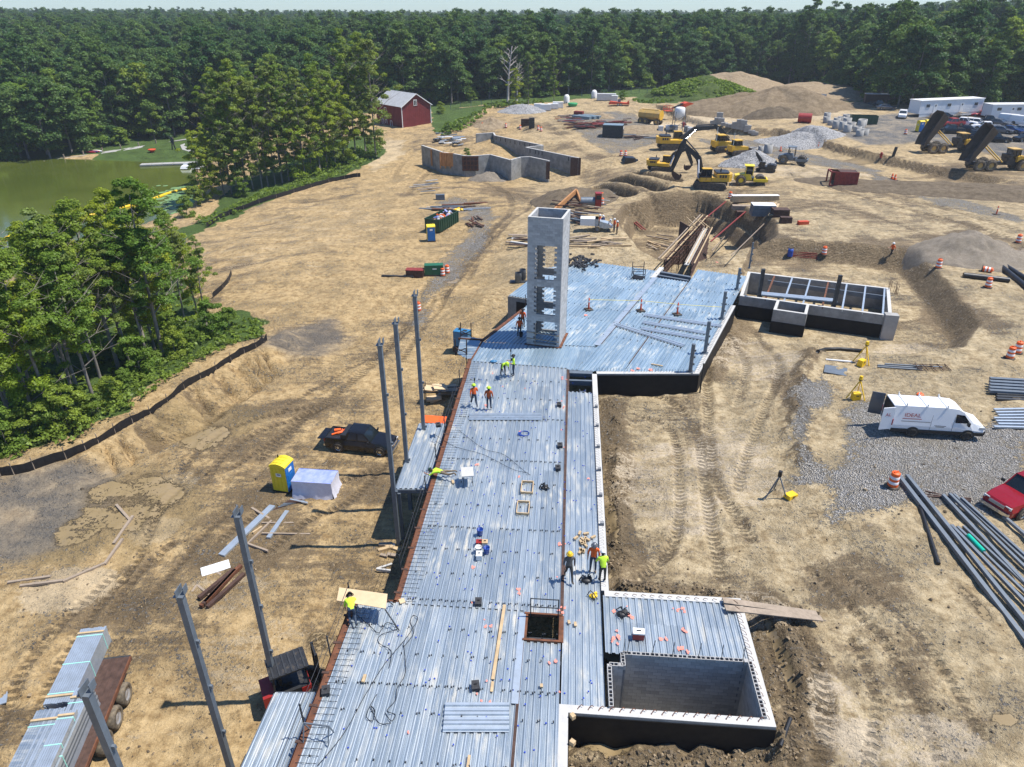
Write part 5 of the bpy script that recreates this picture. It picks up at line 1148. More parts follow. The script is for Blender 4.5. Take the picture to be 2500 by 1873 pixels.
def car(name, label, cat, loc, rz, paint, kind='sedan', group=None, s=1., glass='glass', lights=True):
 o = thing(name, label, cat, loc, rz, group, s)
 K = dict(sedan=(4.7, .90, .33, 1.36, 2.75), suv=(4.7, .95, .37, 1.62, 2.75), pickup=(5.6, .98, .40, 1.82, 3.45), van=(5.6, .99, .36, 2.05, 3.4))[kind]; L, wd, wr, ht, wbse = K; h = L / 2; xf, xr = wbse / 2 + .1, -wbse / 2 + .1
 bt = {'sedan': .92, 'suv': 1.02, 'pickup': 1.12, 'van': 1.15}[kind]; hood = bt - (.04 if kind != 'sedan' else .1); zb = wr * .62
 mb = MB().m(paint)
 st = [(h, zb + .15, hood * .80, wd * .72, wd * .80, wd * .7, .6), (h - .12, zb, hood * .9, wd * .86, wd * .93, wd * .8, .62), (h - .9, zb, hood, wd * .93, wd, wd * .88, .7), (h - 1.5, zb, bt, wd * .94, wd, wd * .92, .72),
          (-h + .9, zb, bt, wd * .94, wd, wd * .92, .74), (-h + .12, zb, bt * .98, wd * .9, wd * .96, wd * .86, .7), (-h, zb + .12, bt * .92, wd * .8, wd * .86, wd * .78, .66)]
 hull(mb, st); mb.build('body', None, o)
 # cabin: x of windscreen base, roof front, roof back, rear glass base
 cx = dict(sedan=(1.0, .25, -1.0, -1.75), suv=(1.1, .45, -1.85, -2.25), pickup=(1.15, .5, -.75, -.95), van=(1.75, 1.1, -2.5, -2.72))[kind]; rt_ = wd * .76
 mb = MB().m(glass); mb.add([(cx[0], -wd * .86, bt - .02), (cx[0], wd * .86, bt - .02), (cx[3], wd * .88, bt - .02), (cx[3], -wd * .88, bt - .02), (cx[1], -rt_, ht - .04), (cx[1], rt_, ht - .04), (cx[2], rt_, ht - .04), (cx[2], -rt_, ht - .04)], [(3, 2, 1, 0), (4, 5, 6, 7), (0, 1, 5, 4), (1, 2, 6, 5), (2, 3, 7, 6), (3, 0, 4, 7)]); mb.build('windows', None, o)
 mb = MB().m(paint); hull(mb, [(cx[1] + .08, ht - .07, ht - .02, rt_ * .98, rt_ + .02, rt_ * .9, ht - .05), (cx[1] - .3, ht - .08, ht + .03, rt_ * .98, rt_ + .03, rt_ * .9, ht - .04), (cx[2] - .05, ht - .08, ht + .02, rt_ * .98, rt_ + .03, rt_ * .9, ht - .04)])
 for s_ in (-1, 1):
  mb.bar((cx[0], s_ * wd * .87, bt - .03), (cx[1], s_ * (rt_ + .005), ht - .05), .07); mb.bar((cx[3], s_ * wd * .89, bt - .03), (cx[2], s_ * (rt_ + .005), ht - .05), .12)
  xm = (cx[1] + cx[2]) / 2 + (.1 if kind != 'van' else .5); mb.bar((xm, s_ * wd * .895, bt - .03), (xm, s_ * (rt_ + .01), ht - .05), .08)
 if kind == 'van':
  for s_ in (-1, 1): mb.add([(.35, s_ * wd * .9, bt), (-2.7, s_ * wd * .9, bt), (-2.5, s_ * (rt_ + .015), ht - .05), (.35, s_ * (rt_ + .015), ht - .05)], [(0, 1, 2, 3)])
 mb.build('roof', None, o)
 if kind == 'pickup':
  mb = MB().m('black_plastic'); mb.box((-1.85, 0, bt - .0), (1.65, wd * 1.5, .03)); mb.build('bed_liner', None, o)
  mb = MB().m(paint)
  for s_ in (-1, 1): mb.box((-1.85, s_ * wd * .86, bt + .03), (1.75, .1, .08))
  mb.box((-2.72, 0, bt + .03), (.08, wd * 1.7, .08)); mb.build('bed_rail', None, o)
 for s_ in (-1, 1):
  for x in (xf, xr):
   mb = MB().m('black_plastic'); mb.cyl((x, s_ * (wd * .96), wr + .03), (x, s_ * (wd + .004), wr + .03), wr * 1.22, n=16); mb.build('wheel_arch', None, o); wheel(o, (x, s_ * (wd - .07), wr), wr, .23)
 if lights:
  for s_ in (-1, 1):
   mb = MB().m('lamp_clear'); mb.box((h - .08, s_ * wd * .66, hood * .78), (.14, .34, .15)); mb.build('headlight', None, o)
   mb = MB().m('lamp_red'); mb.box((-h + .05, s_ * wd * .78, bt * .8), (.1, .16, .26)); mb.build('tail_light', None, o)
  mb = MB().m('chrome' if kind == 'pickup' else 'black_plastic'); mb.box((h - .02, 0, hood * .72), (.08, wd * .95, .2)); mb.build('grille', None, o)
  mb = MB().m('chrome' if kind == 'pickup' else paint); mb.box((h + .02, 0, zb + .2), (.16, wd * 1.7, .2)); mb.box((-h - .02, 0, zb + .22), (.14, wd * 1.7, .18)); mb.build('bumper', None, o)
  for s_ in (-1, 1): mb = MB().m('black_plastic'); mb.box((cx[0] - .15, s_ * (wd + .1), bt + .1), (.1, .2, .16)); mb.build('mirror', None, o)
 return o
def face(a, b):                                              # heading from picture point a towards b on the ground
 p, q = G(*a), G(*b); return math.atan2(q.y - p.y, q.x - p.x)
# black pickup with tools in its bed
g = G(885, 1093); pk = car('pickup_truck', 'black extended cab pickup with tailgate down and orange tools in bed', 'pickup', g, R(-11), 'black_car', 'pickup', s=.95)
mb = MB().m('black_car'); mb.box((-3.05, 0, .98), (.62, 1.6, .06)); mb.build('tailgate', None, pk)
mb = MB().m('black_plastic'); mb.box((-1.1, 0, 1.35), (.5, 1.7, .4)); mb.build('tool_box', None, pk)
mb = MB().m('orange_plastic'); mb.tube([(-2.3, -.4, 1.2), (-1.7, .1, 1.25), (-1.5, .5, 1.25)], .07); mb.tube([(-1.8, .5, 1.22), (-1.6, .1, 1.22), (-1.9, -.2, 1.2)], .06); mb.box((-2.1, .3, 1.22), (.5, .3, .14), .4); mb.build('orange_hose', None, pk)
# red pickup at the right edge
car('pickup_truck', 'dark red pickup with chrome grille parked on the gravel', 'pickup', G(2505, 1228), R(-158), 'red_car', 'pickup', s=1.0)
# white high-side cargo van, rear doors open
v = thing('cargo_van', 'white cargo van with roof rack and open rear doors on gravel', 'van', G(2268, 1050), R(-7), None, (.92, .95, .86))
L, wd = 6.6, 1.0; mb = MB().m('white_car')
hull(mb, [(3.25, .5, .95, .75, .85, .72, .65), (3.1, .42, 1.12, .92, .97, .82, .7), (2.35, .42, 1.38, .98, 1.02, .86, .8), (1.55, .42, 2.2, .98, 1.02, .82, .9), (1.15, .42, 2.44, .98, 1.03, .80, .95), (.4, .42, 2.52, .98, 1.03, .80, .95), (-3.1, .42, 2.52, .98, 1.03, .80, .95), (-3.2, .42, 2.48, .97, 1.02, .78, .95)]); mb.build('body', None, v)
mb = MB().m('black_plastic'); mb.box((0.0, 0, .50), (6.3, 2.09, .26)); mb.box((3.2, 0, .55), (.2, 1.8, .3)); mb.build('lower_trim', None, v)
mb = MB().m('glass'); mb.add([(2.36, -.80, 1.395), (2.36, .80, 1.395), (1.58, .76, 2.23), (1.58, -.76, 2.23)], [(0, 1, 2, 3)]); mb.build('windscreen', None, v)
for s_ in (-1, 1): mb = MB().m('glass'); mb.add([(2.1, s_ * .975, 1.38), (1.05, s_ * 1.0, 1.38), (1.05, s_ * .88, 2.05), (1.6, s_ * .9, 2.0)], [(0, 1, 2, 3)]); mb.build('side_window', None, v)
for x in (2.1, -1.65):
 for s_ in (-1, 1): mb = MB().m('black_plastic'); mb.cyl((x, s_ * .98, .4), (x, s_ * 1.05, .4), .44, n=16); mb.build('wheel_arch', None, v); wheel(v, (x, s_ * .95, .35), .35, .24)
mb = MB().m('black_plastic'); mb.box((-3.21, 0, 1.5), (.04, 1.6, 1.8)); mb.build('rear_opening', None, v)
for s_, ang in ((-1, .25), (1, -.25)):
 d_ = thing('rear_door', '', '', (-3.2, s_ * 1.0, 0), 0); del d_['label'], d_['category']; d_.parent = v; d_.rotation_euler.z = ang
 mb = MB().m('white_car' if s_ < 0 else 'grey_car'); mb.box((-.45, 0, 1.5), (.9, .06, 1.9)); q = mb.build('door_panel', None, d_)
for x in (-2.4, -1.0, .35):
 mb = MB().m('white_paint'); mb.bar((x, -.85, 2.62), (x, .85, 2.62), .05)
 for s_ in (-1, 1): mb.bar((x, s_ * .82, 2.5), (x, s_ * .82, 2.75), .06)
 mb.build('roof_rack_bar', None, v)
for s_ in (-1, 1):
 mb = MB().m('lamp_red'); mb.box((-3.18, s_ * .99, 1.15), (.1, .09, .5)); mb.build('tail_light', None, v); mb = MB().m('lamp_clear'); mb.box((3.0, s_ * .85, .95), (.35, .2, .2)); mb.build('headlight', None, v)
 mb = MB().m('black_plastic'); mb.box((1.9, s_ * 1.15, 1.4), (.12, .24, .3)); mb.build('mirror', None, v)
def text(parent, s, size, loc, rot, mat, name='lettering', align='CENTER', ext=.004):
 c = bpy.data.curves.new(name, 'FONT'); c.body = s; c.size = size; c.align_x = align; c.extrude = ext; o = bpy.data.objects.new(name, c); COL.objects.link(o)
 dg = bpy.context.evaluated_depsgraph_get(); me = bpy.data.meshes.new_from_object(o.evaluated_get(dg)); bpy.data.objects.remove(o); me.materials.clear(); me.materials.append(MT[mat])
 return inst(name, me, loc, 0, parent, rot=rot)
text(v, 'IDEAL', .42, (-1.9, -1.0, 1.68), (math.pi / 2 - .12, 0, 0), 'lettering_red')
mb = MB().m('lettering_red'); mb.box((-1.9, -1.012, 1.52), (1.3, .01, .05)); mb.build('lettering_line', None, v)
mb = MB().m('lettering_black'); mb.box((0.1, -1.035, 1.05), (.8, .01, .04)); mb.box((.1, -1.035, .96), (.6, .01, .04)); mb.build('lettering_line', None, v)
mb = MB().m('black_plastic'); mb.box((-1.6, -1.03, 1.3), (2.0, .02, .03)); mb.build('door_track', None, v)
for x in (-.55, .95): mb = MB().m('grey_car'); mb.box((x, -1.028, 1.25), (.015, .01, 1.4)); mb.build('door_seam', None, v)
text(v, 'AL', .4, (-3.62, -1.14, 1.7), (math.pi / 2, 0, .25), 'lettering_red', 'lettering')
# ---- parked cars behind the haul trucks
CARS = [(2147,262,-35,'black_car','pickup','black pickup in front of the dark enclosed trailer'),(2162,268,-10,'grey_car','sedan','grey hatchback next to the black pickup near the trailer'),(2202,287,-118,'white_car','suv','white car facing the site in front of the office trailer'),
 (2296,289,178,'navy_car','sedan','dark blue grey sedan parked under the long office trailer'),(2392,285,172,'red_car','sedan','bright red sports sedan between the two office trailers'),(2322,309,-170,'red_paint','pickup','dark red pickup in the back parking row'),(2350,307,-40,'white_car','pickup','white pickup next to the dark red pickup'),
 (2382,307,-40,'white_car','suv','white car between white pickup and dark truck'),(2412,302,-20,'black_car','pickup','long black pickup in the back parking row'),(2440,306,-60,'grey_car','sedan','dark grey sedan beside the black pickup'),(2468,302,-50,'white_car','van','white panel van in the back parking row'),(2496,306,-60,'white_car','van','white van at the end of the parking row'),
 (2318,326,175,'black_car','pickup','black pickup behind the raised dump bodies'),(2362,322,-30,'navy_car','sedan','dark teal sedan in the middle parking row'),(2404,318,160,'white_car','pickup','white crew cab pickup backed in the middle row'),(2444,324,-50,'grey_car','sedan','charcoal sedan in the middle parking row'),(2468,323,-60,'blue_car','sedan','blue hatchback in the middle parking row'),(2496,322,-50,'silver_car','sedan','silver sedan at the end of the middle row'),
 (2428,347,-25,'black_car','pickup','shiny black pickup parked on the asphalt front row'),(2376,340,-30,'navy_car','pickup','dark navy pickup half hidden behind the raised dump body'),(2500,345,-170,'black_car','suv','dark vehicle cut by the edge on the asphalt')]
for u, v_, a, p, k, lab in CARS:
 g = G(u, v_); car('parked_car', lab, 'pickup' if k == 'pickup' else ('van' if k == 'van' else 'car'), g, R(a), p, k, 'vehicles parked by the office trailers', 1.0, 'glass_far', False)
# ---- crawler parts
def track(parent, y, L, h, w_, mat='track_mud', n=7):
 r = h / 2; pts = []
 for k in range(n): t = -math.pi / 2 + math.pi * k / (n - 1); pts.append((L / 2 - r + r * math.cos(t), r + r * math.sin(t)))
 for k in range(n): t = math.pi / 2 + math.pi * k / (n - 1); pts.append((-L / 2 + r + r * math.cos(t), r + r * math.sin(t)))
 mb = MB().m(mat); mb.side(pts, y - w_ / 2, y + w_ / 2); mb.m('black_machine')
 for s_ in (-1, 1):
  for k in range(6): x = -L / 2 + r + (L - 2 * r) * k / 5; mb.cyl((x, y + s_ * w_ / 2, r), (x, y + s_ * (w_ / 2 + .03), r), r * .55 if k in (0, 5) else r * .3, n=10)
 m2 = 'track_mud'; mb.m(m2)
 for k in range(int(L / .25)):
  x = -L / 2 + .2 + k * .25
  if x < L / 2 - .15: mb.box((x, y, h + .015), (.06, w_, .04)); mb.box((x, y, .0), (.06, w_, .03))
 mb.build('track', None, parent)
def excavator(label, loc, rz, trz, s, boom_a, arm_a, bucket_a, paint='yellow_machine', boomcol='black_machine', mini=False, boom_l=6.0, arm_l=3.2):
 o = thing('excavator', label, 'excavator', loc, rz, None, s)
 base = bpy.data.objects.new('undercarriage', None); COL.objects.link(base); base.parent = o; base.rotation_euler.z = trz - rz
 for s_ in (-1, 1): track(base, s_ * 1.25, 4.9, 1.0, .7)
 mb = MB().m('black_machine'); mb.box((0, 0, .65), (2.2, 2.2, .5)); mb.cyl((0, 0, .8), (0, 0, 1.15), .75, n=16); mb.build('track_frame', None, base)
 mb = MB().m(paint); mb.prism([(1.9, -1.4), (1.9, 1.4), (-2.4, 1.4), (-2.9, .9), (-3.05, 0), (-2.9, -.9), (-2.4, -1.4)], 1.15, 1.75); mb.prism([(-.6, -1.42), (-.6, 1.42), (-2.4, 1.42), (-2.95, .9), (-3.1, 0), (-2.95, -.9), (-2.4, -1.42)], 1.75, 2.25); mb.build('body', None, o)
 mb = MB().m('black_machine'); mb.prism([(-.5, -1.2), (-.5, 1.2), (-2.2, 1.2), (-2.5, .8), (-2.5, -.8), (-2.2, -1.2)], 2.25, 2.5); mb.build('engine_cover', None, o)
 mb = MB().m('black_machine')
 for x in (-1.9, -1.5, -1.1):
  for s_ in (-1, 1): MB().m('black_machine').box((x, s_ * 1.43, 1.95), (.3, .02, .4)).build('grille', None, o)
 mb.cyl((-1.2, .7, 2.5), (-1.2, .7, 3.0), .1, n=8); mb.build('exhaust', None, o)
 mb = MB().m('glass'); mb.side([(1.85, 1.3), (2.0, 2.0), (1.6, 2.95), (.25, 2.95), (.15, 1.3)], .45, 1.35); mb.build('cab_glass', None, o)
 mb = MB().m('black_machine')
 for y in (.45, 1.36):
  for a, b in (((1.85, 1.3), (2.02, 2.0)), ((2.02, 2.0), (1.62, 2.97)), ((.2, 1.3), (.25, 2.97)), ((1.0, 1.3), (1.0, 2.97)), ((.15, 1.9), (2.0, 1.9))): mb.bar((a[0], y, a[1]), (b[0], y, b[1]), .08)
 mb.m(paint if not mini else 'black_machine'); mb.box((.93, .9, 3.0), (1.45, 1.0, .1)); mb.build('cab', None, o)
 # boom in the XZ plane at y = -.1
 f = Vector((1.4, 0, 1.9)); e = f + Vector((math.cos(boom_a), 0, math.sin(boom_a))) * boom_l; k = f.lerp(e, .45) + Vector((-math.sin(boom_a), 0, math.cos(boom_a))) * (boom_l * .14)
 mb = MB().m(boomcol)
 def plate(pts, w0, y=-.1): mb.side([(p[0], p[2]) for p in pts], y - w0 / 2, y + w0 / 2)
 def limb(a, b, t0, t1, w0):
  d = (b - a).normalized(); n = Vector((-d.z, 0, d.x)); plate([a - n * t0, b - n * t1, b + n * t1, a + n * t0], w0)
 limb(f, k, .28, .42, .55); limb(k - (k - f).normalized() * .1, e, .41, .24, .53); mb.build('boom', None, o)
 ad = Vector((math.cos(arm_a), 0, math.sin(arm_a))); at_ = e - ad * .7; ae = e + ad * arm_l; mb = MB().m(boomcol); limb(at_, e, .18, .38, .42); limb(e, ae, .38, .17, .44); mb.build('arm', None, o)
 mb = MB().m('chrome'); mb.tube([f + Vector((.5, -.45, -.5)), k + Vector((0, -.45, -.2))], .09, 8); mb.tube([f + Vector((.5, .35, -.5)), k + Vector((0, .35, -.2))], .09, 8); mb.m('black_machine')
 n = (k - f).normalized(); mb.tube([k + Vector((0, -.1, .5)), at_], .1, 8); mb.tube([e + ad * .4 + Vector((.3, -.1, .35)), ae - ad * .35 + Vector((.25, -.1, .2))], .09, 8); mb.build('hydraulic_cylinder', None, o)
 b1 = Vector((math.cos(bucket_a), 0, math.sin(bucket_a))); nn = Vector((-b1.z, 0, b1.x)); mb = MB().m('rust_dark' if not mini else 'black_machine')
 pr = [ae, ae + b1 * .75 + nn * .1, ae + b1 * 1.35 - nn * .2, ae + b1 * 1.5 - nn * .75, ae + b1 * 1.15 - nn * 1.15, ae + b1 * 1.0 - nn * 1.1, ae + b1 * 1.25 - nn * .7, ae + b1 * 1.15 - nn * .35, ae + b1 * .6 - nn * .15]
 for y in (-.78, .55): mb.side([(p.x, p.z) for p in [ae, pr[1], pr[2], pr[3], pr[4]]], y, y + .05)
 mb.side([(p.x, p.z) for p in pr], -.76, .58)
 for y in (-.7, -.35, 0, .3): mb.bar((pr[4].x, y, pr[4].z), (pr[4].x - b1.x * .2 - nn.x * .1, y, pr[4].z - b1.z * .2 - nn.z * .2), .1)
 mb.build('bucket', None, o); return o
excavator('large yellow excavator with raised black boom beside the yellow roller', G(1733, 458), R(176), R(160), 1.05, R(54), R(-72), R(-105), boom_l=5.6, arm_l=4.2)
excavator('yellow excavator with black boom reaching over the bulldozers', G(1640, 364), R(-4), R(4), 1.14, R(18), R(-42), R(-120), boom_l=6.6, arm_l=3.4)
excavator('compact yellow and black excavator digging the narrow trenches', G(1612, 417), R(-20), R(5), .84, R(38), R(-66), R(-130), boom_l=4.6, arm_l=3.6)
excavator('dark grey mini excavator beside the round gravel pile', G(1868, 420), R(150), R(10), .58, R(60), R(-120), R(-120), 'black_machine', 'black_machine', True, 3.4, 2.4)
def dozer(label, loc, rz, s=1.):
 o = thing('bulldozer', label, 'bulldozer', loc, rz, None, s)
 for s_ in (-1, 1): track(o, s_ * 1.0, 3.4, 1.05, .65)
 mb = MB().m('yellow_machine'); mb.side([(-1.7, .8), (-1.7, 1.9), (-.2, 1.95), (.1, 1.75), (1.7, 1.6), (1.75, .8)], -.7, .7); mb.box((-1.6, 0, 1.5), (.6, 1.7, .8)); mb.build('body', None, o)
 mb = MB().m('glass'); mb.side([(.35, 1.85), (.1, 2.75), (-1.0, 2.75), (-1.1, 1.85)], -.7, .7); mb.build('cab_glass', None, o)
 mb = MB().m('black_machine')
 for y in (-.72, .72):
  for a, b in (((.35, 1.85), (.1, 2.75)), ((-1.1, 1.85), (-1.0, 2.75)), ((-.4, 1.85), (-.4, 2.75))): mb.bar((a[0], y, a[1]), (b[0], y, b[1]), .09)
 mb.build('cab_frame', None, o); mb = MB().m('yellow_machine'); mb.box((-.45, 0, 2.82), (1.5, 1.7, .12)); mb.build('roof', None, o)
 mb = MB().m('black_machine'); mb.cyl((.9, .4, 1.7), (.9, .4, 2.4), .07, n=8); mb.build('exhaust', None, o)
 mb = MB().m('yellow_machine')
 for s_ in (-1, 1): mb.bar((-.2, s_ * 1.4, .6), (2.3, s_ * 1.4, .5), .16, .25)
 mb.build('push_arm', None, o); mb = MB().m('track_mud'); mb.side([(2.35, .05), (2.55, .1), (2.45, .7), (2.6, 1.25), (2.45, 1.25), (2.28, .7)], -1.75, 1.75); mb.build('blade', None, o)
 mb = MB().m('steel_grey'); mb.tube([(-1.6, -.6, 1.9), (-1.6, -.6, 4.2)], .05); mb.build('mast', None, o); return o
dozer('yellow bulldozer with cab parked behind the mast dozer', G(1762, 370), R(12), 1.15); dozer('yellow bulldozer with tall mast beside the round gravel pile', G(1800, 380), R(18), 1.05)
def roller(label, loc, rz, paint, open_cab, s=1.):
 o = thing('soil_roller', label, 'roller', loc, rz, None, s)
 mb = MB().m(paint); mb.side([(-2.6, .75), (-2.5, 1.45), (-1.2, 1.75), (-.1, 1.7), (.2, .8)], -.85, .85); mb.build('engine_hood', None, o)
 for s_ in (-1, 1): wheel(o, (-1.55, s_ * 1.05, .78), .78, .5, paint if not open_cab else 'grey_car', 'rubber_mud', .5)
 mb = MB().m('black_machine'); mb.box((-.2, 0, .9), (1.6, 1.5, .5)); mb.build('chassis', None, o)
 if not open_cab:
  mb = MB().m('glass'); mb.side([(.25, 1.5), (.15, 2.85), (-.95, 2.85), (-1.05, 1.6)], -.72, .72); mb.build('cab_glass', None, o)
 mb = MB().m(paint if not open_cab else 'black_machine')
 for x in (.2, -1.0):
  for s_ in (-1, 1): mb.bar((x, s_ * .72, 1.4), (x * .9, s_ * .72, 2.95), .1)
 mb.build('cab_frame', None, o); mb = MB().m('yellow_loud' if not open_cab else 'steel_grey'); mb.box((-.4, 0, 2.98), (1.5, 1.75, .1)); mb.build('canopy', None, o)
 mb = MB().m('black_plastic'); mb.box((-.5, 0, 1.65), (.5, .6, .25)); mb.box((-.72, 0, 1.95), (.12, .6, .6)); mb.build('seat', None, o)
 mb = MB().m(paint)
 for s_ in (-1, 1): mb.box((1.5, s_ * 1.12, .85), (2.1, .16, .42))
 mb.box((2.5, 0, .85), (.2, 2.3, .42)); mb.box((.55, 0, .85), (.3, 2.3, .42)); mb.build('drum_yoke', None, o)
 mb = MB().m('track_mud'); mb.cyl((1.5, -1.0, .78), (1.5, 1.0, .78), .78, n=22)
 if open_cab:
  for k in range(14):
   t = k * math.pi / 7
   for y in np.linspace(-.9, .9, 7): mb.box((1.5 + .8 * math.cos(t), y, .78 + .8 * math.sin(t)), (.1, .12, .1), 0, 0, -t)
 mb.build('drum', None, o); return o
roller('bright yellow single drum roller behind the large excavator', G(1830, 450), R(-12), 'yellow_loud', False, 1.0); roller('grey padfoot roller with open canopy near the concrete ring', G(1934, 400), R(-26), 'steel_grey', True, 1.0)
def dump_truck(label, loc, rz, s=1.):
 o = thing('dump_truck', label, 'dump truck', loc, rz, None, s)
 mb = MB().m('yellow_machine'); mb.side([(2.9, 1.5), (2.9, 2.35), (3.2, 2.55), (4.6, 2.35), (5.3, 2.05), (5.5, 1.4), (5.45, .95), (4.9, .95), (4.7, 1.75), (4.2, 2.0), (3.5, 2.0), (3.1, 1.75)], -1.35, 1.35); mb.build('hood', None, o)
 mb = MB().m('black_machine'); mb.box((2.2, 0, 1.5), (1.5, 1.6, 1.1)); mb.box((-1.2, 0, 1.15), (6.6, .9, .5)); mb.box((3.9, 0, 1.1), (2.6, 1.2, .7)); mb.box((1.9, 0, 2.2), (.6, 2.4, .8)); mb.build('chassis', None, o)
 mb = MB().m('glass'); mb.side([(3.5, 2.4), (3.3, 3.4), (2.2, 3.4), (2.1, 2.4)], -.85, .85); mb.build('cab_glass', None, o)
 mb = MB().m('black_machine')
 for y in (-.88, .88):
  for x in (3.42, 2.75, 2.15): mb.bar((x + .05, y, 2.4), (x - .05, y, 3.45), .1)
 mb.build('cab_frame', None, o); mb = MB().m('yellow_tank'); mb.box((2.75, 0, 3.5), (1.6, 2.0, .14)); mb.build('cab_roof', None, o)
 mb = MB().m('black_machine')
 for y in (-1.2, 1.2): mb.tube([(3.6, y, 2.5), (3.6, y, 3.2), (4.3, y, 3.1), (4.3, y, 2.4)], .03, 4)
 mb.build('handrail', None, o)
 for x in (-3.1, -1.25, 4.1):
  for s_ in (-1, 1): wheel(o, (x, s_ * 1.25, .93), .93, .68, 'yellow_tank', 'rubber_mud', .5)
 piv = Vector((-4.2, 0, 1.75)); a = R(62); ca, sa = math.cos(a), math.sin(a)
 def tp(x, z): return (piv.x + x * ca - z * sa, piv.z + x * sa + z * ca)
 mb = MB().m('dumper_steel'); wdt = 1.5
 mb.side([tp(-.6, .1), tp(5.2, -.35), tp(5.35, -.2), tp(-.55, .25)], -1.0, 1.0)                       # floor
 for s_ in (-1, 1):
  q = [(*tp(-.6, .1), 1.0), (*tp(5.2, -.35), 1.0), (*tp(5.5, 1.3), wdt), (*tp(4.9, 1.45), wdt), (*tp(.6, 1.15), wdt), (*tp(-.9, .75), wdt)]
  vs = [(x, s_ * y, z) for x, z, y in q] + [(x, s_ * (y + .08), z) for x, z, y in q]; n = 6
  mb.add(vs, [list(range(n)), list(range(2 * n - 1, n - 1, -1))] + [(i, n + i, n + (i + 1) % n, (i + 1) % n) for i in range(n)])
 mb.add([(tp(5.2, -.35)[0], -1.0, tp(5.2, -.35)[1]), (tp(5.2, -.35)[0], 1.0, tp(5.2, -.35)[1]), (tp(5.5, 1.3)[0], 1.5, tp(5.5, 1.3)[1]), (tp(5.7, 1.5)[0], 1.1, tp(5.7, 1.5)[1]), (tp(5.7, 1.5)[0], -1.1, tp(5.7, 1.5)[1]), (tp(5.5, 1.3)[0], -1.5, tp(5.5, 1.3)[1])], [(0, 1, 2, 3, 4, 5)])
 mb.build('dump_body', None, o)
 for s_ in (-1, 1): mb = MB().m('yellow_machine'); q = tp(2.9, -.2); mb.tube([(.9, s_ * .65, 1.4), (q[0], s_ * .65, q[1])], .1, 8); mb.build('hoist_cylinder', None, o)
 return o
dump_truck('yellow articulated dump truck with raised empty body near the blue toilet', G(2305, 372), R(2), 1.02); dump_truck('yellow articulated dump truck with raised body furthest from the blue toilet', G(2422, 415), R(-1), 1.02)
# ---- water tanker, boom lift, black forklift, mixer
t_ = thing('water_tanker', 'dusty yellow octagonal water tank trailer on wheels', 'tanker', G(1587, 303), R(-38), None, 1.0)
mb = MB().m('yellow_tank'); mb.front([(1.2 * math.cos(R(22.5 + 45 * k)), 2.3 + 1.2 * math.sin(R(22.5 + 45 * k))) for k in range(8)], -3.0, 3.0); mb.build('tank', None, t_)
mb = MB().m('yellow_machine'); mb.front([(1.26 * math.cos(R(22.5 + 45 * k)), 2.3 + 1.26 * math.sin(R(22.5 + 45 * k))) for k in range(8)], 2.95, 3.05); mb.build('end_rim', None, t_)
mb = MB().m('yellow_tank'); mb.box((0, 0, 3.5), (4.5, .7, .15)); mb.build('walkway', None, t_); mb = MB().m('black_machine'); mb.box((0, 0, .95), (6, 1.1, .4)); mb.build('chassis', None, t_)
for x in (-2.3, -.9, 2.2):
 for s_ in (-1, 1): wheel(t_, (x, s_ * 1.0, .7), .7, .5, 'yellow_tank', 'rubber_mud', .5)
b = thing('boom_lift', 'orange articulated boom lift with lowered basket', 'boom lift', G(1672, 273), R(200), None, 1.15)
mb = MB().m('black_machine'); mb.box((0, 0, .7), (2.6, 1.9, .45)); mb.build('chassis', None, b)
for x in (-1.1, 1.1):
 for s_ in (-1, 1): wheel(b, (x, s_ * .95, .48), .48, .35, 'grey_car', 'rubber')
mb = MB().m('orange_paint'); mb.side([(-1.6, .95), (-1.5, 1.9), (-.2, 2.2), (.9, 1.9), (1.0, .95)], -.9, .9); mb.build('turret', None, b)
mb = MB().m('black_machine'); mb.bar((.5, 0, 1.9), (3.6, 0, .9), .3, .3); mb.build('boom', None, b)
mb = MB().m('orange_paint'); mb.box((4.6, 0, .4), (1.6, 1.6, .15))
for x in (3.8, 5.4):
 for y in (-.8, .8): mb.bar((x, y, .4), (x, y, 1.5), .08)
for z in (.9, 1.5): mb.bar((3.8, -.8, z), (5.4, -.8, z), .07); mb.bar((3.8, .8, z), (5.4, .8, z), .07); mb.bar((3.8, -.8, z), (3.8, .8, z), .07); mb.bar((5.4, -.8, z), (5.4, .8, z), .07)
mb.build('basket', None, b)
f = thing('forklift', 'red and black rough terrain forklift beside the deck edge', 'forklift', P(722, 1702, -4.65), R(28), None, .9)
mb = MB().m('black_machine'); mb.box((-.3, 0, .95), (2.2, 1.3, .7)); mb.m('red_paint'); mb.box((-1.3, 0, 1.15), (.6, 1.4, .7)); mb.box((.6, 0, 1.0), (.5, 1.35, .5)); mb.build('body', None, f)
mb = MB().m('black_machine')
for x, y in ((-1.0, -.6), (-1.0, .6), (.75, -.6), (.75, .6)): mb.bar((x, y, 1.2), (x * .92, y, 2.6), .09)
mb.build('roll_cage', None, f); mb = MB().m('black_machine'); mb.box((-.1, 0, 2.65), (2.0, 1.45, .1)); mb.m('steel_dark')
for x in np.linspace(-.9, .7, 6): mb.box((x, 0, 2.72), (.08, 1.4, .04))
mb.build('overhead_guard', None, f)
mb = MB().m('black_machine')
for y in (-.45, .45): mb.bar((1.35, y, .2), (1.35, y, 3.0), .12, .16)
for z in (.6, 1.6, 2.9): mb.bar((1.35, -.45, z), (1.35, .45, z), .1)
mb.build('mast', None, f); mb = MB().m('steel_dark')
for y in (-.4, .4): mb.box((2.1, y, .15), (1.3, .14, .06))
mb.build('fork', None, f); mb = MB().m('black_plastic'); mb.box((-.3, 0, 1.5), (.5, .6, .2)); mb.box((-.6, 0, 1.8), (.15, .6, .5)); mb.build('seat', None, f)
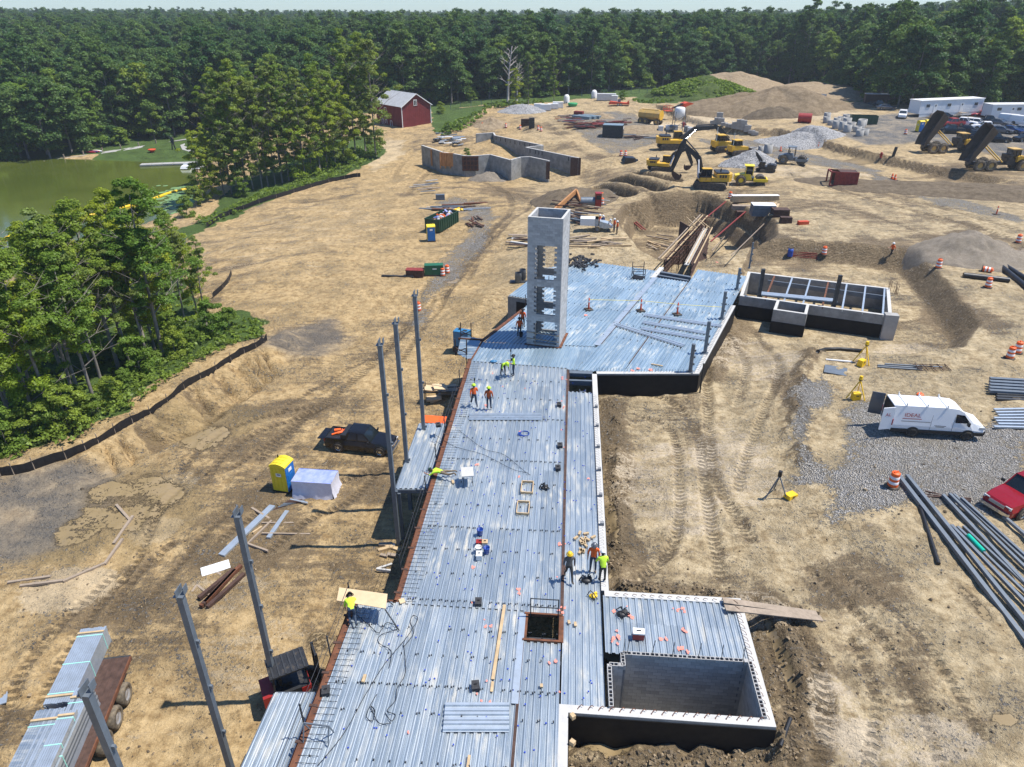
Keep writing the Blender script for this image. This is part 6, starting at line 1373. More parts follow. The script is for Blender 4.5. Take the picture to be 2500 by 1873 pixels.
for x, r in ((.95, .5), (-.95, .42)):
 for s_ in (-1, 1): wheel(f, (x, s_ * .75, r), r, .38, 'grey_car', 'rubber_mud')
x_ = thing('concrete_pump', 'white trailer concrete pump with steel hopper by the work crew', 'pump', G(1455, 562), R(-8), None, .92)
mb = MB().m('white_paint'); mb.box((-1.0, 0, 1.3), (2.6, 1.5, 1.0)); mb.side([(.3, .85), (.3, 1.8), (-.2, 1.8), (-.2, .85)], -.75, .75); mb.build('engine_box', None, x_)
mb = MB().m('galv'); mb.side([(.4, .6), (.5, 1.5), (1.6, 1.2), (2.4, .75), (2.3, .55), (1.2, .45)], -.7, .7); mb.box((1.1, 0, .55), (2.4, .5, .3)); mb.build('hopper', None, x_)
for s_ in (-1, 1): wheel(x_, (.2, s_ * .85, .42), .42, .28, 'grey_car', 'rubber_mud')
mb = MB().m('steel_dark'); mb.bar((-2.3, 0, .7), (-3.2, 0, .6), .12); mb.build('drawbar', None, x_)
# BARN, TRAILERS, CONTAINERS
def on(u, v, z=None): return G(u, v) if z is None else P(u, v, z)
zb = -3.4; A_, B_, C_ = P(983.5, 316, zb), P(1053, 308, zb), P(933, 299, zb); ux, uy = (B_ - A_), (C_ - A_); wB, lB = ux.length, uy.length * 1.0; rzb = math.atan2(ux.y, ux.x)
barn = thing('red_barn', 'old red wooden barn with pale metal gable roof', 'barn', A_, rzb); eh = TZ(A_, 259.5) - zb; rh = TZ((0, (A_ + ux * .5).y), 229) - zb; lB = 13.0
for s0, (p, q, nx_) in enumerate((((0, 0), (wB, 0), 28), ((0, lB), (0, 0), 34), ((wB, 0), (wB, lB), 20), ((wB, lB), (0, lB), 16))):
 for k in range(nx_):
  f0, f1 = k / nx_, (k + .96) / nx_; a = Vector((p[0] + (q[0] - p[0]) * f0, p[1] + (q[1] - p[1]) * f0, 0)); b = Vector((p[0] + (q[0] - p[0]) * f1, p[1] + (q[1] - p[1]) * f1, 0)); h = eh
  if s0 in (0, 3): h = eh + (rh - eh) * (1 - abs((f0 + f1) / 2 - .5) * 2) - .1
  mb = MB().m('barn_red'); mb.bar((a.x, a.y, h / 2 - .8), (b.x, b.y, h / 2 - .8), .08 + .03 * (k % 2), h + 1.6); mb.build('wall_board', None, barn)
for s_ in (0, 1):
 x0, x1 = (-.45, wB / 2 + .02) if s_ == 0 else (wB + .45, wB / 2 - .02); d = (rh - eh) / (wB / 2) * .45; n_ = 14
 for k in range(n_):
  y0, y1 = -.35 + (lB + .7) * k / n_, -.35 + (lB + .7) * (k + 1.02) / n_; mb = MB().m('barn_roof'); e = .01 * (k % 2)
  mb.add([(x0, y0, eh - d + e), (x0, y1, eh - d + e), (x1, y1, rh + .02 + e), (x1, y0, rh + .02 + e), (x0, y0, eh - d + e + .07), (x0, y1, eh - d + e + .07), (x1, y1, rh + .09 + e), (x1, y0, rh + .09 + e)], [(0, 1, 2, 3), (7, 6, 5, 4), (0, 4, 5, 1), (3, 2, 6, 7), (0, 3, 7, 4), (1, 5, 6, 2)]); mb.build('roof_sheet', None, barn)
mb = MB().m('white_paint')
for x in (0, wB): mb.box((x, -.05, eh / 2), (.18, .12, eh))
mb.build('corner_board', None, barn)
mb = MB().m('white_paint'); mb.bar((-.4, -.38, eh - .35), (wB / 2, -.38, rh), .1, .2); mb.bar((wB + .4, -.38, eh - .35), (wB / 2, -.38, rh), .1, .2); mb.build('verge_board', None, barn)
wn = MB().m('white_paint'); wn.box((wB * .47, -.09, rh - 2.2), (1.1, .1, 1.5)); wn = wn.build('window', None, barn); mb = MB().m('window_dark'); mb.box((wB * .47 - .24, -.15, rh - 2.2), (.36, .03, 1.2)); mb.build('pane', None, wn); mb = MB().m('window_dark'); mb.box((wB * .47 + .24, -.15, rh - 2.2), (.36, .03, 1.2)); mb.build('pane', None, wn)
for yy, hh, zz_ in ((lB * .62, 2.6, eh - 2.3), (lB * .62, 1.0, 1.2), (lB * .75, 1.4, 1.0), (lB * .42, 1.4, .9)):
 mb = MB().m('white_paint')
 for dy in (-.45, .45): mb.box((-.08, yy + dy, zz_), (.08, .12, hh))
 mb.box((-.08, yy, zz_ + hh / 2), (.08, 1.0, .12)); mb.build('door_trim', None, barn)
mb = MB().m('concrete'); mb.box((-.8, lB * .45, -.5), (1.4, lB, .8)); mb.build('stone_footing', None, barn)
def office(label, a, b, hgt, wid, door, back=1):
 p, q = G(*a), G(*b); q.z = p.z; d = q - p; L = d.length; rz = math.atan2(d.y, d.x); o = thing('office_trailer', label, 'trailer', p, rz)
 n_ = int(L / 1.2)
 for k in range(n_): mb = MB().m('trailer_white'); mb.box((L * (k + .5) / n_, .03, .75 + hgt / 2), (L / n_ * .985, .08, hgt)); mb.build('wall_panel', None, o)
 mb = MB().m('trailer_white'); mb.box((L / 2, wid / 2 + .04, .75 + hgt / 2), (L - .02, wid - .1, hgt - .02)); mb.build('body', None, o)
 mb = MB().m('white_paint'); mb.box((L / 2, wid / 2, .78 + hgt), (L + .2, wid + .3, .14)); mb.build('roof', None, o)
 mb = MB().m('white_paint'); mb.box((L / 2, .08, .38), (L * .96, .1, .74)); mb.build('skirting', None, o)
 for f in (.12, .45, .88): w_ = MB().m('white_paint'); w_.box((L * f, -.03, 2.5), (1.25, .06, .85)); w_ = w_.build('window', None, o); mb = MB().m('window_dark'); mb.box((L * f, -.07, 2.5), (1.05, .03, .65)); mb.build('pane', None, w_)
 for f in door:
  dd = MB().m('white_paint'); dd.box((L * f, -.03, 1.9), (1.0, .06, 2.1)); dd = dd.build('door', None, o); mb = MB().m('window_dark'); mb.box((L * f, -.07, 2.5), (.35, .03, .4)); mb.build('door_window', None, dd)
  mb = MB().m('wood_old'); mb.box((L * f, -.9, .72), (1.8, 1.6, .1)); mb.m('white_paint')
  for x in (-.85, .85): mb.bar((L * f + x, -1.6, 0), (L * f + x, -1.6, 1.75), .07)
  for z in (1.3, 1.72): mb.bar((L * f - .85, -1.6, z), (L * f + .85, -1.6, z), .06)
  mb.m('wood_old')
  for s in range(4): mb.box((L * f - 1.2 - .3 * s, -.9, .6 - .17 * s), (.32, 1.2, .05))
  mb.build('stair_landing', None, o)
 return o
office('long white office trailer with two doors behind the parking rows', (2240, 287), (2392, 284), 2.9, 3.4, (.24, .66)); office('shorter white office trailer right of the long one', (2414, 294), (2560, 293), 2.7, 3.4, (.35,))
tr = thing('enclosed_trailer', 'dark brown enclosed trailer with pale roof parked by the trees', 'trailer', G(2135, 258), R(-14)); mb = MB().m('rust_dark'); mb.box((0, 0, 1.7), (5.6, 2.4, 2.4)); mb.build('body', None, tr); mb = MB().m('barn_roof'); mb.box((0, 0, 2.95), (5.8, 2.6, .12)); mb.build('roof', None, tr)
for x in (-.5, .5): wheel(tr, (x, -1.1, .4), .4, .25)
mb = MB().m('black_machine'); mb.box((0, 0, .45), (5.4, 2.0, .2)); mb.build('chassis', None, tr)
# corrugated container
cn = thing('storage_container', 'dark grey corrugated storage container with white sign', 'container', G(1470, 336), R(-13)); CL, CWd, CH = 4.6, 3.0, 2.75
mb = MB().m('container_black'); mb.box((CL / 2, CWd / 2, CH / 2), (CL - .1, CWd - .1, CH - .06)); mb.build('shell', None, cn)
for k in range(15): mb = MB().m('container_black'); mb.box((.15 + (CL - .3) * k / 14, .03, CH / 2), (.13, .1, CH - .2)); mb.build('side_rib', None, cn)
for k in range(10): mb = MB().m('container_black'); mb.box((CL - .03, .15 + (CWd - .3) * k / 9, CH / 2), (.1, .13, CH - .2)); mb.build('end_rib', None, cn)
mb = MB().m('container_top'); mb.box((CL / 2, CWd / 2, CH), (CL, CWd, .08)); mb.build('roof', None, cn); mb = MB().m('white_paint'); mb.box((CL + .05, CWd * .55, CH - .7), (.03, 1.4, .6)); mb.build('sign', None, cn)
mb = MB().m('container_black')
for x in (.05, CL - .05):
 for y in (.05, CWd - .05): mb.box((x, y, CH / 2), (.14, .14, CH + .02))
mb.build('corner_post', None, cn)
def skip(name, label, loc, rz, L, W_, Hh, paint, trash=False, s=1.):
 o = thing(name, label, 'dumpster', loc, rz, None, s); t = .06
 mb = MB().m(paint); mb.box((0, 0, .2), (L, W_, .1))
 for s_ in (-1, 1): mb.box((0, s_ * W_ / 2, Hh / 2 + .15), (L, t, Hh)); mb.box((s_ * L / 2, 0, Hh / 2 + .15), (t, W_, Hh)); mb.box((0, s_ * W_ / 2, Hh + .15), (L + .1, .12, .12)); mb.box((s_ * L / 2, 0, Hh + .15), (.12, W_ + .1, .12))
 mb.build('bin_shell', None, o)
 for s_ in (-1, 1):
  for k in range(9): mb = MB().m(paint); mb.box((-L / 2 + L * (k + .5) / 9, s_ * (W_ / 2 + .06), Hh / 2 + .1), (.12, .1, Hh - .1)); mb.build('side_rib', None, o)
 if trash:
  rr2 = random.Random(3)
  for k in range(46):
   c = rr2.choice(['foam', 'bag_white', 'wood', 'wrap_blue', 'rust', 'wood_old', 'shirt_orange', 'foam']); mb = MB().m(c); mb.box((rr2.uniform(-L * .4, L * .4), rr2.uniform(-W_ * .38, W_ * .38), Hh + rr2.uniform(-.45, .1)), (rr2.uniform(.2, .8), rr2.uniform(.2, .6), rr2.uniform(.1, .3)), rr2.random() * 3, rr2.random(), rr2.random()); mb.build('rubbish', None, o)
 else: mb = MB().m('rust_dark'); mb.box((0, 0, .45), (L - .2, W_ - .2, .3)); mb.build('bin_floor', None, o)
 return o
skip('dumpster', 'dark green roll off dumpster full of rubbish beside the blue toilet', G(1080, 555), R(66), 6.0, 2.4, 1.75, 'green_dump', True); skip('dumpster', 'dark green empty dumpster by the concrete manhole rings', G(2106, 303), R(-14), 5.6, 2.3, 1.7, 'green_dump')
rc = thing('trench_box', 'rusty red open steel trench box lying on the ground', 'trench box', G(2058, 452), R(-8)); L = 3.6
for s_ in (-1, 1):
 mb = MB().m('red_steel' if s_ < 0 else 'rust'); mb.box((0, s_ * 1.1, 1.15), (L, .14, 2.2)); w_ = mb.build('side_panel', None, rc)
 for k in range(7): mb = MB().m('red_steel'); mb.box((-L / 2 + .25 + k * .52, s_ * 1.2, 1.15), (.1, .1, 2.2)); mb.build('rib', None, w_)
mb = MB().m('rust_dark'); mb.box((.3, 0, 2.2), (L - .9, 2.1, .1)); mb.box((L / 2 - .1, 0, 1.1), (.12, 2.0, 2.1)); mb.build('cover_plate', None, rc)
mb = MB().m('red_steel')
for y in (-1.1, 1.1): mb.bar((-L / 2 - .6, y, .1), (-L / 2 - .6, y, 2.2), .2); mb.bar((-L / 2 - .6, y, 2.2), (-L / 2, y, 2.2), .2); mb.bar((-L / 2 - .6, y, .12), (-L / 2, y, .12), .2)
mb.bar((-L / 2 - .6, -1.1, 2.2), (-L / 2 - .6, 1.1, 2.2), .2); mb.build('spreader_frame', None, rc)
def potty(label, loc, rz, door='potty_blue', side='potty_yellow', s=1.):
 o = thing('portable_toilet', label, 'portable toilet', loc, rz, None, s); w_ = 1.12
 mb = MB().m('black_plastic'); mb.box((0, 0, .08), (w_ + .08, w_ + .08, .16)); mb.build('skid_base', None, o)
 mb = MB().m(side); mb.box((0, 0, 1.12), (w_, w_, 1.95)); 
 mb.build('cabin', None, o)
 for x in np.linspace(-.42, .42, 4):
  for s_ in (-1, 1): mb = MB().m(side); mb.box((x, s_ * (w_ / 2 + .01), 1.1), (.1, .03, 1.8)); mb.build('wall_rib', None, o)
 dd = MB().m(door); dd.box((w_ / 2 + .02, 0, 1.12), (.05, w_ * .96, 1.93)); dd = dd.build('door', None, o)
 for z in (.55, 1.15): mb = MB().m(door); mb.box((w_ / 2 + .05, 0, z), (.02, .7, .45)); mb.build('door_panel', None, dd)
 mb = MB().m('white_paint'); mb.box((w_ / 2 + .056, 0, 1.72), (.01, .4, .26)); mb.build('notice', None, dd)
 mb = MB().m('white_paint'); mb.box((0.05, -w_ / 2 - .03, 1.5), (.4, .01, .26)); mb.m('lettering_black'); mb.box((0.05, -w_ / 2 - .036, 1.53), (.24, .01, .08)); mb.build('notice', None, o)
 mb = MB().m('potty_yellow'); pr = [(-.62, 2.1), (.62, 2.1), (.58, 2.2), (.3, 2.34), (0, 2.39), (-.3, 2.34), (-.58, 2.2)]; mb.side(pr, -.6, .6); rf = mb.build('roof', None, o)
 for y in (-.35, 0, .35): mb = MB().m('potty_yellow'); mb.side([(-.5, 2.2), (.5, 2.2), (.3, 2.37), (0, 2.42), (-.3, 2.37)], y - .04, y + .04); mb.build('roof_rib', None, rf)
 mb = MB().m('black_plastic'); mb.cyl((-.4, .35, 2.2), (-.4, .35, 2.5), .05, n=8); mb.build('vent_pipe', None, o); return o
potty('yellow and blue portable toilet next to the wrapped blue bundle', G(697, 1192), R(-14)); potty('blue doored portable toilet next to the full dumpster', G(1053, 588), R(-78)); potty('blue portable toilet by the parking lot', G(2243, 322), R(-80)); potty('yellow portable toilet beside the blue one by the parking', G(2259, 320), R(-80), 'potty_yellow', 'potty_yellow')
wb_ = thing('wrapped_bundle', 'large box wrapped in pale blue plastic sheeting', 'bundle', G(775, 1203), R(-6)); random.seed(2)
bm = bmesh.new(); bmesh.ops.create_grid(bm, x_segments=14, y_segments=8, size=1)
for v_ in bm.verts: v_.co = Vector((v_.co.x * 1.38, v_.co.y * .78, 1.42 - .03 * random.random()))
me = bpy.data.meshes.new('sheet_top'); bm.to_mesh(me); bm.free(); me.materials.append(MT['wrap_blue']); inst('sheet_top', me, (0, 0, 0), 0, wb_)
mb = MB().m('wrap_blue'); mb.box((0, 0, .75), (2.6, 1.4, 1.3)); mb.build('contents', None, wb_)
for ax, (px_, py_, ln) in enumerate(((0, -.8, 1.4), (0, .8, 1.4), (-1.4, 0, .8), (1.4, 0, .8))):
 mb = MB().m('wrap_white'); n_ = 18; vs = []
 for k in range(n_ + 1):
  t = -ln + 2 * ln * k / n_; w0 = random.uniform(-.03, .03); out_ = .08 + random.uniform(0, .1)
  a = (t, py_) if ax < 2 else (px_, t); s_ = np.sign(py_ if ax < 2 else px_); dx, dy = (0, s_) if ax < 2 else (s_, 0)
  vs += [(a[0] + dx * .0, a[1] + dy * .0, 1.43), (a[0] + dx * (w0 - .02), a[1] + dy * (w0 - .02), .7), (a[0] * 1.03 + dx * out_, a[1] * 1.03 + dy * out_, .05)]
 mb.add(vs, [(3 * k + j, 3 * k + 3 + j, 3 * k + 4 + j, 3 * k + 1 + j) for k in range(n_) for j in (0, 1)], True); mb.build('sheet_side', None, wb_)
# SMALL SITE FURNITURE
def barrel_meshes():
 out = []
 mb = MB().m('orange_plastic'); pr = []
 segs = [(0, .30, 'orange_plastic'), (.22, .29, 'white_band'), (.40, .275, 'orange_plastic'), (.56, .265, 'white_band'), (.74, .25, 'orange_plastic'), (.93, .24, None)]
 mb = MB()
 for (z0, r0, c), (z1, r1, _) in zip(segs[:-1], segs[1:]): mb.m(c); mb.lathe([(r0, z0 + .06), (r0 - .004, z1 + .05), (r1 + .006, z1 + .055), (r1, z1 + .06)], n=14)
 mb.m('orange_plastic'); mb.lathe([(.24, .99), (.2, 1.03), (0, 1.03)], n=14); mb.box((0, 0, 1.07), (.3, .05, .08)); out.append(mb.mesh('drum'))
 mb = MB().m('rubber'); mb.lathe([(.42, 0), (.44, .05), (.30, .1)], n=14); mb.lathe([(0, .001), (.42, 0)], n=14); out.append(mb.mesh('base_ring')); return out
BD = barrel_meshes()
def barrel(u, v_, label, z=None, s=1., rot=None, group=None):
 o = thing('traffic_barrel', label, 'traffic barrel', on(u, v_, z), random.random() * 6, group, s); inst('drum', BD[0], (0, 0, 0), 0, o); inst('base_ring', BD[1], (0, 0, 0), 0, o)
 if rot: o.rotation_euler = rot
 return o
for u, v_, lab in [(1022,759,'orange and white barrel alone on the gravel track'),(1081,674,'orange and white barrel beside the green generator'),(1092,667,'orange and white barrel behind the one at the generator'),(2178,1188,'orange and white barrel by the steel beams on gravel'),(2238,992,'orange barrel standing behind the white van'),(2290,655,'orange and white barrel on the ditch edge'),(2411,702,'orange and white barrel beside the black drain pipe'),(2485,593,'orange and white barrel at the muddy road edge'),(2464,875,'front barrel of the pair at the ditch end'),(2482,862,'rear barrel of the pair at the ditch end'),(2011,622,'orange and white barrel next to the blue drum'),
   (1516,381,'left barrel of the pair near the narrow trenches'),(1527,381,'right barrel of the pair near the narrow trenches'),(1446,488,'barrel at the formwork heap next to spoil pile'),(1469,486,'barrel beside the red ladder top'),(1470,500,'second barrel at the formwork heap edge'),(1178,310,'barrel beside the haul road behind the concrete walls'),(1187,307,'second barrel beside the haul road bend'),(1235,312,'barrel on the bank above the concrete walls'),(1270,316,'barrel next to the rusty box on the bank'),(1314,318,'left barrel of the pair on the gravel bank'),(1321,321,'right barrel of the pair on the gravel bank'),(1782,485,'barrel beside the long timber pack'),(2210,328,'barrel in the road in front of the toilets')]: barrel(u, v_, lab)
o = barrel(2395, 662, 'orange barrel tipped over beside the black drain pipe'); o.rotation_euler = (R(90), 0, 1.); o.location.z += .28
def cone(u, v_, label, tall=False, z=None):
 o = thing('traffic_cone' if not tall else 'delineator_post', label, 'traffic cone', on(u, v_, z)); mb = MB().m('rubber'); mb.box((0, 0, .04), (.7 if tall else .8, .7 if tall else .8, .08), .3); mb.build('rubber_base', None, o)
 mb = MB().m('orange_paint' if tall else 'orange_plastic'); mb.lathe([(.09, .08), (.06, 1.15), (0, 1.2)] if tall else [(.26, .08), (.08, .95), (.04, 1.0), (0, 1.0)], n=10); bd_ = mb.build('cone_body', None, o)
 mb = MB().m('white_band'); mb.lathe([(.078, .75), (.074, .9)] if tall else [(.185, .45), (.14, .65)], n=10); mb.build('reflective_band', None, bd_); return o
for u, v_, lab in [(1437,756,'red post on rubber base nearest the block tower'),(1564,759,'red post on rubber base between the two deck joints'),(1653,768,'leaning red post by the loose deck sheets')]: cone(u, v_, lab, True, 0.)
for u, v_, lab in [(1997,361,'orange post on base at the foot of gravel heap'),(1905,370,'orange cone beside the grey roller'),(2312,466,'orange cone in the middle of the haul road'),(2177,438,'left cone of the pair at the spoil ridge'),(2184,440,'right cone of the pair at the spoil ridge'),(2432,524,'orange post beside the concrete plate')]: cone(u, v_, lab, u in (1997, 2432))
tp_ = thing('caution_tape', 'thin yellow caution tape strung between red posts and column', 'tape', (0, 0, 0)); mb = MB().m('yellow_tape'); q = [P(1437, 756, 0), P(1564, 759, 0), P(1653, 768, 0), P(1762, 775, 0)]
mb.tube([p + Vector((0, 0, 1.0)) for p in q], .02, 4); mb.build('tape_line', None, tp_)
def tripod(u, v_, label, col, box=True, bxoff=(0, 0)):
 o = thing('survey_tripod', label, 'tripod', G(u, v_), random.random()); mb = MB().m(col)
 for k in range(3):
  a = k * 2.094 + .4; mb = MB().m(col); mb.bar((0, 0, 1.5), (.75 * math.cos(a), .75 * math.sin(a), 0), .06); mb.build('leg', None, o)
 mb = MB().m('black_plastic'); mb.box((0, 0, 1.52), (.2, .2, .08)); mb.build('head_plate', None, o); mb = MB().m(col if box else 'black_plastic'); mb.box((0, 0, 1.7), (.2, .2, .3)); mb.build('laser_level', None, o)
tripod(2106, 884, 'yellow survey tripod by the curved black pipe', 'yellow_plastic'); tripod(2090, 972, 'yellow survey tripod just left of the van', 'yellow_plastic'); tripod(1893, 1212, 'grey survey tripod standing on the mud', 'steel_grey', False)
def case(u, v_, label, col='yellow_plastic', d=(.5, .35, .4)):
 o = thing('instrument_case', label, 'case', G(u, v_), random.random()); mb = MB().m(col); mb.box((0, 0, d[2] / 2), d, taper=.92); mb.build('case_body', None, o); mb = MB().m('black_plastic'); mb.box((0, -d[1] / 2 - .01, d[2] * .7), (.2, .03, .06)); mb.build('handle', None, o)
case(2102, 893, 'yellow instrument case under the tripod by the pipe', 'yellow_plastic', (.6, .45, .55)); case(2088, 975, 'yellow instrument case under the tripod near the van', 'yellow_plastic', (.6, .45, .55)); case(1930, 1214, 'open orange yellow case next to the grey tripod', 'yellow_plastic', (.7, .5, .25))
# ---- heaps
def heap(name, label, u, v_, rx, ry, h, mat, seed, cat='pile', rough=.12, ridge=0., rz=0., sharp=1.25, base=None, top=None):
 g = base or G(u, v_); h = TZ(g, top) - g.z if top else h; rng = np.random.default_rng(seed); nr, na = 22, 60; rr, aa = np.meshgrid(np.linspace(0, 1.12, nr), np.linspace(0, 2 * np.pi, na, endpoint=False)); 
 x = rr * np.cos(aa); y = rr * np.sin(aa); f = np.clip(1 - rr, 0, 1) ** (1 / sharp) if sharp < 1 else np.clip(1 - rr ** sharp, 0, 1); lump = fbm(x * 2.2 + seed, y * 2.2, 4, seed)
 z = h * f * (1 + .5 * lump) + rough * h * fbm(x * 7, y * 7, 3, seed + 5) * (rr < 1)
 if ridge: z += ridge * vnoise(aa * 13 + 2 * vnoise(rr * 3, aa * 2, 2), rr * 2.0, seed) * np.clip(rr * 1.6, 0, 1) * (f > 0)
 X = x * rx * (1 + .25 * fbm(np.cos(aa), np.sin(aa), 2, seed)); Y = y * ry * (1 + .25 * fbm(np.cos(aa) + 5, np.sin(aa), 2, seed)); ca, sa = math.cos(rz), math.sin(rz)
 wx, wy = g.x + X * ca - Y * sa, g.y + X * sa + Y * ca; gzz = gl(wx, wy) if base is None else np.full_like(wx, g.z); zz = gzz + z - .25 * (rr > 1.0) - .04
 vs = [tuple(t) for t in np.stack([wx - g.x, wy - g.y, zz - g.z], -1).reshape(-1, 3)]; fs = [(i * nr + j, ((i + 1) % na) * nr + j, ((i + 1) % na) * nr + j + 1, i * nr + j + 1) for i in range(na) for j in range(nr - 1)]
 o = tag(MB().m(mat).add(vs, fs, True).build(name, None, None, g), label, cat); return o
def soil(name, a, b, bmp=.12, sc=1.):
 m, t, bs = newmat(name); geo = N(t, 'ShaderNodeNewGeometry').outputs['Position']; n1 = noise(t, geo, 1.3 * sc, 6, .7); n2 = noise(t, geo, 7 * sc, 4, .7)
 t.links.new(mixc(t, ramp(t, n2, [(.4, 0.), (.6, .5)]), ramp(t, n1, [(.38, a), (.62, b)]), tuple(x * .75 for x in a)), bs.inputs['Base Color']); bs.inputs['Roughness'].default_value = .95; bs.inputs['Specular IOR Level'].default_value = .2; bump(t, bs, mth(t, 'ADD', n1, n2), .9, bmp)
soil('soil_tan', (.25, .185, .112), (.40, .31, .20)); soil('soil_dark', (.115, .088, .058), (.21, .165, .11)); soil('sand_grey', (.19, .16, .12), (.27, .23, .18), .05); soil('soil_pile', (.17, .125, .075), (.29, .222, .14), .2, .6); soil('grass_mound', (.05, .075, .018), (.095, .13, .03), .25, .6)
m, t, bs = newmat('stones'); geo = N(t, 'ShaderNodeNewGeometry').outputs['Position']; vo = N(t, 'ShaderNodeTexVoronoi'); vo.inputs['Scale'].default_value = 7; t.links.new(geo, vo.inputs['Vector'])
t.links.new(ramp(t, vo.outputs['Color'], [(.1, (.12, .12, .12)), (.5, (.29, .285, .275)), (.9, (.47, .46, .45))]), bs.inputs['Base Color']); bs.inputs['Roughness'].default_value = .9; bump(t, bs, vo.outputs['Distance'], .9, .15)
heap('gravel_heap', 'long low heap of grey crushed stone below the cut bank', 1945, 352, 9.5, 7.5, 2.6, 'stones', 1); heap('gravel_heap', 'round grey crushed stone pile behind the excavators', 1830, 400, 5.6, 4.6, 2.9, 'stones', 2, sharp=1.1); heap('gravel_heap', 'small light grey gravel pile near the white pipe stacks', 1278, 272, 7.5, 5.5, 2.4, 'stones', 3, sharp=1.1)
heap('sand_heap', 'wide pale sand heap on the muddy ground', 2372, 626, 6.8, 5.6, 2.7, 'sand_grey', 4, ridge=.25, sharp=1.05); heap('sand_heap', 'small tan sand heap before the concrete walls', 1195, 437, 4.4, 3.0, 1.5, 'sand_grey', 14); heap('soil_heap', 'dark brown spoil pile between the walls and formwork heap', 1392, 494, 7.5, 6.5, 2.3, 'soil_dark', 5); heap('soil_heap', 'little brown soil pile behind the container', 1470, 288, 4, 3, 1.3, 'soil_tan', 6); heap('soil_heap', 'small brown soil mound left of the haul road', 1200, 308, 5.0, 3.5, 1.8, 'soil_tan', 7)
heap('soil_heap', 'light soil hump below the yellow water tank', 1570, 318, 8, 4, 1.3, 'soil_tan', 16)
heap('earth_mound', 'huge rilled tan earth stockpile', 1880, 268, 25, 17, 9.0, 'soil_pile', 8, 'mound', .05, 1.9, R(-4), 1.0, top=200); heap('earth_mound', 'brown earth mound top behind the rilled stockpile', 1792, 224, 26, 14, 10.5, 'soil_tan', 9, 'mound', .06, .3, 0, 1.6, top=182); heap('grassy_mound', 'weed covered green earth mound left of the stockpile', 1718, 238, 19, 14, 8.2, 'grass_mound', 10, 'mound', .2, .3, 0, 1.3, top=192); heap('earth_mound', 'flat brown earth bench right of the stockpile', 1985, 238, 30, 20, 5.5, 'soil_tan', 11, 'mound', .05, .3, R(-12), 1.8, top=208)
heap('soil_heap', 'dark clod heap at the foot of the big stockpile', 1885, 288, 8, 4.0, 3.0, 'soil_dark', 12); heap('earth_ridge', 'long raked spoil ridge below the dump trucks', 2330, 470, 26, 6.0, 1.3, 'soil_dark', 13, 'mound', .1, .25, R(-22))
rngm = np.random.default_rng(5); gb = G(1718, 238); hg = TZ(gb, 192) - gb.z; n_ = 900; aa = rngm.random(n_) * 6.28; rr = np.sqrt(rngm.random(n_)) * .85; cxm = np.stack([gb.x + rr * 19 * np.cos(aa), gb.y + rr * 14 * np.sin(aa), gl(gb.x + rr * 19 * np.cos(aa), gb.y + rr * 14 * np.sin(aa)) + hg * np.clip(1 - rr ** 1.3, 0, 1) + .3], 1)
o = bpy.data.objects.new('mound_weeds', mesh_quads('mound_weeds', leaf_cloud(rngm, cxm, np.full(n_, .8), 14, .7, .8, .3), 'leaf_weed')); COL.objects.link(o); o['kind'] = 'stuff'; tag(o, 'weeds covering the green earth mound', 'undergrowth')
# ---- lengths of steel, timber and pipe: every length is its own thing
def length(name, label, cat, a, b, w_, h, mat, group=None, section='box'):
 a, b = Vector(a), Vector(b); m_ = (a + b) / 2; mb = MB().m(mat)
 if section == 'box': mb.bar(a - m_, b - m_, w_, h)
 elif section == 'pipe': mb.cyl(a - m_, b - m_, w_, n=10); 
 elif section == 'channel':
  up = Vector((0, 0, 1)); mb.bar(a - m_, b - m_, w_, .02); d = (b - a).normalized(); s_ = d.cross(up).normalized() * (w_ / 2)
  mb.bar(a - m_ - s_ + up * h / 2, b - m_ - s_ + up * h / 2, .02, h); mb.bar(a - m_ + s_ + up * h / 2, b - m_ + s_ + up * h / 2, .02, h)
 return tag(mb.build(name, None, None, m_), label, cat, group)
def pxlen(name, label, cat, p, q, w_, h, mat, group=None, section='box', lift=0., z=None):
 a, b = on(*p, z), on(*q, z); a = a + Vector((0, 0, h / 2 + lift)); b = b + Vector((0, 0, h / 2 + lift)); return length(name, label, cat, a, b, w_, h, mat, group, section)
# long grey beams on the right
for p, q, w_, lab in [((2193,1170),(2560,1650),.32,'long grey steel beam beside the barrel, outermost on the mud side'),((2212,1168),(2590,1640),.28,'long grey steel beam second from the barrel'),((2300,1215),(2620,1560),.26,'grey steel beam in the middle of the long stack'),((2316,1212),(2640,1530),.22,'grey steel beam right of the middle one in the stack'),((2328,1210),(2660,1520),.2,'grey steel beam on the gravel side of the stack'),((2320,1290),(2600,1585),.24,'grey steel beam starting beside the green pipe'),((2335,1292),(2620,1570),.2,'grey steel beam just inside the green pipe'),((2350,1290),(2620,1545),.18,'thin grey beam under the green pipe'),((2448,1268),(2600,1400),.24,'short grey beam alone toward the red pickup'),((2345,1222),(2650,1500),.2,'thin grey beam on the right of stack')]:
 pxlen('steel_beam', lab, 'beam', p, q, w_ * .72, w_ * .72, 'steel_grey', None, 'box', random.uniform(0, .12))
for k in range(3): pxlen('steel_angle', 'short grey angle lying across the beams on gravel', 'angle', (2235 + 12 * k, 1212 - 6 * k), (2370, 1218 + 4 * k), .08, .06, 'rust_dark', 'angles lying across the gravel')
pxlen('drain_pipe', 'bright teal plastic pipe on the grey beams', 'pipe', (2360, 1316), (2398, 1356), .13, .2, 'teal_pipe', None, 'pipe', .15); pxlen('black_pipe', 'black plastic pipe running off the beam stack', 'pipe', (2245, 1240), (2290, 1380), .11, .2, 'pipe_black', None, 'pipe'); 
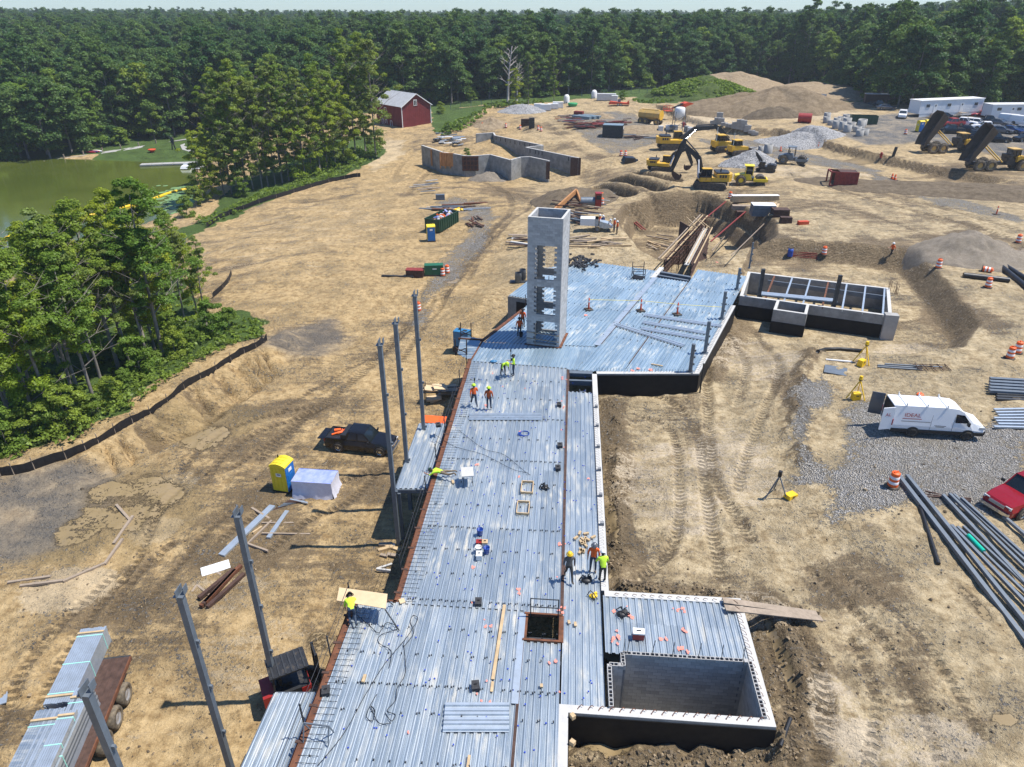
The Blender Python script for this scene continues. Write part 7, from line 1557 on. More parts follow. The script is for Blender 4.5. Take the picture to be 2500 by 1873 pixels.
for k in range(5): pxlen('steel_beam', 'dark grey steel beam in the stack right of the tripods', 'beam', (2412, 938 + 6 * k), (2580, 948 + 6 * k), .3, .22, 'steel_grey', 'beams of the stack right of the tripods', 'box', .1 + .05 * (5 - k))
for k in range(3): pxlen('steel_beam', 'dark beam of the low pile in front of stack', 'beam', (2432, 966 + 6 * k), (2580, 972 + 6 * k), .25, .2, 'steel_dark', 'dark beams in front of the stack')
for k in range(7): pxlen('steel_channel', 'light grey steel channel on timber skids behind the van nose', 'channel', (2425 + 5 * (k % 3), 1005 + 7 * k), (2580, 1002 + 8 * k), .2, .12, 'galv', 'channels behind the van nose', 'box', .1)
for k, (p, q) in enumerate([((2142,893),(2250,900)),((2142,897),(2250,904)),((2160,890),(2300,898))]): pxlen('steel_pipe', 'thin grey pipe lying beyond the yellow tripods', 'pipe', p, q, .07, .1, 'steel_grey', 'thin pipes beyond the tripods', 'pipe')
mt_ = thing('rebar_mat', 'small rusty rebar mat lying on the pipes', 'rebar', G(2275, 900)); mb = MB().m('rust_dark')
for k in range(5): mb.bar((-1.3, -.5 + .25 * k, .1), (1.3, -.45 + .25 * k, .1), .04); mb.bar((-1.2 + .6 * k, -.6, .13), (-1.1 + .6 * k, .6, .13), .04)
mb.build('rebar_grid', None, mt_)
pxlen('white_pipe', 'white plastic pipe lying before the yellow tripod', 'pipe', (2016, 879), (2080, 885), .08, .1, 'white_paint', None, 'pipe'); pl = thing('steel_plate', 'flat grey steel plate on the ground left of tripods', 'plate', G(2040, 905), R(-25)); mb = MB().m('steel_grey'); mb.box((0, 0, .03), (1.7, 1.5, .05)); mb.build('plate_body', None, pl)
cv = thing('curved_pipe', 'black corrugated drain pipe curving across the dirt', 'pipe', (0, 0, 0)); mb = MB().m('pipe_black'); mb.tube([G(1996, 862) + Vector((0, 0, .15)), G(2015, 856) + Vector((0, 0, .15)), G(2050, 855) + Vector((0, 0, .15)), G(2104, 860) + Vector((0, 0, .15))], .16, 8); mb.build('pipe_run', None, cv)
for p, q, lab in [((2350,677),(2462,690),'black drain pipe lying across the mud near the barrel'),((2435,650),(2520,720),'black drain pipe at the right edge, front one'),((2445,650),(2540,710),'black drain pipe at the right edge, rear one')]: pxlen('drain_pipe', lab, 'pipe', p, q, .28, .5, 'pipe_black', None, 'pipe')
pxlen('vent_pipe', 'black standpipe leaning at the pit corner wall', 'pipe', (1900, 1838), (1925, 1770), .09, .1, 'pipe_black', None, 'pipe', .35); length('vent_pipe', 'black standpipe beside the workers at the wall', 'pipe', WA(2.8, 27.2, -1.6), WA(3.5, 26.2, -.2), .13, .2, 'pipe_black', None, 'pipe'); length('vent_pipe', 'black standpipe at the front corner of the north wing', 'pipe', Vector((14.7, 48.8, -2)), Vector((14.75, 49.0, .9)), .06, .1, 'pipe_black', None, 'pipe')
# plank ramp
for k, (p, q) in enumerate([((1765, 1466), (1995, 1499)), ((1770, 1484), (2006, 1510))]): length('scaffold_plank', ['weathered scaffold plank bridging deck and bank, rear one', 'weathered scaffold plank bridging deck and bank, front one'][k], 'plank', P(*p, .2), P(*q, -.75), .36, .06, 'wood_old')
# left side: studs, rusty beams, timber edging
for p, q, w_, m_, lab in [((538,1358),(663,1237),.26,'galv','long galvanised channel lying toward the wrapped bundle'),((546,1362),(670,1240),.2,'galv','second galvanised channel lying beside the long one'),((656,1318),(702,1252),.28,'galv','short galvanised box channel near the wrapped bundle'),((604,1332),(664,1274),.12,'wood_old','timber skid under the galvanised channels'),((600,1330),(655,1350),.12,'wood_old','timber skid at the lower end of channels'),((618,1305),(640,1290),.12,'wood','pale timber offcut among the channels'),((640,1280),(720,1280),.1,'wood_old','thin timber lying crosswise near the channels'),((640,1307),(758,1309),.1,'wood_old','long thin timber lying crosswise below the channels'),((615,1243),(660,1270),.14,'wood_old','timber bearer near the tall column')]: pxlen('stud_channel' if m_ == 'galv' else 'timber', lab, 'channel' if m_ == 'galv' else 'timber', p, q, w_, .14, m_, None, 'box', random.uniform(0, .08), -4.62)
for k in range(8): pxlen('steel_stud', 'grey steel stud in the small pile beside the wrapped bundle', 'stud', (668 + 6 * k, 1248 - 3 * k), (738 + 2 * k, 1222 + 2 * k), .12, .1, random.choice(['galv', 'steel_grey', 'rust_dark']), 'studs piled beside the wrapped bundle', 'box', .03 * k, -4.62)
for k, (p, q) in enumerate([((492,1488),(590,1388)),((498,1484),(575,1400)),((508,1490),(598,1408)),((503,1480),(583,1395)),((487,1468),(572,1398))]): pxlen('rusty_beam', 'rusty steel beam in the bundle beside the white sheet', 'beam', p, q, .22, .2, ['rust', 'rust_dark', 'rust_dark', 'rust', 'rust_dark'][k], 'rusty beams beside the white sheet', 'box', .12 + .03 * (k % 2), -4.62)
for p, q in [((484,1432),(512,1455)),((470,1447),(492,1412)),((530,1400),(592,1430))]: pxlen('timber_skid', 'short timber skid by the rusty beams', 'timber', p, q, .12, .1, 'wood_old', 'timber skids under the rusty beams', 'box', 0, -4.62)
ws = thing('white_sheet', 'white foam insulation sheet lying by the rusty beams', 'sheet', P(527, 1390, -4.6), R(28)); mb = MB().m('foam'); mb.box((0, 0, .07), (1.6, .8, .1)); mb.build('sheet_body', None, ws)
for p, q, lab in [((285,1235),(318,1272),'muddy timber edging beam beside the puddle top'),((325,1262),(278,1330),'muddy timber edging beam along the puddle'),((300,1318),(256,1380),'muddy timber edging beam at the puddle bend'),((256,1378),(155,1422),'long muddy timber edging beam below the puddle'),((155,1420),(50,1433),'muddy timber edging on the pale sand'),((125,1410),(20,1425),'upper muddy timber edging on the pale sand')]: pxlen('edging_timber', lab, 'timber', p, q, .16, .14, 'wood_old')
# ---- flatbed trailer with bundles of steel studs
zf = -3.35; ta, tb = P(318, 1604, zf), P(206, 1880, zf); dv = (ta - tb); rzt = math.atan2(dv.y, dv.x)
ft = thing('flatbed_trailer', 'brown flatbed trailer with dual wheels', 'trailer', (ta.x, ta.y, -4.62), rzt); bw = 2.5                  # local: +X forward (far end), deck from x=-11..0, y 0..bw
for k in range(9): mb = MB().m('rust_dark'); mb.box((-5.5, .14 + k * .277, zf + 4.62), (11, .27, .07)); mb.build('deck_plank', None, ft)
mb = MB().m('rust'); mb.box((-5.5, -.02, zf + 4.58), (11, .06, .2)); mb.box((-5.5, bw + .02, zf + 4.58), (11, .06, .2)); mb.build('side_rail', None, ft)
mb = MB().m('steel_dark'); mb.box((-5.5, .8, zf + 4.35), (10.8, .2, .35)); mb.box((-5.5, 1.7, zf + 4.35), (10.8, .2, .35)); mb.box((.05, bw / 2, zf + 4.5), (.1, bw, .3)); mb.build('chassis', None, ft)
for x in (-1.6, -2.9, -4.2):
 for y in (-.02, bw + .02): wheel(ft, (x, y, .55), .55, .4, 'silver_car', 'rubber_mud')
def stud_bundle(label, x0, x1, y0, y1, z0, nz, mats, group=None):
 o = thing('stud_bundle', label, 'bundle', (ta.x, ta.y, -4.62), rzt, group); w_ = .0925; ny = max(1, int((y1 - y0) / w_))
 for iz in range(nz):
  for iy in range(ny):
   if iz < nz - 1 and 0 < iy < ny - 1: continue                        # hidden inside the strapped bundle
   mb = MB().m(random.choice(mats)); mb.box(((x0 + x1) / 2 + random.uniform(-.03, .03), y0 + (iy + .5) * (y1 - y0) / ny, z0 + .06 + iz * .125), (x1 - x0, (y1 - y0) / ny - .012, .115)); mb.build('steel_stud', None, o)
 mb = MB().m(mats[0]); mb.box(((x0 + x1) / 2, (y0 + y1) / 2, z0 + nz * .0625), (x1 - x0 - .1, y1 - y0 - .12, nz * .125 - .06)); mb.build('bundle_core', None, o)
 for f in (.12, .5, .88): mb = MB().m('strap'); mb.box((x0 + (x1 - x0) * f, (y0 + y1) / 2, z0 + nz * .0625), (.04, y1 - y0 + .02, nz * .125 + .02)); mb.build('strap', None, o)
 for f in (.08, .92): mb = MB().m('wood'); mb.box((x0 + (x1 - x0) * f, (y0 + y1) / 2, z0 + nz * .125 + .04), (.1, y1 - y0, .06)); mb.build('timber_bearer', None, o)
zd = zf + 4.66
stud_bundle('front bundle of galvanised studs strapped on the flatbed', -3.2, 1.2, 1.25, 2.45, zd, 8, ['galv']); stud_bundle('rear left bundle of galvanised studs on the flatbed', -10.5, -3.6, 1.3, 2.5, zd, 9, ['galv', 'galv', 'deck_near']); stud_bundle('rear right tall bundle of grey studs on the flatbed', -9.6, -2.7, .45, 1.2, zd, 10, ['galv', 'steel_grey', 'galv'])
stud_bundle('small top bundle of studs with magenta ends on flatbed', -7.5, -4.2, .5, 1.15, zd + 1.36, 2, ['galv'])
bt_ = thing('blue_tarp', 'crumpled dark blue cloth lying on the steel studs', 'cloth', (ta.x, ta.y, -4.62), rzt); mb = MB().m('blue_plastic')
for k in range(5): mb.box((-7.6 + random.uniform(-.3, .3), 1.5 + random.uniform(-.2, .2), zd + 1.3 + random.uniform(0, .05)), (.35, .3, .1), random.random() * 3, .2, .3)
mb.build('cloth_fold', None, bt_)
for k in range(4): pxlen('galvanised_sheet', 'galvanised sheet lying at the left picture side pile', 'sheet', (-30, 1712 + 6 * k), (20, 1690 + 8 * k), .4, .06, 'galv', 'galvanised sheets in the small pile', 'box', .05 * k, -4.6)
# ---- blue welder, generator, culvert rings, misc by the left road
wl = thing('welder_generator', 'blue engine driven welder beside the deck landing', 'generator', P(1130, 868, -4.75), R(-18)); mb = MB().m('blue_machine'); mb.box((0, 0, 1.9), (1.5, .9, 1.5)); mb.build('housing', None, wl); mb = MB().m('black_machine'); mb.box((0, 0, .75), (1.7, 1.0, .5)); mb.bar((0.9, 0, .6), (2.0, .1, .5), .12); mb.build('frame', None, wl)
for s_ in (-1, 1): wheel(wl, (0, s_ * .65, .45), .45, .25)
mb = MB().m('black_machine'); mb.cyl((-.3, .1, 2.65), (-.3, .1, 2.85), .08); mb.box((.3, 0, 2.67), (.4, .3, .04)); mb.build('exhaust', None, wl)
gg = thing('green_generator', 'green box generator between barrels and brown crate', 'generator', G(1060, 671), R(4)); mb = MB().m('green_box'); mb.box((0, 0, .75), (2.3, 1.0, 1.2)); mb.build('housing', None, gg); mb = MB().m('black_machine'); mb.box((0, 0, .08), (2.4, 1.1, .16)); mb.build('skid', None, gg); mb = MB().m('white_paint'); mb.box((.1, -.51, .9), (.5, .02, .14)); mb.build('sign', None, gg)
bx_ = thing('steel_crate', 'brown rusty crate left of the green generator', 'crate', G(1014, 675), R(-4)); mb = MB().m('rust_dark'); mb.box((0, 0, .45), (2.1, 1.0, .9)); mb.build('crate_body', None, bx_); mb = MB().m('red_steel'); mb.box((0, 0, .92), (2.2, 1.1, .06)); mb.build('crate_lid', None, bx_)
pxlen('steel_beam', 'black steel beam lying left of the brown crate', 'beam', (932, 676), (1010, 679), .25, .25, 'steel_dark')
for u, v_, lab in [(1265, 690, 'grey steel drum on the plate, front one'), (1276, 682, 'grey steel drum on the plate, rear one')]:
 q = thing('steel_drum', lab, 'drum', G(u, v_) + Vector((0, 0, .08))); mb = MB().m('steel_grey'); mb.lathe([(.36, 0), (.4, .05), (.36, .5), (.4, .55), (.36, 1.05), (.36, 1.1)], n=14); mb.build('drum_shell', None, q); mb = MB().m('black_coat'); mb.lathe([(0, .9), (.35, .9)], n=14); mb.build('drum_inside', None, q)
q = thing('steel_plate', 'dark steel plate under the two drums', 'plate', G(1270, 688)); mb = MB().m('steel_dark'); mb.box((0, 0, .04), (2.3, 1.0, .08)); mb.build('plate_body', None, q)
# loose bucket
lb = thing('excavator_bucket', 'loose black excavator bucket before the concrete walls', 'bucket', G(1256, 425), R(-150)); mb = MB().m('black_machine'); mb.side([(-.9, .1), (-1.1, .9), (-.6, 1.7), (.1, 1.9), (.2, 1.6), (-.3, 1.3), (-.6, .8), (-.2, .25), (1.0, .3), (1.0, .05)], -1.0, 1.0)
for y in (-.9, -.45, 0, .45, .9): mb.bar((1.0, y, .15), (1.35, y, .1), .16)
mb.build('bucket_shell', None, lb); mb = MB().m('black_machine')
for y in (-1.02, .98): mb.side([(-.9, .1), (-1.1, .9), (-.6, 1.7), (.1, 1.9), (1.0, .3), (1.0, .05)], y, y + .05)
mb.build('bucket_cheek', None, lb)
# manhole rings and concrete blocks
def ring(u, v_, r, h, label, g_=None):
 o = thing('manhole_ring', label, 'manhole ring', G(u, v_), 0, g_); mb = MB().m('concrete'); mb.lathe([(r, 0), (r, h), (r * .84, h), (r * .84, h * .3)], n=18); mb.build('ring_shell', None, o); mb = MB().m('cmu_dark'); mb.lathe([(0, h * .35), (r * .85, h * .35)], n=18); mb.build('ring_inside', None, o)
for u, v_ in [(2017,300),(2030,306),(2042,303),(2052,298),(2066,292),(2042,314),(2055,318),(2068,322),(2078,312),(2092,322),(2100,314),(2104,308),(2066,308),(2018,291),(2098,332),(2110,330),(2085,300)]: ring(u, v_, random.uniform(.75, 1.0), random.uniform(1.1, 1.9), 'pale concrete manhole ring standing by the green dumpster', 'manhole rings by the green dumpster')
ring(1874, 374, .85, 1.75, 'white concrete ring standing near the bulldozers'); ring(1857, 368, .55, .9, 'small pale concrete ring near the bulldozers'); ring(1840, 364, .8, .3, 'flat pale concrete lid lying near the bulldozers')
for k, (u, v_, nz) in enumerate([(1741,302,1),(1750,303,2),(1760,304,2),(1768,307,1),(1778,310,1),(1794,314,2),(1804,316,3),(1814,318,3),(1824,322,2),(1834,326,1),(1842,330,1),(1786,311,1),(1756,298,3)]):
 g = G(u, v_)
 for z in range(nz):
  o = thing('concrete_block', 'large pale concrete block in the row below the stockpile', 'concrete block', g + Vector((random.uniform(-.1, .1), 0, z * .75)), R(-14) + random.uniform(-.1, .1), 'concrete blocks below the stockpile'); mb = MB().m('concrete'); mb.box((0, 0, .36), (1.5, .8, .72)); mb.build('block_body', None, o); mb = MB().m('concrete'); mb.box((0, 0, .74), (.5, .3, .06)); mb.build('block_key', None, o)
# grout silo
si = thing('grout_silo', 'white mortar silo on a steel frame behind the excavator', 'silo', G(1655, 322)); mb = MB().m('white_paint'); mb.lathe([(.25, 2.6), (1.2, 3.6), (1.2, 5.2), (.9, 5.5), (0, 5.6)], n=12); mb.build('silo_tank', None, si); mb = MB().m('steel_grey')
for x in (-1.1, 1.1):
 for y in (-1.1, 1.1): mb.bar((x * 1.2, y * 1.2, 0), (x, y, 4.6), .13)
for z in (1.2, 2.6): mb.bar((-1.2, -1.2, z), (1.2, -1.2, z), .1); mb.bar((-1.2, 1.2, z), (1.2, 1.2, z), .1); mb.bar((-1.2, -1.2, z), (1.2, -1.2, z + 1.3), .08)
mb.build('support_frame', None, si)
def mixer(u, v_, lab, c):
 o = thing('mortar_mixer', lab, 'mixer', G(u, v_), random.random() * 3); mb = MB().m(c); mb.cyl((-.6, 0, 1.0), (.6, 0, 1.2), .55, .4, 12); mb.build('mixing_drum', None, o); mb = MB().m('steel_dark')
 for x in (-.5, .5):
  for y in (-.4, .4): mb.bar((x, y, 0), (x * .6, y * .5, .9), .09)
 mb.build('stand', None, o)
mixer(1640, 322, 'grey mortar mixer at the foot of the silo', 'steel_grey'); mixer(1668, 315, 'red mortar mixer beside the silo', 'red_paint')
def pallet(u, v_, lab, c, d=(1.1, 1.0, 1.2), rz=0.):
 o = thing('pallet_load', lab, 'pallet', G(u, v_), rz); mb = MB().m('wood_old'); mb.box((0, 0, .07), (d[0], d[1], .12)); mb.build('pallet_base', None, o)
 for i in range(3): mb = MB().m(c); mb.box((random.uniform(-.03, .03), 0, .14 + d[2] * (i + .5) / 3), (d[0] * .95, d[1] * .95, d[2] / 3 * .95), random.uniform(-.04, .04)); mb.build('load_layer', None, o)
for u, v_, lab, c in [(1648,320,'pallet of white bags left of the silo','bag_white'),(1612,322,'flat white wrapped pallet by the tanker','bag_white'),(1630,320,'grey wrapped pallet near the silo','foam'),(1675,322,'pale pallet of block right of the silo','concrete'),(1683,325,'grey pallet of bags near the excavator boom','bag_white')]: pallet(u, v_, lab, c)
for u, v_, lab, d in [(1480,246,'long row of white wrapped bags by the road',(6,1.6,1.9)),(1500,249,'end pallet of white wrapped bags by the road',(2,1.6,1.7))]: pallet(u, v_, lab, 'bag_white', d, R(-12))
for k, (u, v_) in enumerate([(1316,266),(1332,270),(1350,266),(1362,264)]): pallet(u, v_, ['stack of white wrapped insulation touching the light gravel pile', 'low white wrapped stack in front of the insulation row', 'tall white wrapped stack in the insulation row', 'white wrapped stack at the road end of insulation row'][k], 'white_paint', (3.2, 1.3, 1.3 + .3 * (k % 2)), R(-4))
sk = thing('red_skid', 'orange red equipment trailer near the road bend', 'trailer', G(1511, 258), R(-6)); mb = MB().m('orange_paint'); mb.side([(-3, .4), (-2.6, 1.2), (2.2, .8), (2.8, 1.4), (3, .4)], -.9, .9); mb.build('trailer_bed', None, sk); wheel(sk, (-.3, -.95, .35), .35, .2); wheel(sk, (.5, -.95, .35), .35, .2); mb = MB().m('steel_grey'); mb.box((0, 0, 1.3), (.9, .6, .9)); mb.build('engine', None, sk)
gbt = thing('green_tub', 'bright green plastic tub by the forest road', 'tub', G(1398, 260)); mb = MB().m('green_bright'); mb.lathe([(0, .1), (1.2, .1), (1.5, .9), (1.3, 1.0), (0, .6)], n=12); mb.build('tub_shell', None, gbt)
for u, v_, lab in [(1383, 252, 'white cylindrical tank by the forest road'), (1450, 240, 'white standpipe tank at the gate')]: q = thing('white_tank', lab, 'tank', G(u, v_)); mb = MB().m('white_paint'); mb.lathe([(.9, 0), (.9, 1.8), (.5, 2.4), (0, 2.5)], n=12); mb.build('tank_shell', None, q); mb = MB().m('steel_grey'); mb.box((0, -.95, .3), (.2, .2, .4)); mb.build('valve', None, q)
rt_ = thing('red_tank', 'dark red horizontal fuel tank below the stockpile', 'tank', G(1963, 300), R(-20)); mb = MB().m('red_paint'); mb.cyl((-1.5, 0, 1.1), (1.5, 0, 1.1), 1.05, n=16); mb.build('tank_shell', None, rt_); mb = MB().m('red_steel'); mb.box((-.9, 0, .2), (.3, 1.6, .4)); mb.box((.9, 0, .2), (.3, 1.6, .4)); mb.build('saddle', None, rt_)
sg = thing('site_sign', 'white sign board with blue emblem beside the stockpile', 'sign', G(2003, 262)); mb = MB().m('white_paint'); mb.box((0, 0, 2.2), (2.2, .1, 2.6)); mb.build('board', None, sg); mb = MB().m('potty_blue'); mb.cyl((0, -.07, 2.4), (0, -.06, 2.4), .5, n=14); mb.build('emblem', None, sg); mb = MB().m('wood_old')
for x in (-.9, .9): mb.bar((x, .1, -.2), (x, .1, 2.2), .12)
mb.build('post', None, sg)
hy = thing('fire_hydrant', 'red fire hydrant at the road corner', 'hydrant', G(2150, 385)); mb = MB().m('red_paint'); mb.lathe([(.25, 0), (.2, .1), (.2, .7), (.26, .75), (.15, 1.0), (0, 1.05)], n=10); mb.cyl((-.35, 0, .6), (.35, 0, .6), .1); mb.build('hydrant_body', None, hy); mb = MB().m('red_paint'); mb.cyl((0, -.32, .55), (0, 0, .55), .13); mb.build('outlet', None, hy)
q = thing('pipe_stub', 'black vertical pipe stub near the hydrant', 'pipe', G(2180, 382)); mb = MB().m('pipe_black'); mb.cyl((0, 0, -.2), (.25, 0, 1.7), .28, n=12); mb.build('stub', None, q)
tb_ = thing('black_tarp', 'black plastic sheeting heap near the trenches', 'tarp', G(1535, 396), .3); mb = MB().m('tarp_black'); mb.box((0, 0, .5), (2.6, 1.6, 1.0), 0, .15, .1, .8); mb.box((1.3, .1, .25), (1.2, 1.2, .5), .4, 0, 0, .7); mb.build('sheeting', None, tb_)
# ---- formwork heap west of the deep pit and material yard behind
def scatter(n, region, label, group, mats, names, L, w_, seed, lift=.5, cat='formwork', ang=None):
 r2 = random.Random(seed)
 for k in range(n):
  u, v_ = r2.uniform(*region[0]), r2.uniform(*region[1]); g = G(u, v_); a = (r2.uniform(-.5, .5) if ang is None else r2.gauss(ang, .25)); l_ = r2.uniform(*L); d = Vector((math.cos(a), math.sin(a), 0)) * l_ / 2; z = Vector((0, 0, .06 + r2.random() * lift))
  length(r2.choice(names), label, cat, g - d + z, g + d + z + Vector((0, 0, r2.uniform(-.1, .2) * lift)), r2.uniform(*w_), r2.uniform(.06, .18), r2.choice(mats), group)
scatter(26, ((1385, 1465), (482, 516)), 'rusty form bar in the heap west of the pit', 'bars of the formwork heap west of the pit', ['rust_dark', 'steel_grey', 'rust', 'concrete', 'red_steel', 'wood_old'], ['form_bar'], (2.5, 6), (.12, .4), 1, 1.0, 'bar', -.35); scatter(14, ((1380, 1440), (520, 545)), 'weathered form panel lying behind the concrete pump', 'form panels behind the pump', ['wood_old', 'steel_grey', 'rust_dark'], ['formwork_board'], (2.5, 5), (.15, .5), 2, .5, 'form panel', -.8); scatter(14, ((1400, 1510), (575, 605)), 'weathered plank lying between pump and deck', 'planks between pump and deck', ['wood_old', 'wood', 'wood_old'], ['plank'], (2, 4.5), (.12, .35), 3, .25, 'plank')
scatter(30, ((1365, 1420), (286, 304)), 'rusty form bar in the far material yard', 'form bars in the material yard', ['rust_dark', 'rust', 'steel_grey', 'red_steel'], ['form_bar'], (2, 5), (.15, .5), 4, .6, 'bar', 0); scatter(36, ((1390, 1470), (302, 316)), 'rusty form panel in the yard behind the container', 'form panels behind the container', ['rust_dark', 'rust', 'steel_dark', 'red_steel'], ['formwork_board'], (1.5, 5), (.2, .7), 5, .6, 'form panel'); scatter(24, ((1465, 1535), (296, 308)), 'rusty form panel in the yard toward the tanker', 'form panels toward the tanker', ['rust_dark', 'red_steel', 'steel_grey'], ['formwork_board'], (1.5, 4), (.2, .6), 6, .6, 'form panel'); scatter(12, ((1530, 1610), (332, 340)), 'grey form panel lying behind the excavator', 'form panels behind the excavator', ['steel_grey', 'wood_old', 'rust_dark'], ['formwork_board'], (2, 5), (.3, .7), 7, .3, 'form panel', 0)
for k, (u, v_) in enumerate([(1420,291),(1432,290),(1444,289)]): o = thing('deck_bundle', 'blue grey bundle of deck sheets in the material yard', 'bundle', G(u, v_), R(-40), 'deck bundles in the material yard'); [MB().m('container_top').box((0, 0, .2 + .18 * i), (5.5, 1.1, .15)).build('deck_sheet', None, o) for i in range(4)]
o = thing('plywood_stack', 'reddish plywood stack on the material yard', 'stack', G(1413, 280), R(-25)); [MB().m('red_steel').box((0, 0, .2 + .16 * i), (2.6, 1.3, .14)).build('sheet', None, o) for i in range(5)]
bm_ = thing('timber_beam', 'large brown timber beam propped over the formwork heap', 'beam', (0, 0, 0)); mb = MB().m('wood_form'); a, b = G(1352, 524), G(1405, 500); mb.bar(a + Vector((0, 0, .5)), b + Vector((0, 0, 2.2)), .25, .7); mb.build('inclined_beam', None, bm_); mb = MB().m('wood_form'); mb.bar(b + Vector((.1, 0, 2.2)), G(1420, 506) + Vector((0, 0, .3)), .25, .6); mb.build('prop_beam', None, bm_)
gn = thing('red_machine', 'dark red compressor in the formwork heap', 'machine', G(1459, 508)); mb = MB().m('red_paint'); mb.box((0, 0, 1.2), (.9, 1.2, 2.2)); mb.build('housing', None, gn); mb = MB().m('steel_grey'); mb.cyl((-2.6, 0, 1.0), (-.5, 0, 1.0), .65, n=14); mb.build('tank', None, gn); mb = MB().m('black_machine'); mb.box((0, -.62, 1.7), (.7, .05, .6)); mb.build('panel', None, gn)
lad = thing('site_ladder', 'long red ladder lying down the pit slope', 'ladder', (0, 0, 0)); a, b = G(1482, 490), G(1572, 566); mb = MB().m('red_steel')
for o_ in (-.25, .25): mb.bar(a + Vector((o_, 0, .3)), b + Vector((o_, 0, .3)), .12)
for k in range(30): q = a.lerp(b, k / 30) + Vector((0, 0, .3)); mb.bar(q + Vector((-.25, 0, 0)), q + Vector((.25, 0, 0)), .06)
mb.build('ladder_frame', None, lad)
for p, q, lab in [((1720,535),(1772,495),'red form brace leaning on the pit bank, upper one'),((1735,590),(1820,520),'red form brace leaning on the pit bank, middle one'),((1738,612),(1770,580),'timber brace leaning in the pit'),((1785,625),(1865,550),'thin cable brace running up the pit bank')]:
 a, b = P(*p, -.3), G(*q); length('form_brace', lab, 'brace', a, b + Vector((0, 0, .2)), .14 if 'red' in lab else .07, .12, 'red_steel' if 'red' in lab else 'wood_old')
scatter(10, ((1585, 1625), (575, 610)), 'timber offcut lying in the deep pit', 'timber offcuts in the deep pit', ['wood', 'wood_old'], ['timber'], (2, 4), (.1, .25), 8, .3, 'timber', -.9)
# timber packs, crates east of the pit
for u, v_, lab, c, d, rz in [(1842,492,'long pale timber pack behind the barrel','wood',(7.2,.9,.9),.02),(1860,525,'dark grey timber crate with white lid','steel_grey',(3.2,2.0,1.5),-.1),(1903,528,'stack of dark boards beside the crate','rust_dark',(2.2,1.6,1.0),-.05),(1808,512,'low brown timber crate at the pit rim','wood_old',(2.6,1.0,.6),-.1),(1810,528,'dark red pallet box at the pit rim','rust_dark',(1.6,1.0,.7),0.),(1917,545,'rusty mortar tub on the dirt','rust_dark',(1.5,.8,.8),-.1),(1960,548,'low orange pump on the dirt','orange_paint',(1.4,.6,.4),.1),(1283,307,'rusty box on the bank above walls','rust_dark',(2.4,1.2,1.6),0.),(1298,313,'dark standing bin on the bank','black_machine',(1.4,1.2,2.4),0.),(1075,488,'grey metal box near the lumber pile','steel_grey',(1.6,.8,.9),.1)]:
 o = thing('material_pack', lab, 'crate', G(u, v_), rz); n_ = 3
 for i in range(n_): mb = MB().m(c); mb.box((0, 0, d[2] * (i + .5) / n_), (d[0] * (1 - .02 * i), d[1], d[2] / n_ * .93)); mb.build('layer', None, o)
 mb = MB().m('white_band' if 'white lid' in lab or 'pale' in lab else c); mb.box((0, 0, d[2] + .02), (d[0] * .98, d[1] * .98, .05)); mb.build('cover', None, o)
for k, (p, q) in enumerate([((1877,532),(1893,500)),((1884,532),(1900,503))]): pxlen('plank', 'pale plank leaning across the crates', 'plank', p, q, .35, .06, 'wood', 'pale planks across the crates', 'box', .3)
blu = thing('blue_drum', 'blue plastic drum on the bank edge', 'drum', G(1928, 626)); mb = MB().m('blue_plastic'); mb.lathe([(.3, 0), (.33, .4), (.3, .5), (.33, .6), (.3, .95), (.0, .95)], n=14); mb.build('drum_shell', None, blu); mb = MB().m('black_coat'); mb.lathe([(0, .97), (.2, .97)], n=10); mb.build('drum_lid', None, blu)
for k in range(4): pxlen('form_tie', 'red steel bar in the bundle beside the blue drum', 'bar', (1935, 616 + 4 * k), (1995, 620 + 4 * k), .08, .08, 'red_steel', 'red bars beside the blue drum')
# lumber and debris near the dumpster
scatter(9, ((1020, 1060), (446, 480)), 'weathered board in the pile above the dumpster', 'boards above the dumpster', ['wood_old', 'steel_grey', 'concrete'], ['board'], (2, 4), (.2, .6), 11, .4, 'board', .3); scatter(12, ((1060, 1170), (495, 520)), 'rusty steel section near the yellow sheet', 'steel sections near the yellow sheet', ['rust', 'rust_dark', 'galv', 'steel_grey'], ['steel_section'], (2.5, 7), (.2, .7), 12, .3, 'steel section', -.1); scatter(10, ((1130, 1175), (530, 560)), 'rusty rebar length on the gravel', 'rebar lengths on the gravel', ['rust_dark', 'rust'], ['rebar'], (1.5, 4), (.08, .3), 13, .2, 'rebar', -1.0); scatter(7, ((1255, 1290), (575, 605)), 'dark timber beam left of the block tower', 'timber beams left of the tower', ['rust_dark', 'wood_old', 'concrete_white'], ['timber_beam'], (2.5, 3.5), (.3, .5), 14, .5, 'beam', 0)
ys = thing('yellow_sheet', 'crumpled yellow plastic sheet near the dumpster', 'sheet', G(1112, 513)); mb = MB().m('yellow_plastic')
for k in range(7): mb.box((random.uniform(-1.2, 1.2), random.uniform(-.4, .4), .15), (.9, .6, .25), random.random() * 3, random.random() * .4, random.random() * .4, .6)
mb.build('sheet_fold', None, ys)
scatter(34, ((1065, 1125), (337, 358)), 'twisted piece of scrap metal in the heap', 'scrap metal behind the concrete walls', ['galv', 'black_plastic', 'steel_dark', 'foam', 'steel_grey'], ['scrap_metal'], (.8, 3), (.2, .9), 15, 1.6, 'scrap')
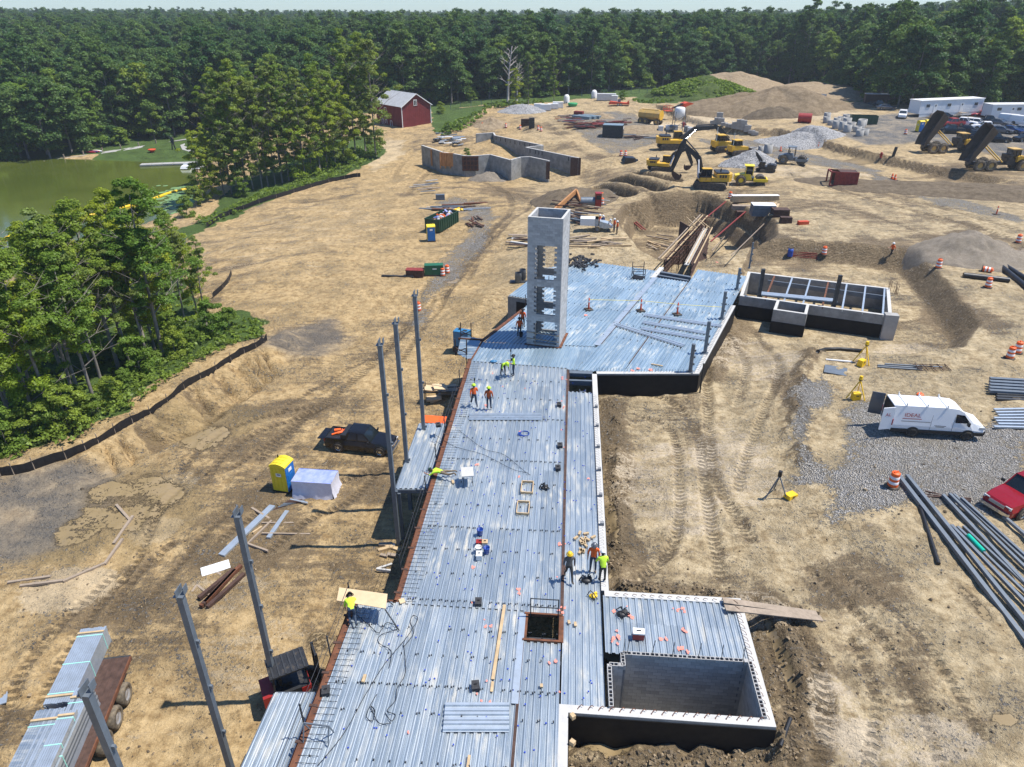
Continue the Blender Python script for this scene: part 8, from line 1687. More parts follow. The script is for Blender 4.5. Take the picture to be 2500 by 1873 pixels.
# ---- silt fences: stakes and fabric panels
def silt(label, line, h, step, name='silt_fence'):
 o = thing(name, label, 'fence', (0, 0, 0)); pts = [Vector((p[0], p[1], ground_z(p[0], p[1]))) for p in line]; d = 0; last = None; k = 0
 hh = [h + random.uniform(-.05, .03) for _ in pts]
 for i, (a, b) in enumerate(zip(pts[:-1], pts[1:])):
  mb = MB().m('silt_fabric'); mb.add([a + Vector((0, 0, -.15)), b + Vector((0, 0, -.15)), b + Vector((.06, -.04, hh[i + 1])), a + Vector((.06, -.04, hh[i])), a.lerp(b, .5) + Vector((.08, -.08, h * .5))], [(0, 1, 4), (1, 2, 4), (2, 3, 4), (3, 0, 4)], True); mb.build('fabric_panel', None, o)
  k += 1
  if k % step == 0: mb = MB().m('wood_old'); mb.bar(a + Vector((.04, -.05, -.2)), a + Vector((.0, -.05, h + .25)), .05); mb.build('stake', None, o)
silt('low black silt fence curving along the eroded bank', FENCE, .78, 3)
F2 = smooth_line([tuple(G(u, v_)[:2]) for u, v_ in [(505,556),(560,525),(620,502),(690,480),(760,458),(830,440),(880,432)]], 5); silt('low black silt fence below the clump by the pond', F2, .8, 3); F3 = [tuple(G(u, v_)[:2]) for u, v_ in [(520,728),(545,705),(558,690),(566,670)]]; silt('short torn silt fence end at the grove corner', F3, .7, 1)
# ---- pond edge: dock, boom, path, lawn figures
pa_ = [G(*p) for p in [(120,394),(170,388),(260,372),(340,360),(420,346),(470,338),(500,330)]]; mb = MB().m('concrete'); vs = []
for p in pa_: vs += [(p.x, p.y - 1.6, ground_z(p.x, p.y - 1.6) + .06), (p.x, p.y + 1.6, ground_z(p.x, p.y + 1.6) + .06)]
mb.add(vs, [(2 * k, 2 * k + 2, 2 * k + 3, 2 * k + 1) for k in range(len(pa_) - 1)]); o = mb.build('path'); o['kind'] = 'structure'
hp_ = [G(*p) for p in [(440,355),(475,342),(500,345),(500,375),(465,372),(445,366)]]; mb = MB().m('concrete'); mb.add([(p.x, p.y, ground_z(p.x, p.y) + .08) for p in hp_], [list(range(len(hp_)))]); o = mb.build('paved_circle'); o['kind'] = 'structure'
dk = thing('floating_dock', 'grey floating dock at the lawn corner', 'dock', P(432, 401, -8.6), R(12)); 
for k in range(6): mb = MB().m('concrete'); mb.box((-7 + k * 2.5, 0, .15), (2.4, 2.2, .35)); mb.build('dock_section', None, dk)
sb_ = thing('swan_boats', 'white pedal boats moored beside the dock', 'boat', P(470, 410, -8.6), R(5)); mb = MB().m('white_paint')
for k in range(2): mb.box((k * 2.6 - 1.3, 0, .35), (2.2, 3.2, .6), 0, 0, 0, .8); mb.box((k * 2.6 - 1.3, .6, .8), (1.8, .3, .5))
mb.build('hull', None, sb_)
bo = thing('floating_boom', 'yellow floating silt boom across the pond', 'boom', (0, 0, 0)); bl = smooth_line([tuple(P(u, v_, -8.65)[:2]) for u, v_ in [(-80,640),(30,575),(100,552),(250,520),(358,492),(420,470),(495,455)]], 6); mb = MB().m('yellow_plastic')
for a, b in zip(bl[:-1], bl[1:]): mb = MB().m('yellow_plastic'); mb.cyl((a[0], a[1], -8.62), (b[0], b[1], -8.62), .3, n=8); mb.build('float', None, bo)
ly = MB().m('lily')
for k in range(260):
 c = P(random.gauss(440, 22), random.gauss(487, 14), -8.68); 
 if abs(c.x) < 200: ly.lathe([(0, .0), (random.uniform(.3, .9), .0)], (c.x, c.y, -8.66 + .002 * (k % 9)), 7, False)
o = ly.build('lily_pads'); o['kind'] = 'stuff'; tag(o, 'pale green lily pads floating inside the boom', 'lily pads')
scp = thing('lawn_sculpture', 'black abstract standing sculpture on the lawn', 'sculpture', G(425, 366)); mb = MB().m('black_machine')
for x in (-.35, .35): mb.bar((x * 1.3, 0, 0), (x * .4, 0, 1.9), .25)
mb.box((0, 0, 2.3), (.8, .4, 1.1), 0, 0, .1); mb.bar((-.4, 0, 2.8), (-.9, 0, 3.6), .18); mb.sphere((.05, 0, 3.05), .25); mb.build('figure', None, scp)
q = thing('fire_ring', 'round orange metal bowl on the lawn', 'bowl', G(372, 372)); mb = MB().m('orange_paint'); mb.lathe([(.2, 0), (.9, .5), (1.0, .8), (.8, .75), (0, .3)], n=12); mb.build('bowl', None, q); mb = MB().m('rust'); mb.lathe([(0, 0), (.4, 0), (.2, .2)], n=10); mb.build('foot', None, q)
for k, c in enumerate(['red_paint', 'blue_car', 'red_paint', 'white_paint']): q = thing('kayak', 'small kayak lying at the water edge of the path, ' + ['red one on the path side', 'blue one', 'red one nearest the water', 'white one'][k], 'kayak', G(222 + 5 * k, 374 - k), R(-10)); mb = MB().m(c); mb.sphere((0, 0, .25), 1.6, 10, 6, (1, .22, .16)); mb.build('hull', None, q)
for k in range(8): p = pa_[0].lerp(pa_[-2], k / 8); q = thing('path_bollard', 'small dark post beside the pond path', 'post', (p.x, p.y - 2, ground_z(p.x, p.y - 2)), 0, 'posts along the pond path'); mb = MB().m('wood_old'); mb.box((0, 0, .5), (.25, .25, 1.0)); mb.build('post_shaft', None, q); mb = MB().m('wood_old'); mb.box((0, 0, 1.02), (.3, .3, .06)); mb.build('post_cap', None, q)
# road fence
def chain(label, pts, h=1.8, step=3.):
 o = thing('wire_fence', label, 'fence', (0, 0, 0)); w_ = [G(*p) for p in pts]
 for a, b in zip(w_[:-1], w_[1:]):
  n_ = max(1, int((b - a).length / step))
  for k in range(n_):
   q = a.lerp(b, k / n_); q.z = ground_z(q.x, q.y); r_ = a.lerp(b, (k + 1) / n_); r_.z = ground_z(r_.x, r_.y); mb = MB().m('steel_grey'); mb.bar(q, q + Vector((0, 0, h)), .1); mb.build('post', None, o); mb = MB().m('steel_grey')
   for z in (.1, h * .35, h * .68, h): mb.bar(q + Vector((0, 0, z)), r_ + Vector((0, 0, z)), .03)
   mb.build('wire_panel', None, o)
chain('wire mesh fence along the forest road', [(1420, 236), (1500, 232), (1580, 226), (1650, 220)]); chain('wire mesh fence behind the barn yard', [(1100, 268), (1150, 262), (1200, 256), (1290, 250)])
# THINGS ON THE DECK
def D(u, v_): return P(u, v_, .012)
tbl = thing('folding_table', 'pale grey folding table on the main deck', 'table', D(1142, 1178), R(6)); mb = MB().m('concrete_white'); mb.box((0, 0, .76), (.72, .95, .05)); mb.build('table_top', None, tbl)
for x, y in ((-.3, -.4), (.3, -.4), (-.3, .4), (.3, .4)): mb = MB().m('steel_dark'); mb.bar((x, y, 0), (x * .8, y, .74), .03); mb.build('leg', None, tbl)
for u, v_, lab in [(1287, 1192, 'empty wooden frame lying on the deck, far one'), (1277, 1242, 'empty wooden frame lying on the deck, near one')]:
 o = thing('wooden_frame', lab, 'frame', D(u, v_), -AA)
 for c_, d_ in (((0, -.55, .07), (.72, .06, .14)), ((0, .55, .07), (.72, .06, .14)), ((-.34, 0, .07), (.05, 1.1, .14)), ((.34, 0, .07), (.05, 1.1, .14))): mb = MB().m('wood'); mb.box(c_, d_); mb.build('frame_board', None, o)
def bucket(u, v_, lab, c='blue_plastic'):
 o = thing('bucket', lab, 'bucket', D(u, v_)); mb = MB().m(c); mb.lathe([(0, .01), (.14, .01), (.17, .38), (.18, .38), (.18, .34)], n=12); mb.build('pail', None, o); mb = MB().m('steel_dark'); mb.tube([(-.17, 0, .36), (-.1, .1, .42), (.1, .1, .42), (.17, 0, .36)], .01, 4); mb.build('handle', None, o)
bucket(1172, 1305, 'blue bucket alone on the deck'); bucket(1188, 1350, 'blue bucket among the tools on deck'); bucket(1272, 822, 'dark bucket by the worker at the tower', 'black_plastic'); bucket(1168, 1348, 'white pail among the tools on deck', 'white_paint')
def toolbox(u, v_, lab, c, d, lid=None, rz=0.):
 o = thing('tool_box', lab, 'box', D(u, v_), rz); mb = MB().m(c); mb.box((0, 0, d[2] * .4), (d[0], d[1], d[2] * .8)); mb.build('box_body', None, o); mb = MB().m(lid or c); mb.box((0, 0, d[2] * .9), (d[0] * 1.03, d[1] * 1.03, d[2] * .18)); mb.build('lid', None, o); mb = MB().m('black_plastic'); mb.box((0, 0, d[2] + .03), (d[0] * .4, .03, .04)); mb.build('handle', None, o)
toolbox(1558, 1556, 'red cooler with white lid on the south east deck', 'red_paint', (.5, .34, .4), 'white_paint', -.1); toolbox(1173, 1330, 'dark red toolbox beside blue bucket', 'red_paint', (.45, .3, .25)); toolbox(1170, 1362, 'pale box among the tools on deck', 'foam', (.3, .4, .3)); toolbox(1184, 1332, 'orange lidded tub beside the toolbox', 'foam', (.3, .3, .3), 'wood')
for u, v_, lab, rz in [(1168,1473,'small dark box on the deck between cords and plank',0),(1161,1678,'dark paving block lying on the deck near the plank',.1),(796,1690,'dark block at the rusty edge beside forklift',.2),(1365,990,'dark metal piece lying right of the sheets',0),(1367,1090,'black welding tool on the joint strip',0),(1362,1145,'dark box near the joint strip',0),(1070,1040,'black tool bag on the narrow side deck',.2)]: toolbox(u, v_, lab, 'tile_dark', (.32, .42, .18), None, rz)
def bagpile(u, v_, lab, c, n=6, r=.28):
 o = thing('tool_bag', lab, 'tool bag', D(u, v_)); mb = MB().m(c); mb.sphere((0, 0, .03), r, 9, 5, (1, .7, .42), -.2); mb.box((r * .5, .1, .09), (r, r * .6, .14), .6, .2, .1, .7); mb.build('bag_body', None, o)
 for k in range(n): a = random.random() * 6; mb = MB().m('black_plastic'); mb.tube([(0, 0, .2), (r * .8 * math.cos(a), r * .8 * math.sin(a), .26), (r * 1.3 * math.cos(a + .5), r * 1.3 * math.sin(a + .5), .03)], .025, 5); mb.build('strap', None, o)
bagpile(1519, 1500, 'black safety harness heap on the south east deck', 'black_plastic'); bagpile(1432, 1418, 'black harness bag at the feet of the lime worker', 'black_plastic'); bagpile(1448, 1456, 'yellow black cut off saw at the wall corner', 'yellow_plastic', 4, .22); bagpile(1329, 1192, 'black and yellow tool heap right of the frames', 'black_plastic', 6, .24)
for p, q, w_, h, m_, lab in [((1232,1478),(1203,1660),.14,.05,'wood','long pale timber plank lying along the ribs'),((1203,1665),(1200,1690),.12,.04,'wood','short pale offcut at the plank end'),((1146,1845),(1138,1900),.1,.05,'wood','short timber at the bottom of deck'),((892,1650),(886,1668),.12,.1,'wood','small timber block on the left deck'),((975,1470),(988,1466),.3,.04,'plywood','board scrap at the deck step'),((1322,1672),(1322,1680),.12,.08,'wood','single wood block right of the joint'),((1388,1516),(1390,1524),.12,.06,'wood','wood block right of the hatch'),((1404,1520),(1405,1530),.12,.06,'wood','second wood block right of the hatch'),((1590,890),(1618,895),.1,.08,'wood','small timber piece at the north wing edge'),((1105,1175),(1107,1182),.14,.1,'wood','little wood block by the lying worker')]: length('timber', lab, 'timber', D(*p) + Vector((0, 0, h / 2)), D(*q) + Vector((0, 0, h / 2)), w_, h, m_)
for k in range(15): c = D(random.gauss(1424, 10), random.uniform(1302, 1350)); o = tag(MB().m('wood').box((0, 0, .05), (.3, .12, .09)).build('wood_block', None, None, c, random.random() * 3), 'loose wood block in the scatter by the wall workers', 'wood block', 'loose wood blocks by the wall')
def sheetpile(lab, p, q, n, w_, gap=.62):
 a, b = D(*p), D(*q); d = (b - a); L = d.length; o = thing('loose_deck_sheet', lab, 'deck sheet', a + d / 2, math.atan2(d.y, d.x))
 for k in range(n):
  pr = [(0, .0), (.05, .0), (.09, .08), (.22, .08), (.26, .0), (.36, .0), (.40, .08), (.53, .08), (.57, .0), (.62, .0)]; mb = MB().m('galv'); vs = []
  for y, z in pr: vs += [(-L / 2, y * w_ / .62 + k * gap, z + .02), (L / 2, y * w_ / .62 + k * gap, z + .02)]
  mb.add(vs, [(2 * i, 2 * i + 1, 2 * i + 3, 2 * i + 2) for i in range(len(pr) - 1)]); mb.build('sheet', None, o)
sheetpile('three loose deck sheets with washers near the bottom of deck', (1081, 1788), (1243, 1788), 3, .5, .42); sheetpile('pair of long loose deck sheets right of the orange workers', (1145, 1026), (1323, 1026), 2, .42, .44)
for p, q, lab in [((1572,772),(1760,800),'loose deck sheet on the north wing, uppermost'),((1568,790),(1728,818),'loose deck sheet on the north wing, second'),((1564,805),(1722,832),'loose deck sheet on the north wing, third'),((1498,795),(1665,848),'loose deck sheet on the north wing lying askew')]: sheetpile(lab, p, q, 1, .62)
def cord(lab, pts, r=.015, col='black_plastic', name='power_cord', z=.03):
 ln = smooth_line([tuple(P(u, v_, z)[:2]) for u, v_ in pts], 6); o = thing(name, lab, 'cord', (0, 0, 0)); mb = MB().m(col); mb.tube([(p[0], p[1], z) for p in ln], r, 5); mb.build('cord_run', None, o)
cord('black power cord running to the bottom of the deck', [(775,1870),(840,1790),(890,1700),(940,1620),(990,1560),(1010,1530),(1020,1510),(1008,1503),(1002,1520),(1010,1545),(985,1580)]); cord('black cord looped left of the long plank', [(870,1500),(905,1530),(925,1545),(945,1520),(970,1535),(930,1550),(925,1570),(955,1590),(950,1630)]); cord('dark cord winding over the stud rows', [(985,1570),(990,1640),(970,1680),(965,1710),(945,1735),(965,1745),(955,1760),(940,1740)]); cord('dark cord curled beside loose sheets', [(920,1695),(905,1720),(895,1750),(910,1760),(915,1735),(905,1725),(925,1765),(955,1765)]); cord('thin cord crossing the upper main deck', [(1120,1050),(1180,1095),(1230,1110),(1280,1150),(1295,1160)], .012); cord('thin cord from wooden frames to the lying worker', [(1060,1060),(1110,1090),(1180,1110),(1250,1145),(1290,1155)], .012)
o = thing('hose_coil', 'blue hose coil on the upper main deck', 'hose', D(1278, 1060)); mb = MB().m('blue_plastic')
for k in range(4): mb.tube([(.38 * (1 - .08 * k) * math.cos(t_) + .03 * k, .3 * math.sin(t_), .03 + .015 * k) for t_ in np.linspace(0, 6.28, 16)], .02, 5)
mb.build('coil', None, o)
o = thing('blue_rag', 'small crumpled blue rag on the deck left of bent worker', 'rag', D(1204, 884)); mb = MB().m('blue_machine'); mb.sphere((0, 0, .05), .28, 8, 5, (1, .6, .4), -.2); mb.sphere((.2, .05, .05), .16, 8, 5, (1, .6, .5), -.2); mb.build('cloth', None, o)
for k in range(70): c = D(random.gauss(1420, 22), random.gauss(643, 7)); o = tag(MB().m('tile_dark').box((0, 0, .08), (.42, .25, .16), 0, random.uniform(-.4, .4), random.uniform(-.4, .4)).build('rubber_block', None, None, c + Vector((0, 0, .1 * random.random())), random.random() * 3), 'black rubber block in the heap at the north deck corner', 'block', 'black blocks heaped on the north deck')
# plywood board on trestle at the deck step
pb = thing('plywood_table', 'plywood sheet on a metal trestle at the deck step', 'trestle', P(885, 1478, 0)); mb = MB().m('plywood'); a, b, c_, d_ = P(828, 1434, .95), P(946, 1450, .95), P(942, 1486, .95), P(822, 1466, .95); g = pb.location
mb.add([Vector(p) - Vector(g) for p in (a, b, c_, d_)] + [Vector(p) - Vector(g) + Vector((0, 0, -.025)) for p in (a, b, c_, d_)], [(0, 1, 2, 3), (7, 6, 5, 4), (0, 4, 5, 1), (1, 5, 6, 2), (2, 6, 7, 3), (3, 7, 4, 0)]); mb.build('plywood_sheet', None, pb); 
for p, q in (((940, 1488), (975, 1540)), ((870, 1480), (868, 1500)), ((935, 1455), (960, 1478))): mb = MB().m('steel_dark'); mb.bar(P(*p, .9) - Vector(g), P(*q, 0) - Vector(g), .045); mb.build('leg', None, pb)
sw = thing('saw_horse', 'bare steel saw horse at the rusty edge near the bottom', 'saw horse', D(775, 1800), R(-8)); mb = MB().m('steel_grey'); mb.bar((-.45, 0, .75), (.55, 0, .75), .05)
for x in (-.45, .55):
 for y in (-.3, .3): mb.bar((x, 0, .75), (x, y, 0), .04)
mb.build('frame', None, sw)
# boards and scrap left of the deck
scatter(9, ((1050, 1110), (950, 990)), 'pale plywood offcut lying below the deck edge', 'plywood offcuts below the deck edge', ['plywood', 'wood', 'wood_old'], ['plywood_offcut'], (.8, 1.8), (.5, 1.0), 21, .5, 'plywood')
o = thing('orange_sheet', 'orange tarp sheet behind the narrow side deck', 'tarp', P(1060, 1032, -.9), R(-8)); mb = MB().m('orange_plastic'); mb.box((0, .25, .1), (1.6, .7, .06), 0, .3); mb.build('sheet', None, o)
scatter(8, ((930, 960), (1330, 1400)), 'wood offcut in the shade below the deck', 'wood offcuts below the deck', ['wood', 'wood_old', 'concrete_white'], ['wood_offcut'], (.4, 1.2), (.1, .25), 22, .1, 'wood')
pt = thing('lumber_scaffold', 'dark steel scaffold frame with boards below the deck edge', 'scaffold', G(1090, 985)); mb = MB().m('steel_dark')
for y in (0, .8): mb.bar((-2.0, y, 1.0), (1.5, y, 1.2), .08)
for x in (-1.8, 1.2):
 for y in (0, .8): mb.bar((x, y, 0), (x, y, 1.6), .07)
mb.build('frame', None, pt); mb = MB().m('plywood'); mb.box((-.5, .4, 1.35), (1.2, .9, .05), .3, 0, .2); mb.box((-1.4, .5, 1.2), (.9, .9, .05), -.2); mb.build('board', None, pt)
# clods and stones along the muddy edges
cl = MB().m('soil_dark'); cl2 = MB().m('soil_tan'); r3 = random.Random(9)
for k in range(1500):
 u, v_ = r3.choice([(r3.gauss(1500, 14), r3.uniform(980, 1420)), (r3.gauss(1920, 35), r3.uniform(1500, 1860)), (r3.uniform(1480, 1800), r3.gauss(1465, 14)), (r3.uniform(1300, 1950), r3.uniform(1842, 1873)), (r3.uniform(1500, 2450), r3.uniform(1000, 1873)), (r3.uniform(50, 900), r3.uniform(1100, 1873))])
 g = P(u, v_, -1.7 if u > 1250 else -4.6); g.z = ground_z(g.x, g.y); s = r3.uniform(.03, .10) if r3.random() < .96 else r3.uniform(.1, .16)
 (cl if r3.random() < .6 else cl2).box((g.x, g.y, g.z + s * .2), (s * 1.5, s * 1.2, s), r3.random() * 3, r3.random(), r3.random(), .7)
for q in (cl, cl2): o = q.build('soil_clods'); o['kind'] = 'stuff'; tag(o, 'loose clods scattered over the muddy ground', 'soil')
# PEOPLE
PEOPLE = []
def person(label, loc, rz, shirt, legs, hat, pose='stand', skin='skin', arms=None, boots='boots'):
 J = dict(pelvis=(0, 0, .95), spine=(-.01, 0, 1.18), chest=(0, 0, 1.38), neck=(.01, 0, 1.50), head=(.03, 0, 1.60), crown=(.02, 0, 1.72), nose=(.135, 0, 1.615))
 for s, n in ((1, 'L'), (-1, 'R')):
  J.update({'hip' + n: (0, s * .10, .90), 'knee' + n: (.03, s * .12, .50), 'ank' + n: (0, s * .13, .09), 'toe' + n: (.19, s * .15, .045),
                  'sho' + n: (0, s * .20, 1.42), 'elb' + n: (-.03, s * .28, 1.14), 'wri' + n: (.08, s * .28, .90), 'palm' + n: (.11, s * .275, .83)})
 def rot(names, piv, ang, axis='y'):
  q = Matrix.Rotation(ang, 3, {'x': 'X', 'y': 'Y', 'z': 'Z'}[axis]); p = Vector(J[piv])
  for k in names: J[k] = tuple(q @ (Vector(J[k]) - p) + p)
 arm = lambda n: ['elb' + n, 'wri' + n, 'palm' + n]
 up = ['spine', 'chest', 'neck', 'head', 'crown', 'nose', 'shoL', 'shoR'] + arm('L') + arm('R')
 if pose == 'walk':
  rot(['kneeL', 'ankL', 'toeL'], 'hipL', R(-24)); rot(['kneeR', 'ankR', 'toeR'], 'hipR', R(20)); rot(['ankR', 'toeR'], 'kneeR', R(14)); rot(arm('L'), 'shoL', R(22)); rot(arm('R'), 'shoR', R(-24)); rot(['wriR', 'palmR'], 'elbR', R(-30))
 elif pose == 'bend':
  rot(up, 'pelvis', R(62)); rot(arm('L'), 'shoL', R(-55)); rot(arm('R'), 'shoR', R(-60)); rot(['kneeL', 'ankL', 'toeL'], 'hipL', R(-12)); rot(['ankL', 'toeL'], 'kneeL', R(12)); rot(['kneeR', 'ankR', 'toeR'], 'hipR', R(10))
 elif pose == 'crawl':
  rot(up, 'pelvis', R(75)); rot(arm('L'), 'shoL', R(-75)); rot(arm('R'), 'shoR', R(-80)); rot(['ankL', 'toeL'], 'kneeL', R(70)); rot(['ankR', 'toeR'], 'kneeR', R(60)); rot(['kneeL', 'ankL', 'toeL'], 'hipL', R(-18))
 elif pose == 'prone':
  rot(arm('L'), 'shoL', R(-140)); rot(arm('R'), 'shoR', R(-125)); rot(['wriL', 'palmL'], 'elbL', R(-30)); rot(['ankL', 'toeL'], 'kneeL', R(25)); J['kneeR'] = (.05, -.26, .55); J['ankR'] = (0, -.34, .2); J['toeR'] = (.1, -.38, .1)
  rot([k for k in J if k != 'pelvis'], 'pelvis', R(86))
 elif pose == 'lean':
  rot(up, 'pelvis', R(22)); rot(arm('L'), 'shoL', R(-45)); rot(arm('R'), 'shoR', R(-40))
 if arms == 'fwd': rot(arm('L'), 'shoL', R(-28)); rot(arm('R'), 'shoR', R(-28)); rot(['wriL', 'palmL'], 'elbL', R(-45)); rot(['wriR', 'palmR'], 'elbR', R(-45))
 if arms == 'hips': rot(['wriL', 'palmL'], 'elbL', R(60), 'x'); rot(['wriR', 'palmR'], 'elbR', R(-60), 'x')
 zmin = min(J[k][2] - (.05 if 'toe' in k else .07) for k in J); J = {k: (v_[0], v_[1], v_[2] - zmin) for k, v_ in J.items()}
 RAD = dict(pelvis=(.15, .125), spine=(.145, .11), chest=(.17, .12), neck=(.06, .06), head=(.095, .085), crown=(.075, .075), nose=(.018, .018))
 for n in 'LR': RAD.update({'hip' + n: (.10, .10), 'knee' + n: (.068, .068), 'ank' + n: (.05, .05), 'toe' + n: (.045, .04), 'sho' + n: (.075, .075), 'elb' + n: (.05, .05), 'wri' + n: (.036, .036), 'palm' + n: (.04, .02)})
 E_ = [('pelvis', 'spine', 's'), ('spine', 'chest', 's'), ('chest', 'neck', 'k'), ('neck', 'head', 'k'), ('head', 'crown', 'k'), ('head', 'nose', 'k')]
 for n in 'LR': E_ += [('pelvis', 'hip' + n, 't'), ('hip' + n, 'knee' + n, 't'), ('knee' + n, 'ank' + n, 't'), ('ank' + n, 'toe' + n, 'b'), ('chest', 'sho' + n, 's'), ('sho' + n, 'elb' + n, 's'), ('elb' + n, 'wri' + n, 'k'), ('wri' + n, 'palm' + n, 'k')]
 for s, n in ((1, 'L'), (-1, 'R')):                                   # thumb and four fingers of unequal length, slightly curled
  w_, p = Vector(J['wri' + n]), Vector(J['palm' + n]); d = (p - w_).normalized(); sd_ = d.cross(Vector((0, s, .2))).normalized()
  for f, (off, ln) in enumerate(((-.03, .05), (-.011, .062), (.011, .066), (.03, .058), (.045, .045))):
   root = p + sd_ * off - (d * .03 if f == 4 else d * 0); k1 = root + d * ln * .6 + sd_ * (.03 if f == 4 else 0); k2 = k1 + d * ln * .5 + Vector((0, -s * .02, 0))
   J['f%d%s' % (f, n)] = tuple(k1); J['g%d%s' % (f, n)] = tuple(k2); RAD['f%d%s' % (f, n)] = (.0095, .0095); RAD['g%d%s' % (f, n)] = (.008, .008); E_ += [('palm' + n, 'f%d%s' % (f, n), 'k'), ('f%d%s' % (f, n), 'g%d%s' % (f, n), 'k')]
 names = list(J); me = bpy.data.meshes.new('body'); me.from_pydata([J[k] for k in names], [(names.index(a), names.index(b)) for a, b, _ in E_], []); tmp = bpy.data.objects.new('tmp_body', me); COL.objects.link(tmp)
 tmp.modifiers.new('skin', 'SKIN').use_smooth_shade = True; ss = tmp.modifiers.new('sub', 'SUBSURF'); ss.levels = ss.render_levels = 1
 for k, sv in zip(names, me.skin_vertices[0].data): sv.radius = RAD[k]; sv.use_root = (k == 'pelvis')
 PEOPLE.append((tmp, label, loc, rz, shirt, legs, hat, skin, boots, J, E_))
def finish_people():
 dg = bpy.context.evaluated_depsgraph_get()
 for tmp, label, loc, rz, shirt, legs, hat, skin, boots, J, E_ in PEOPLE:
  me = bpy.data.meshes.new_from_object(tmp.evaluated_get(dg)); me.name = 'body'; me.materials.clear(); mats = dict(s=0, t=1, k=2, b=3)
  for q in (shirt, legs, skin, boots): me.materials.append(MT[q])
  seg = [(Vector(J[a]), Vector(J[b]), mats[c]) for a, b, c in E_]
  for f in me.polygons:
   c = f.center; best = 9; mi = 0
   for a, b, m_ in seg:
    d = b - a; t_ = max(0, min(1, (c - a).dot(d) / (d.length_squared + 1e-9))); l_ = (c - a - d * t_).length - (.05 if m_ < 2 else 0)
    if l_ < best: best = l_; mi = m_
   f.material_index = mi; f.use_smooth = True
  o = thing('person', label, 'person', loc, rz); inst('body', me, (0, 0, 0), 0, o)
  h, c = Vector(J['head']), Vector(J['crown']); up_ = (c - Vector(J['neck'])).normalized(); q = Vector((0, 0, 1)).rotation_difference(up_).to_euler()
  mb = MB().m(hat); mb.sphere((0, 0, 0), .135, 12, 6, (1.12, .95, 1.0), .0); mb.lathe([(.14, .005), (.185, -.01), (.14, .02)], (.025, 0, 0), 12); inst('hard_hat', mb.mesh('hard_hat'), c + up_ * -.03, 0, o, rot=q)
  fw = (Vector(J['nose']) - h).normalized(); sdv = up_.cross(fw).normalized(); mb = MB().m('hair')
  for s in (-1, 1): mb.sphere(h + fw * .088 + sdv * s * .034 + up_ * .03, .012, 6, 4)
  mb.build('eyes', None, o); mb = MB().m('hair'); mb.sphere(h + up_ * .02 - fw * .02, .098, 10, 6, (.95, .95, .9)); mb.build('hair', None, o)
  bpy.data.objects.remove(tmp)
def PD(u, v_): return P(u, v_, .012)
person('worker in orange shirt and lime hard hat walking with a cord', PD(1158, 992), R(105), 'shirt_orange', 'jeans', 'lime', 'walk'); person('worker in rust orange shirt and jeans seen from behind, lime hard hat', PD(1194, 999), R(80), 'shirt_rust', 'jeans', 'lime', 'stand', 'skin_dark')
person('worker in lime shirt bending over the deck', PD(1228, 917), R(-60), 'lime', 'trousers_dark', 'lime', 'bend', 'skin_dark'); person('worker in pale lime vest standing beside a survey pole', PD(1254, 917), R(190), 'lime', 'jeans', 'black_plastic', 'stand', 'skin', 'fwd')
person('worker in grey shirt and yellow hard hat walking on the joint', PD(1388, 1416), R(-85), 'shirt_grey', 'trousers_dark', 'yellow_plastic', 'walk', 'skin_dark'); person('worker in orange shirt and dark hard hat standing near the wall', PD(1447, 1394), R(-100), 'shirt_orange', 'jeans', 'grey_car', 'stand', 'skin'); person('worker in lime shirt and white hard hat seen from behind', PD(1470, 1420), R(95), 'lime', 'trousers_dark', 'white_paint', 'lean', 'skin_dark')
person('worker in lime shirt lying prone at the rusty deck edge', PD(1080, 1166), R(168), 'lime', 'trousers_khaki', 'green_dump', 'prone'); person('worker in lime shirt kneeling under the plywood sheet', PD(862, 1520), R(105), 'lime', 'jeans', 'black_plastic', 'crawl')
person('worker in orange shirt standing left of the block tower', PD(1268, 822), R(100), 'shirt_orange', 'trousers_dark', 'black_plastic', 'stand'); person('worker in orange vest half hidden behind the man at the tower', PD(1276, 800), R(70), 'shirt_orange', 'trousers_dark', 'black_plastic', 'stand', 'skin_dark')
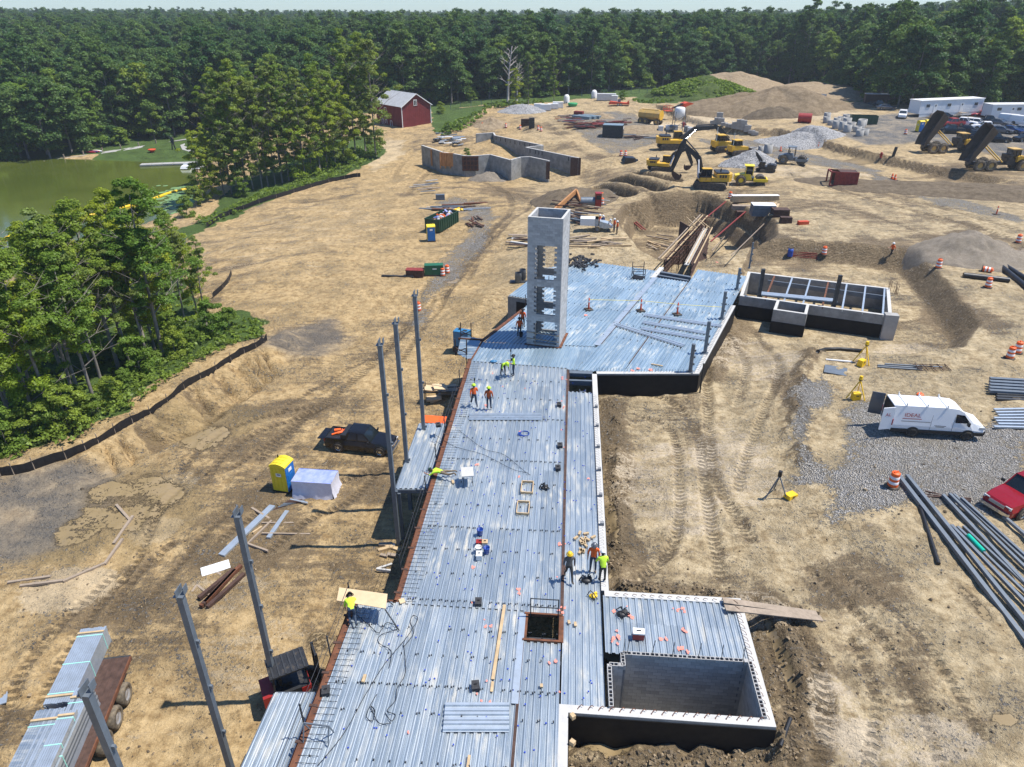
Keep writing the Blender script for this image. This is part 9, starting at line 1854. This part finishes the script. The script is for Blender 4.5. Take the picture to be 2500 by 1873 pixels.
for u, v_, sh_, lg, pz, rz_, lab in [(1463,556,'shirt_orange','trousers_khaki','stand',-40,'worker in orange vest and white hard hat behind the pump'),(1471,558,'shirt_blue','trousers_khaki','stand',-60,'worker in blue shirt and white hard hat behind the pump'),(1484,566,'shirt_white','jeans','lean',-30,'worker in white shirt leaning over the pump hopper'),(1499,566,'shirt_orange','jeans','stand',200,'worker in orange shirt right of the pump hopper'),(1506,572,'shirt_orange','trousers_dark','stand',190,'worker in orange shirt nearest the pit slope')]: person(lab, G(u, v_), R(rz_), sh_, lg, 'white_paint', pz)
person('worker in white hard hat striding past the sand heap carrying bars', G(2174, 628), R(195), 'shirt_orange', 'trousers_dark', 'white_paint', 'walk')
finish_people()
o = thing('survey_pole', 'black survey pole held by the worker in pale vest', 'pole', PD(1247, 915)); mb = MB().m('steel_dark'); mb.cyl((0, 0, 0), (0, 0, 2.0), .02); mb.build('rod', None, o); mb = MB().m('black_plastic'); mb.box((0, 0, 2.05), (.1, .1, .16)); mb.box((.06, 0, 1.3), (.12, .1, .18)); mb.build('receiver', None, o)
o = thing('survey_pole', 'black survey pole beside the walking orange worker', 'pole', PD(1160, 985)); mb = MB().m('steel_dark'); mb.cyl((0, 0, 0), (0, 0, 1.9), .02); mb.build('rod', None, o); mb = MB().m('black_plastic'); mb.box((0, 0, 1.95), (.1, .1, .16)); mb.build('receiver', None, o)
# AIR
m = bpy.data.materials.new('haze'); m.use_nodes = True; t = m.node_tree; t.nodes.remove(t.nodes['Principled BSDF']); pv = t.nodes.new('ShaderNodeVolumePrincipled'); pv.inputs['Density'].default_value = .00023; pv.inputs['Color'].default_value = (.80, .88, .95, 1); pv.inputs['Anisotropy'].default_value = .2
t.links.new(pv.outputs[0], [n for n in t.nodes if n.type == 'OUTPUT_MATERIAL'][0].inputs['Volume']); MT['haze'] = m
o = MB().m('haze').box((0, 780, 17), (3600, 1680, 60)).build('haze'); o['kind'] = 'stuff'; tag(o, 'thin pale summer haze over the whole site', 'haze')
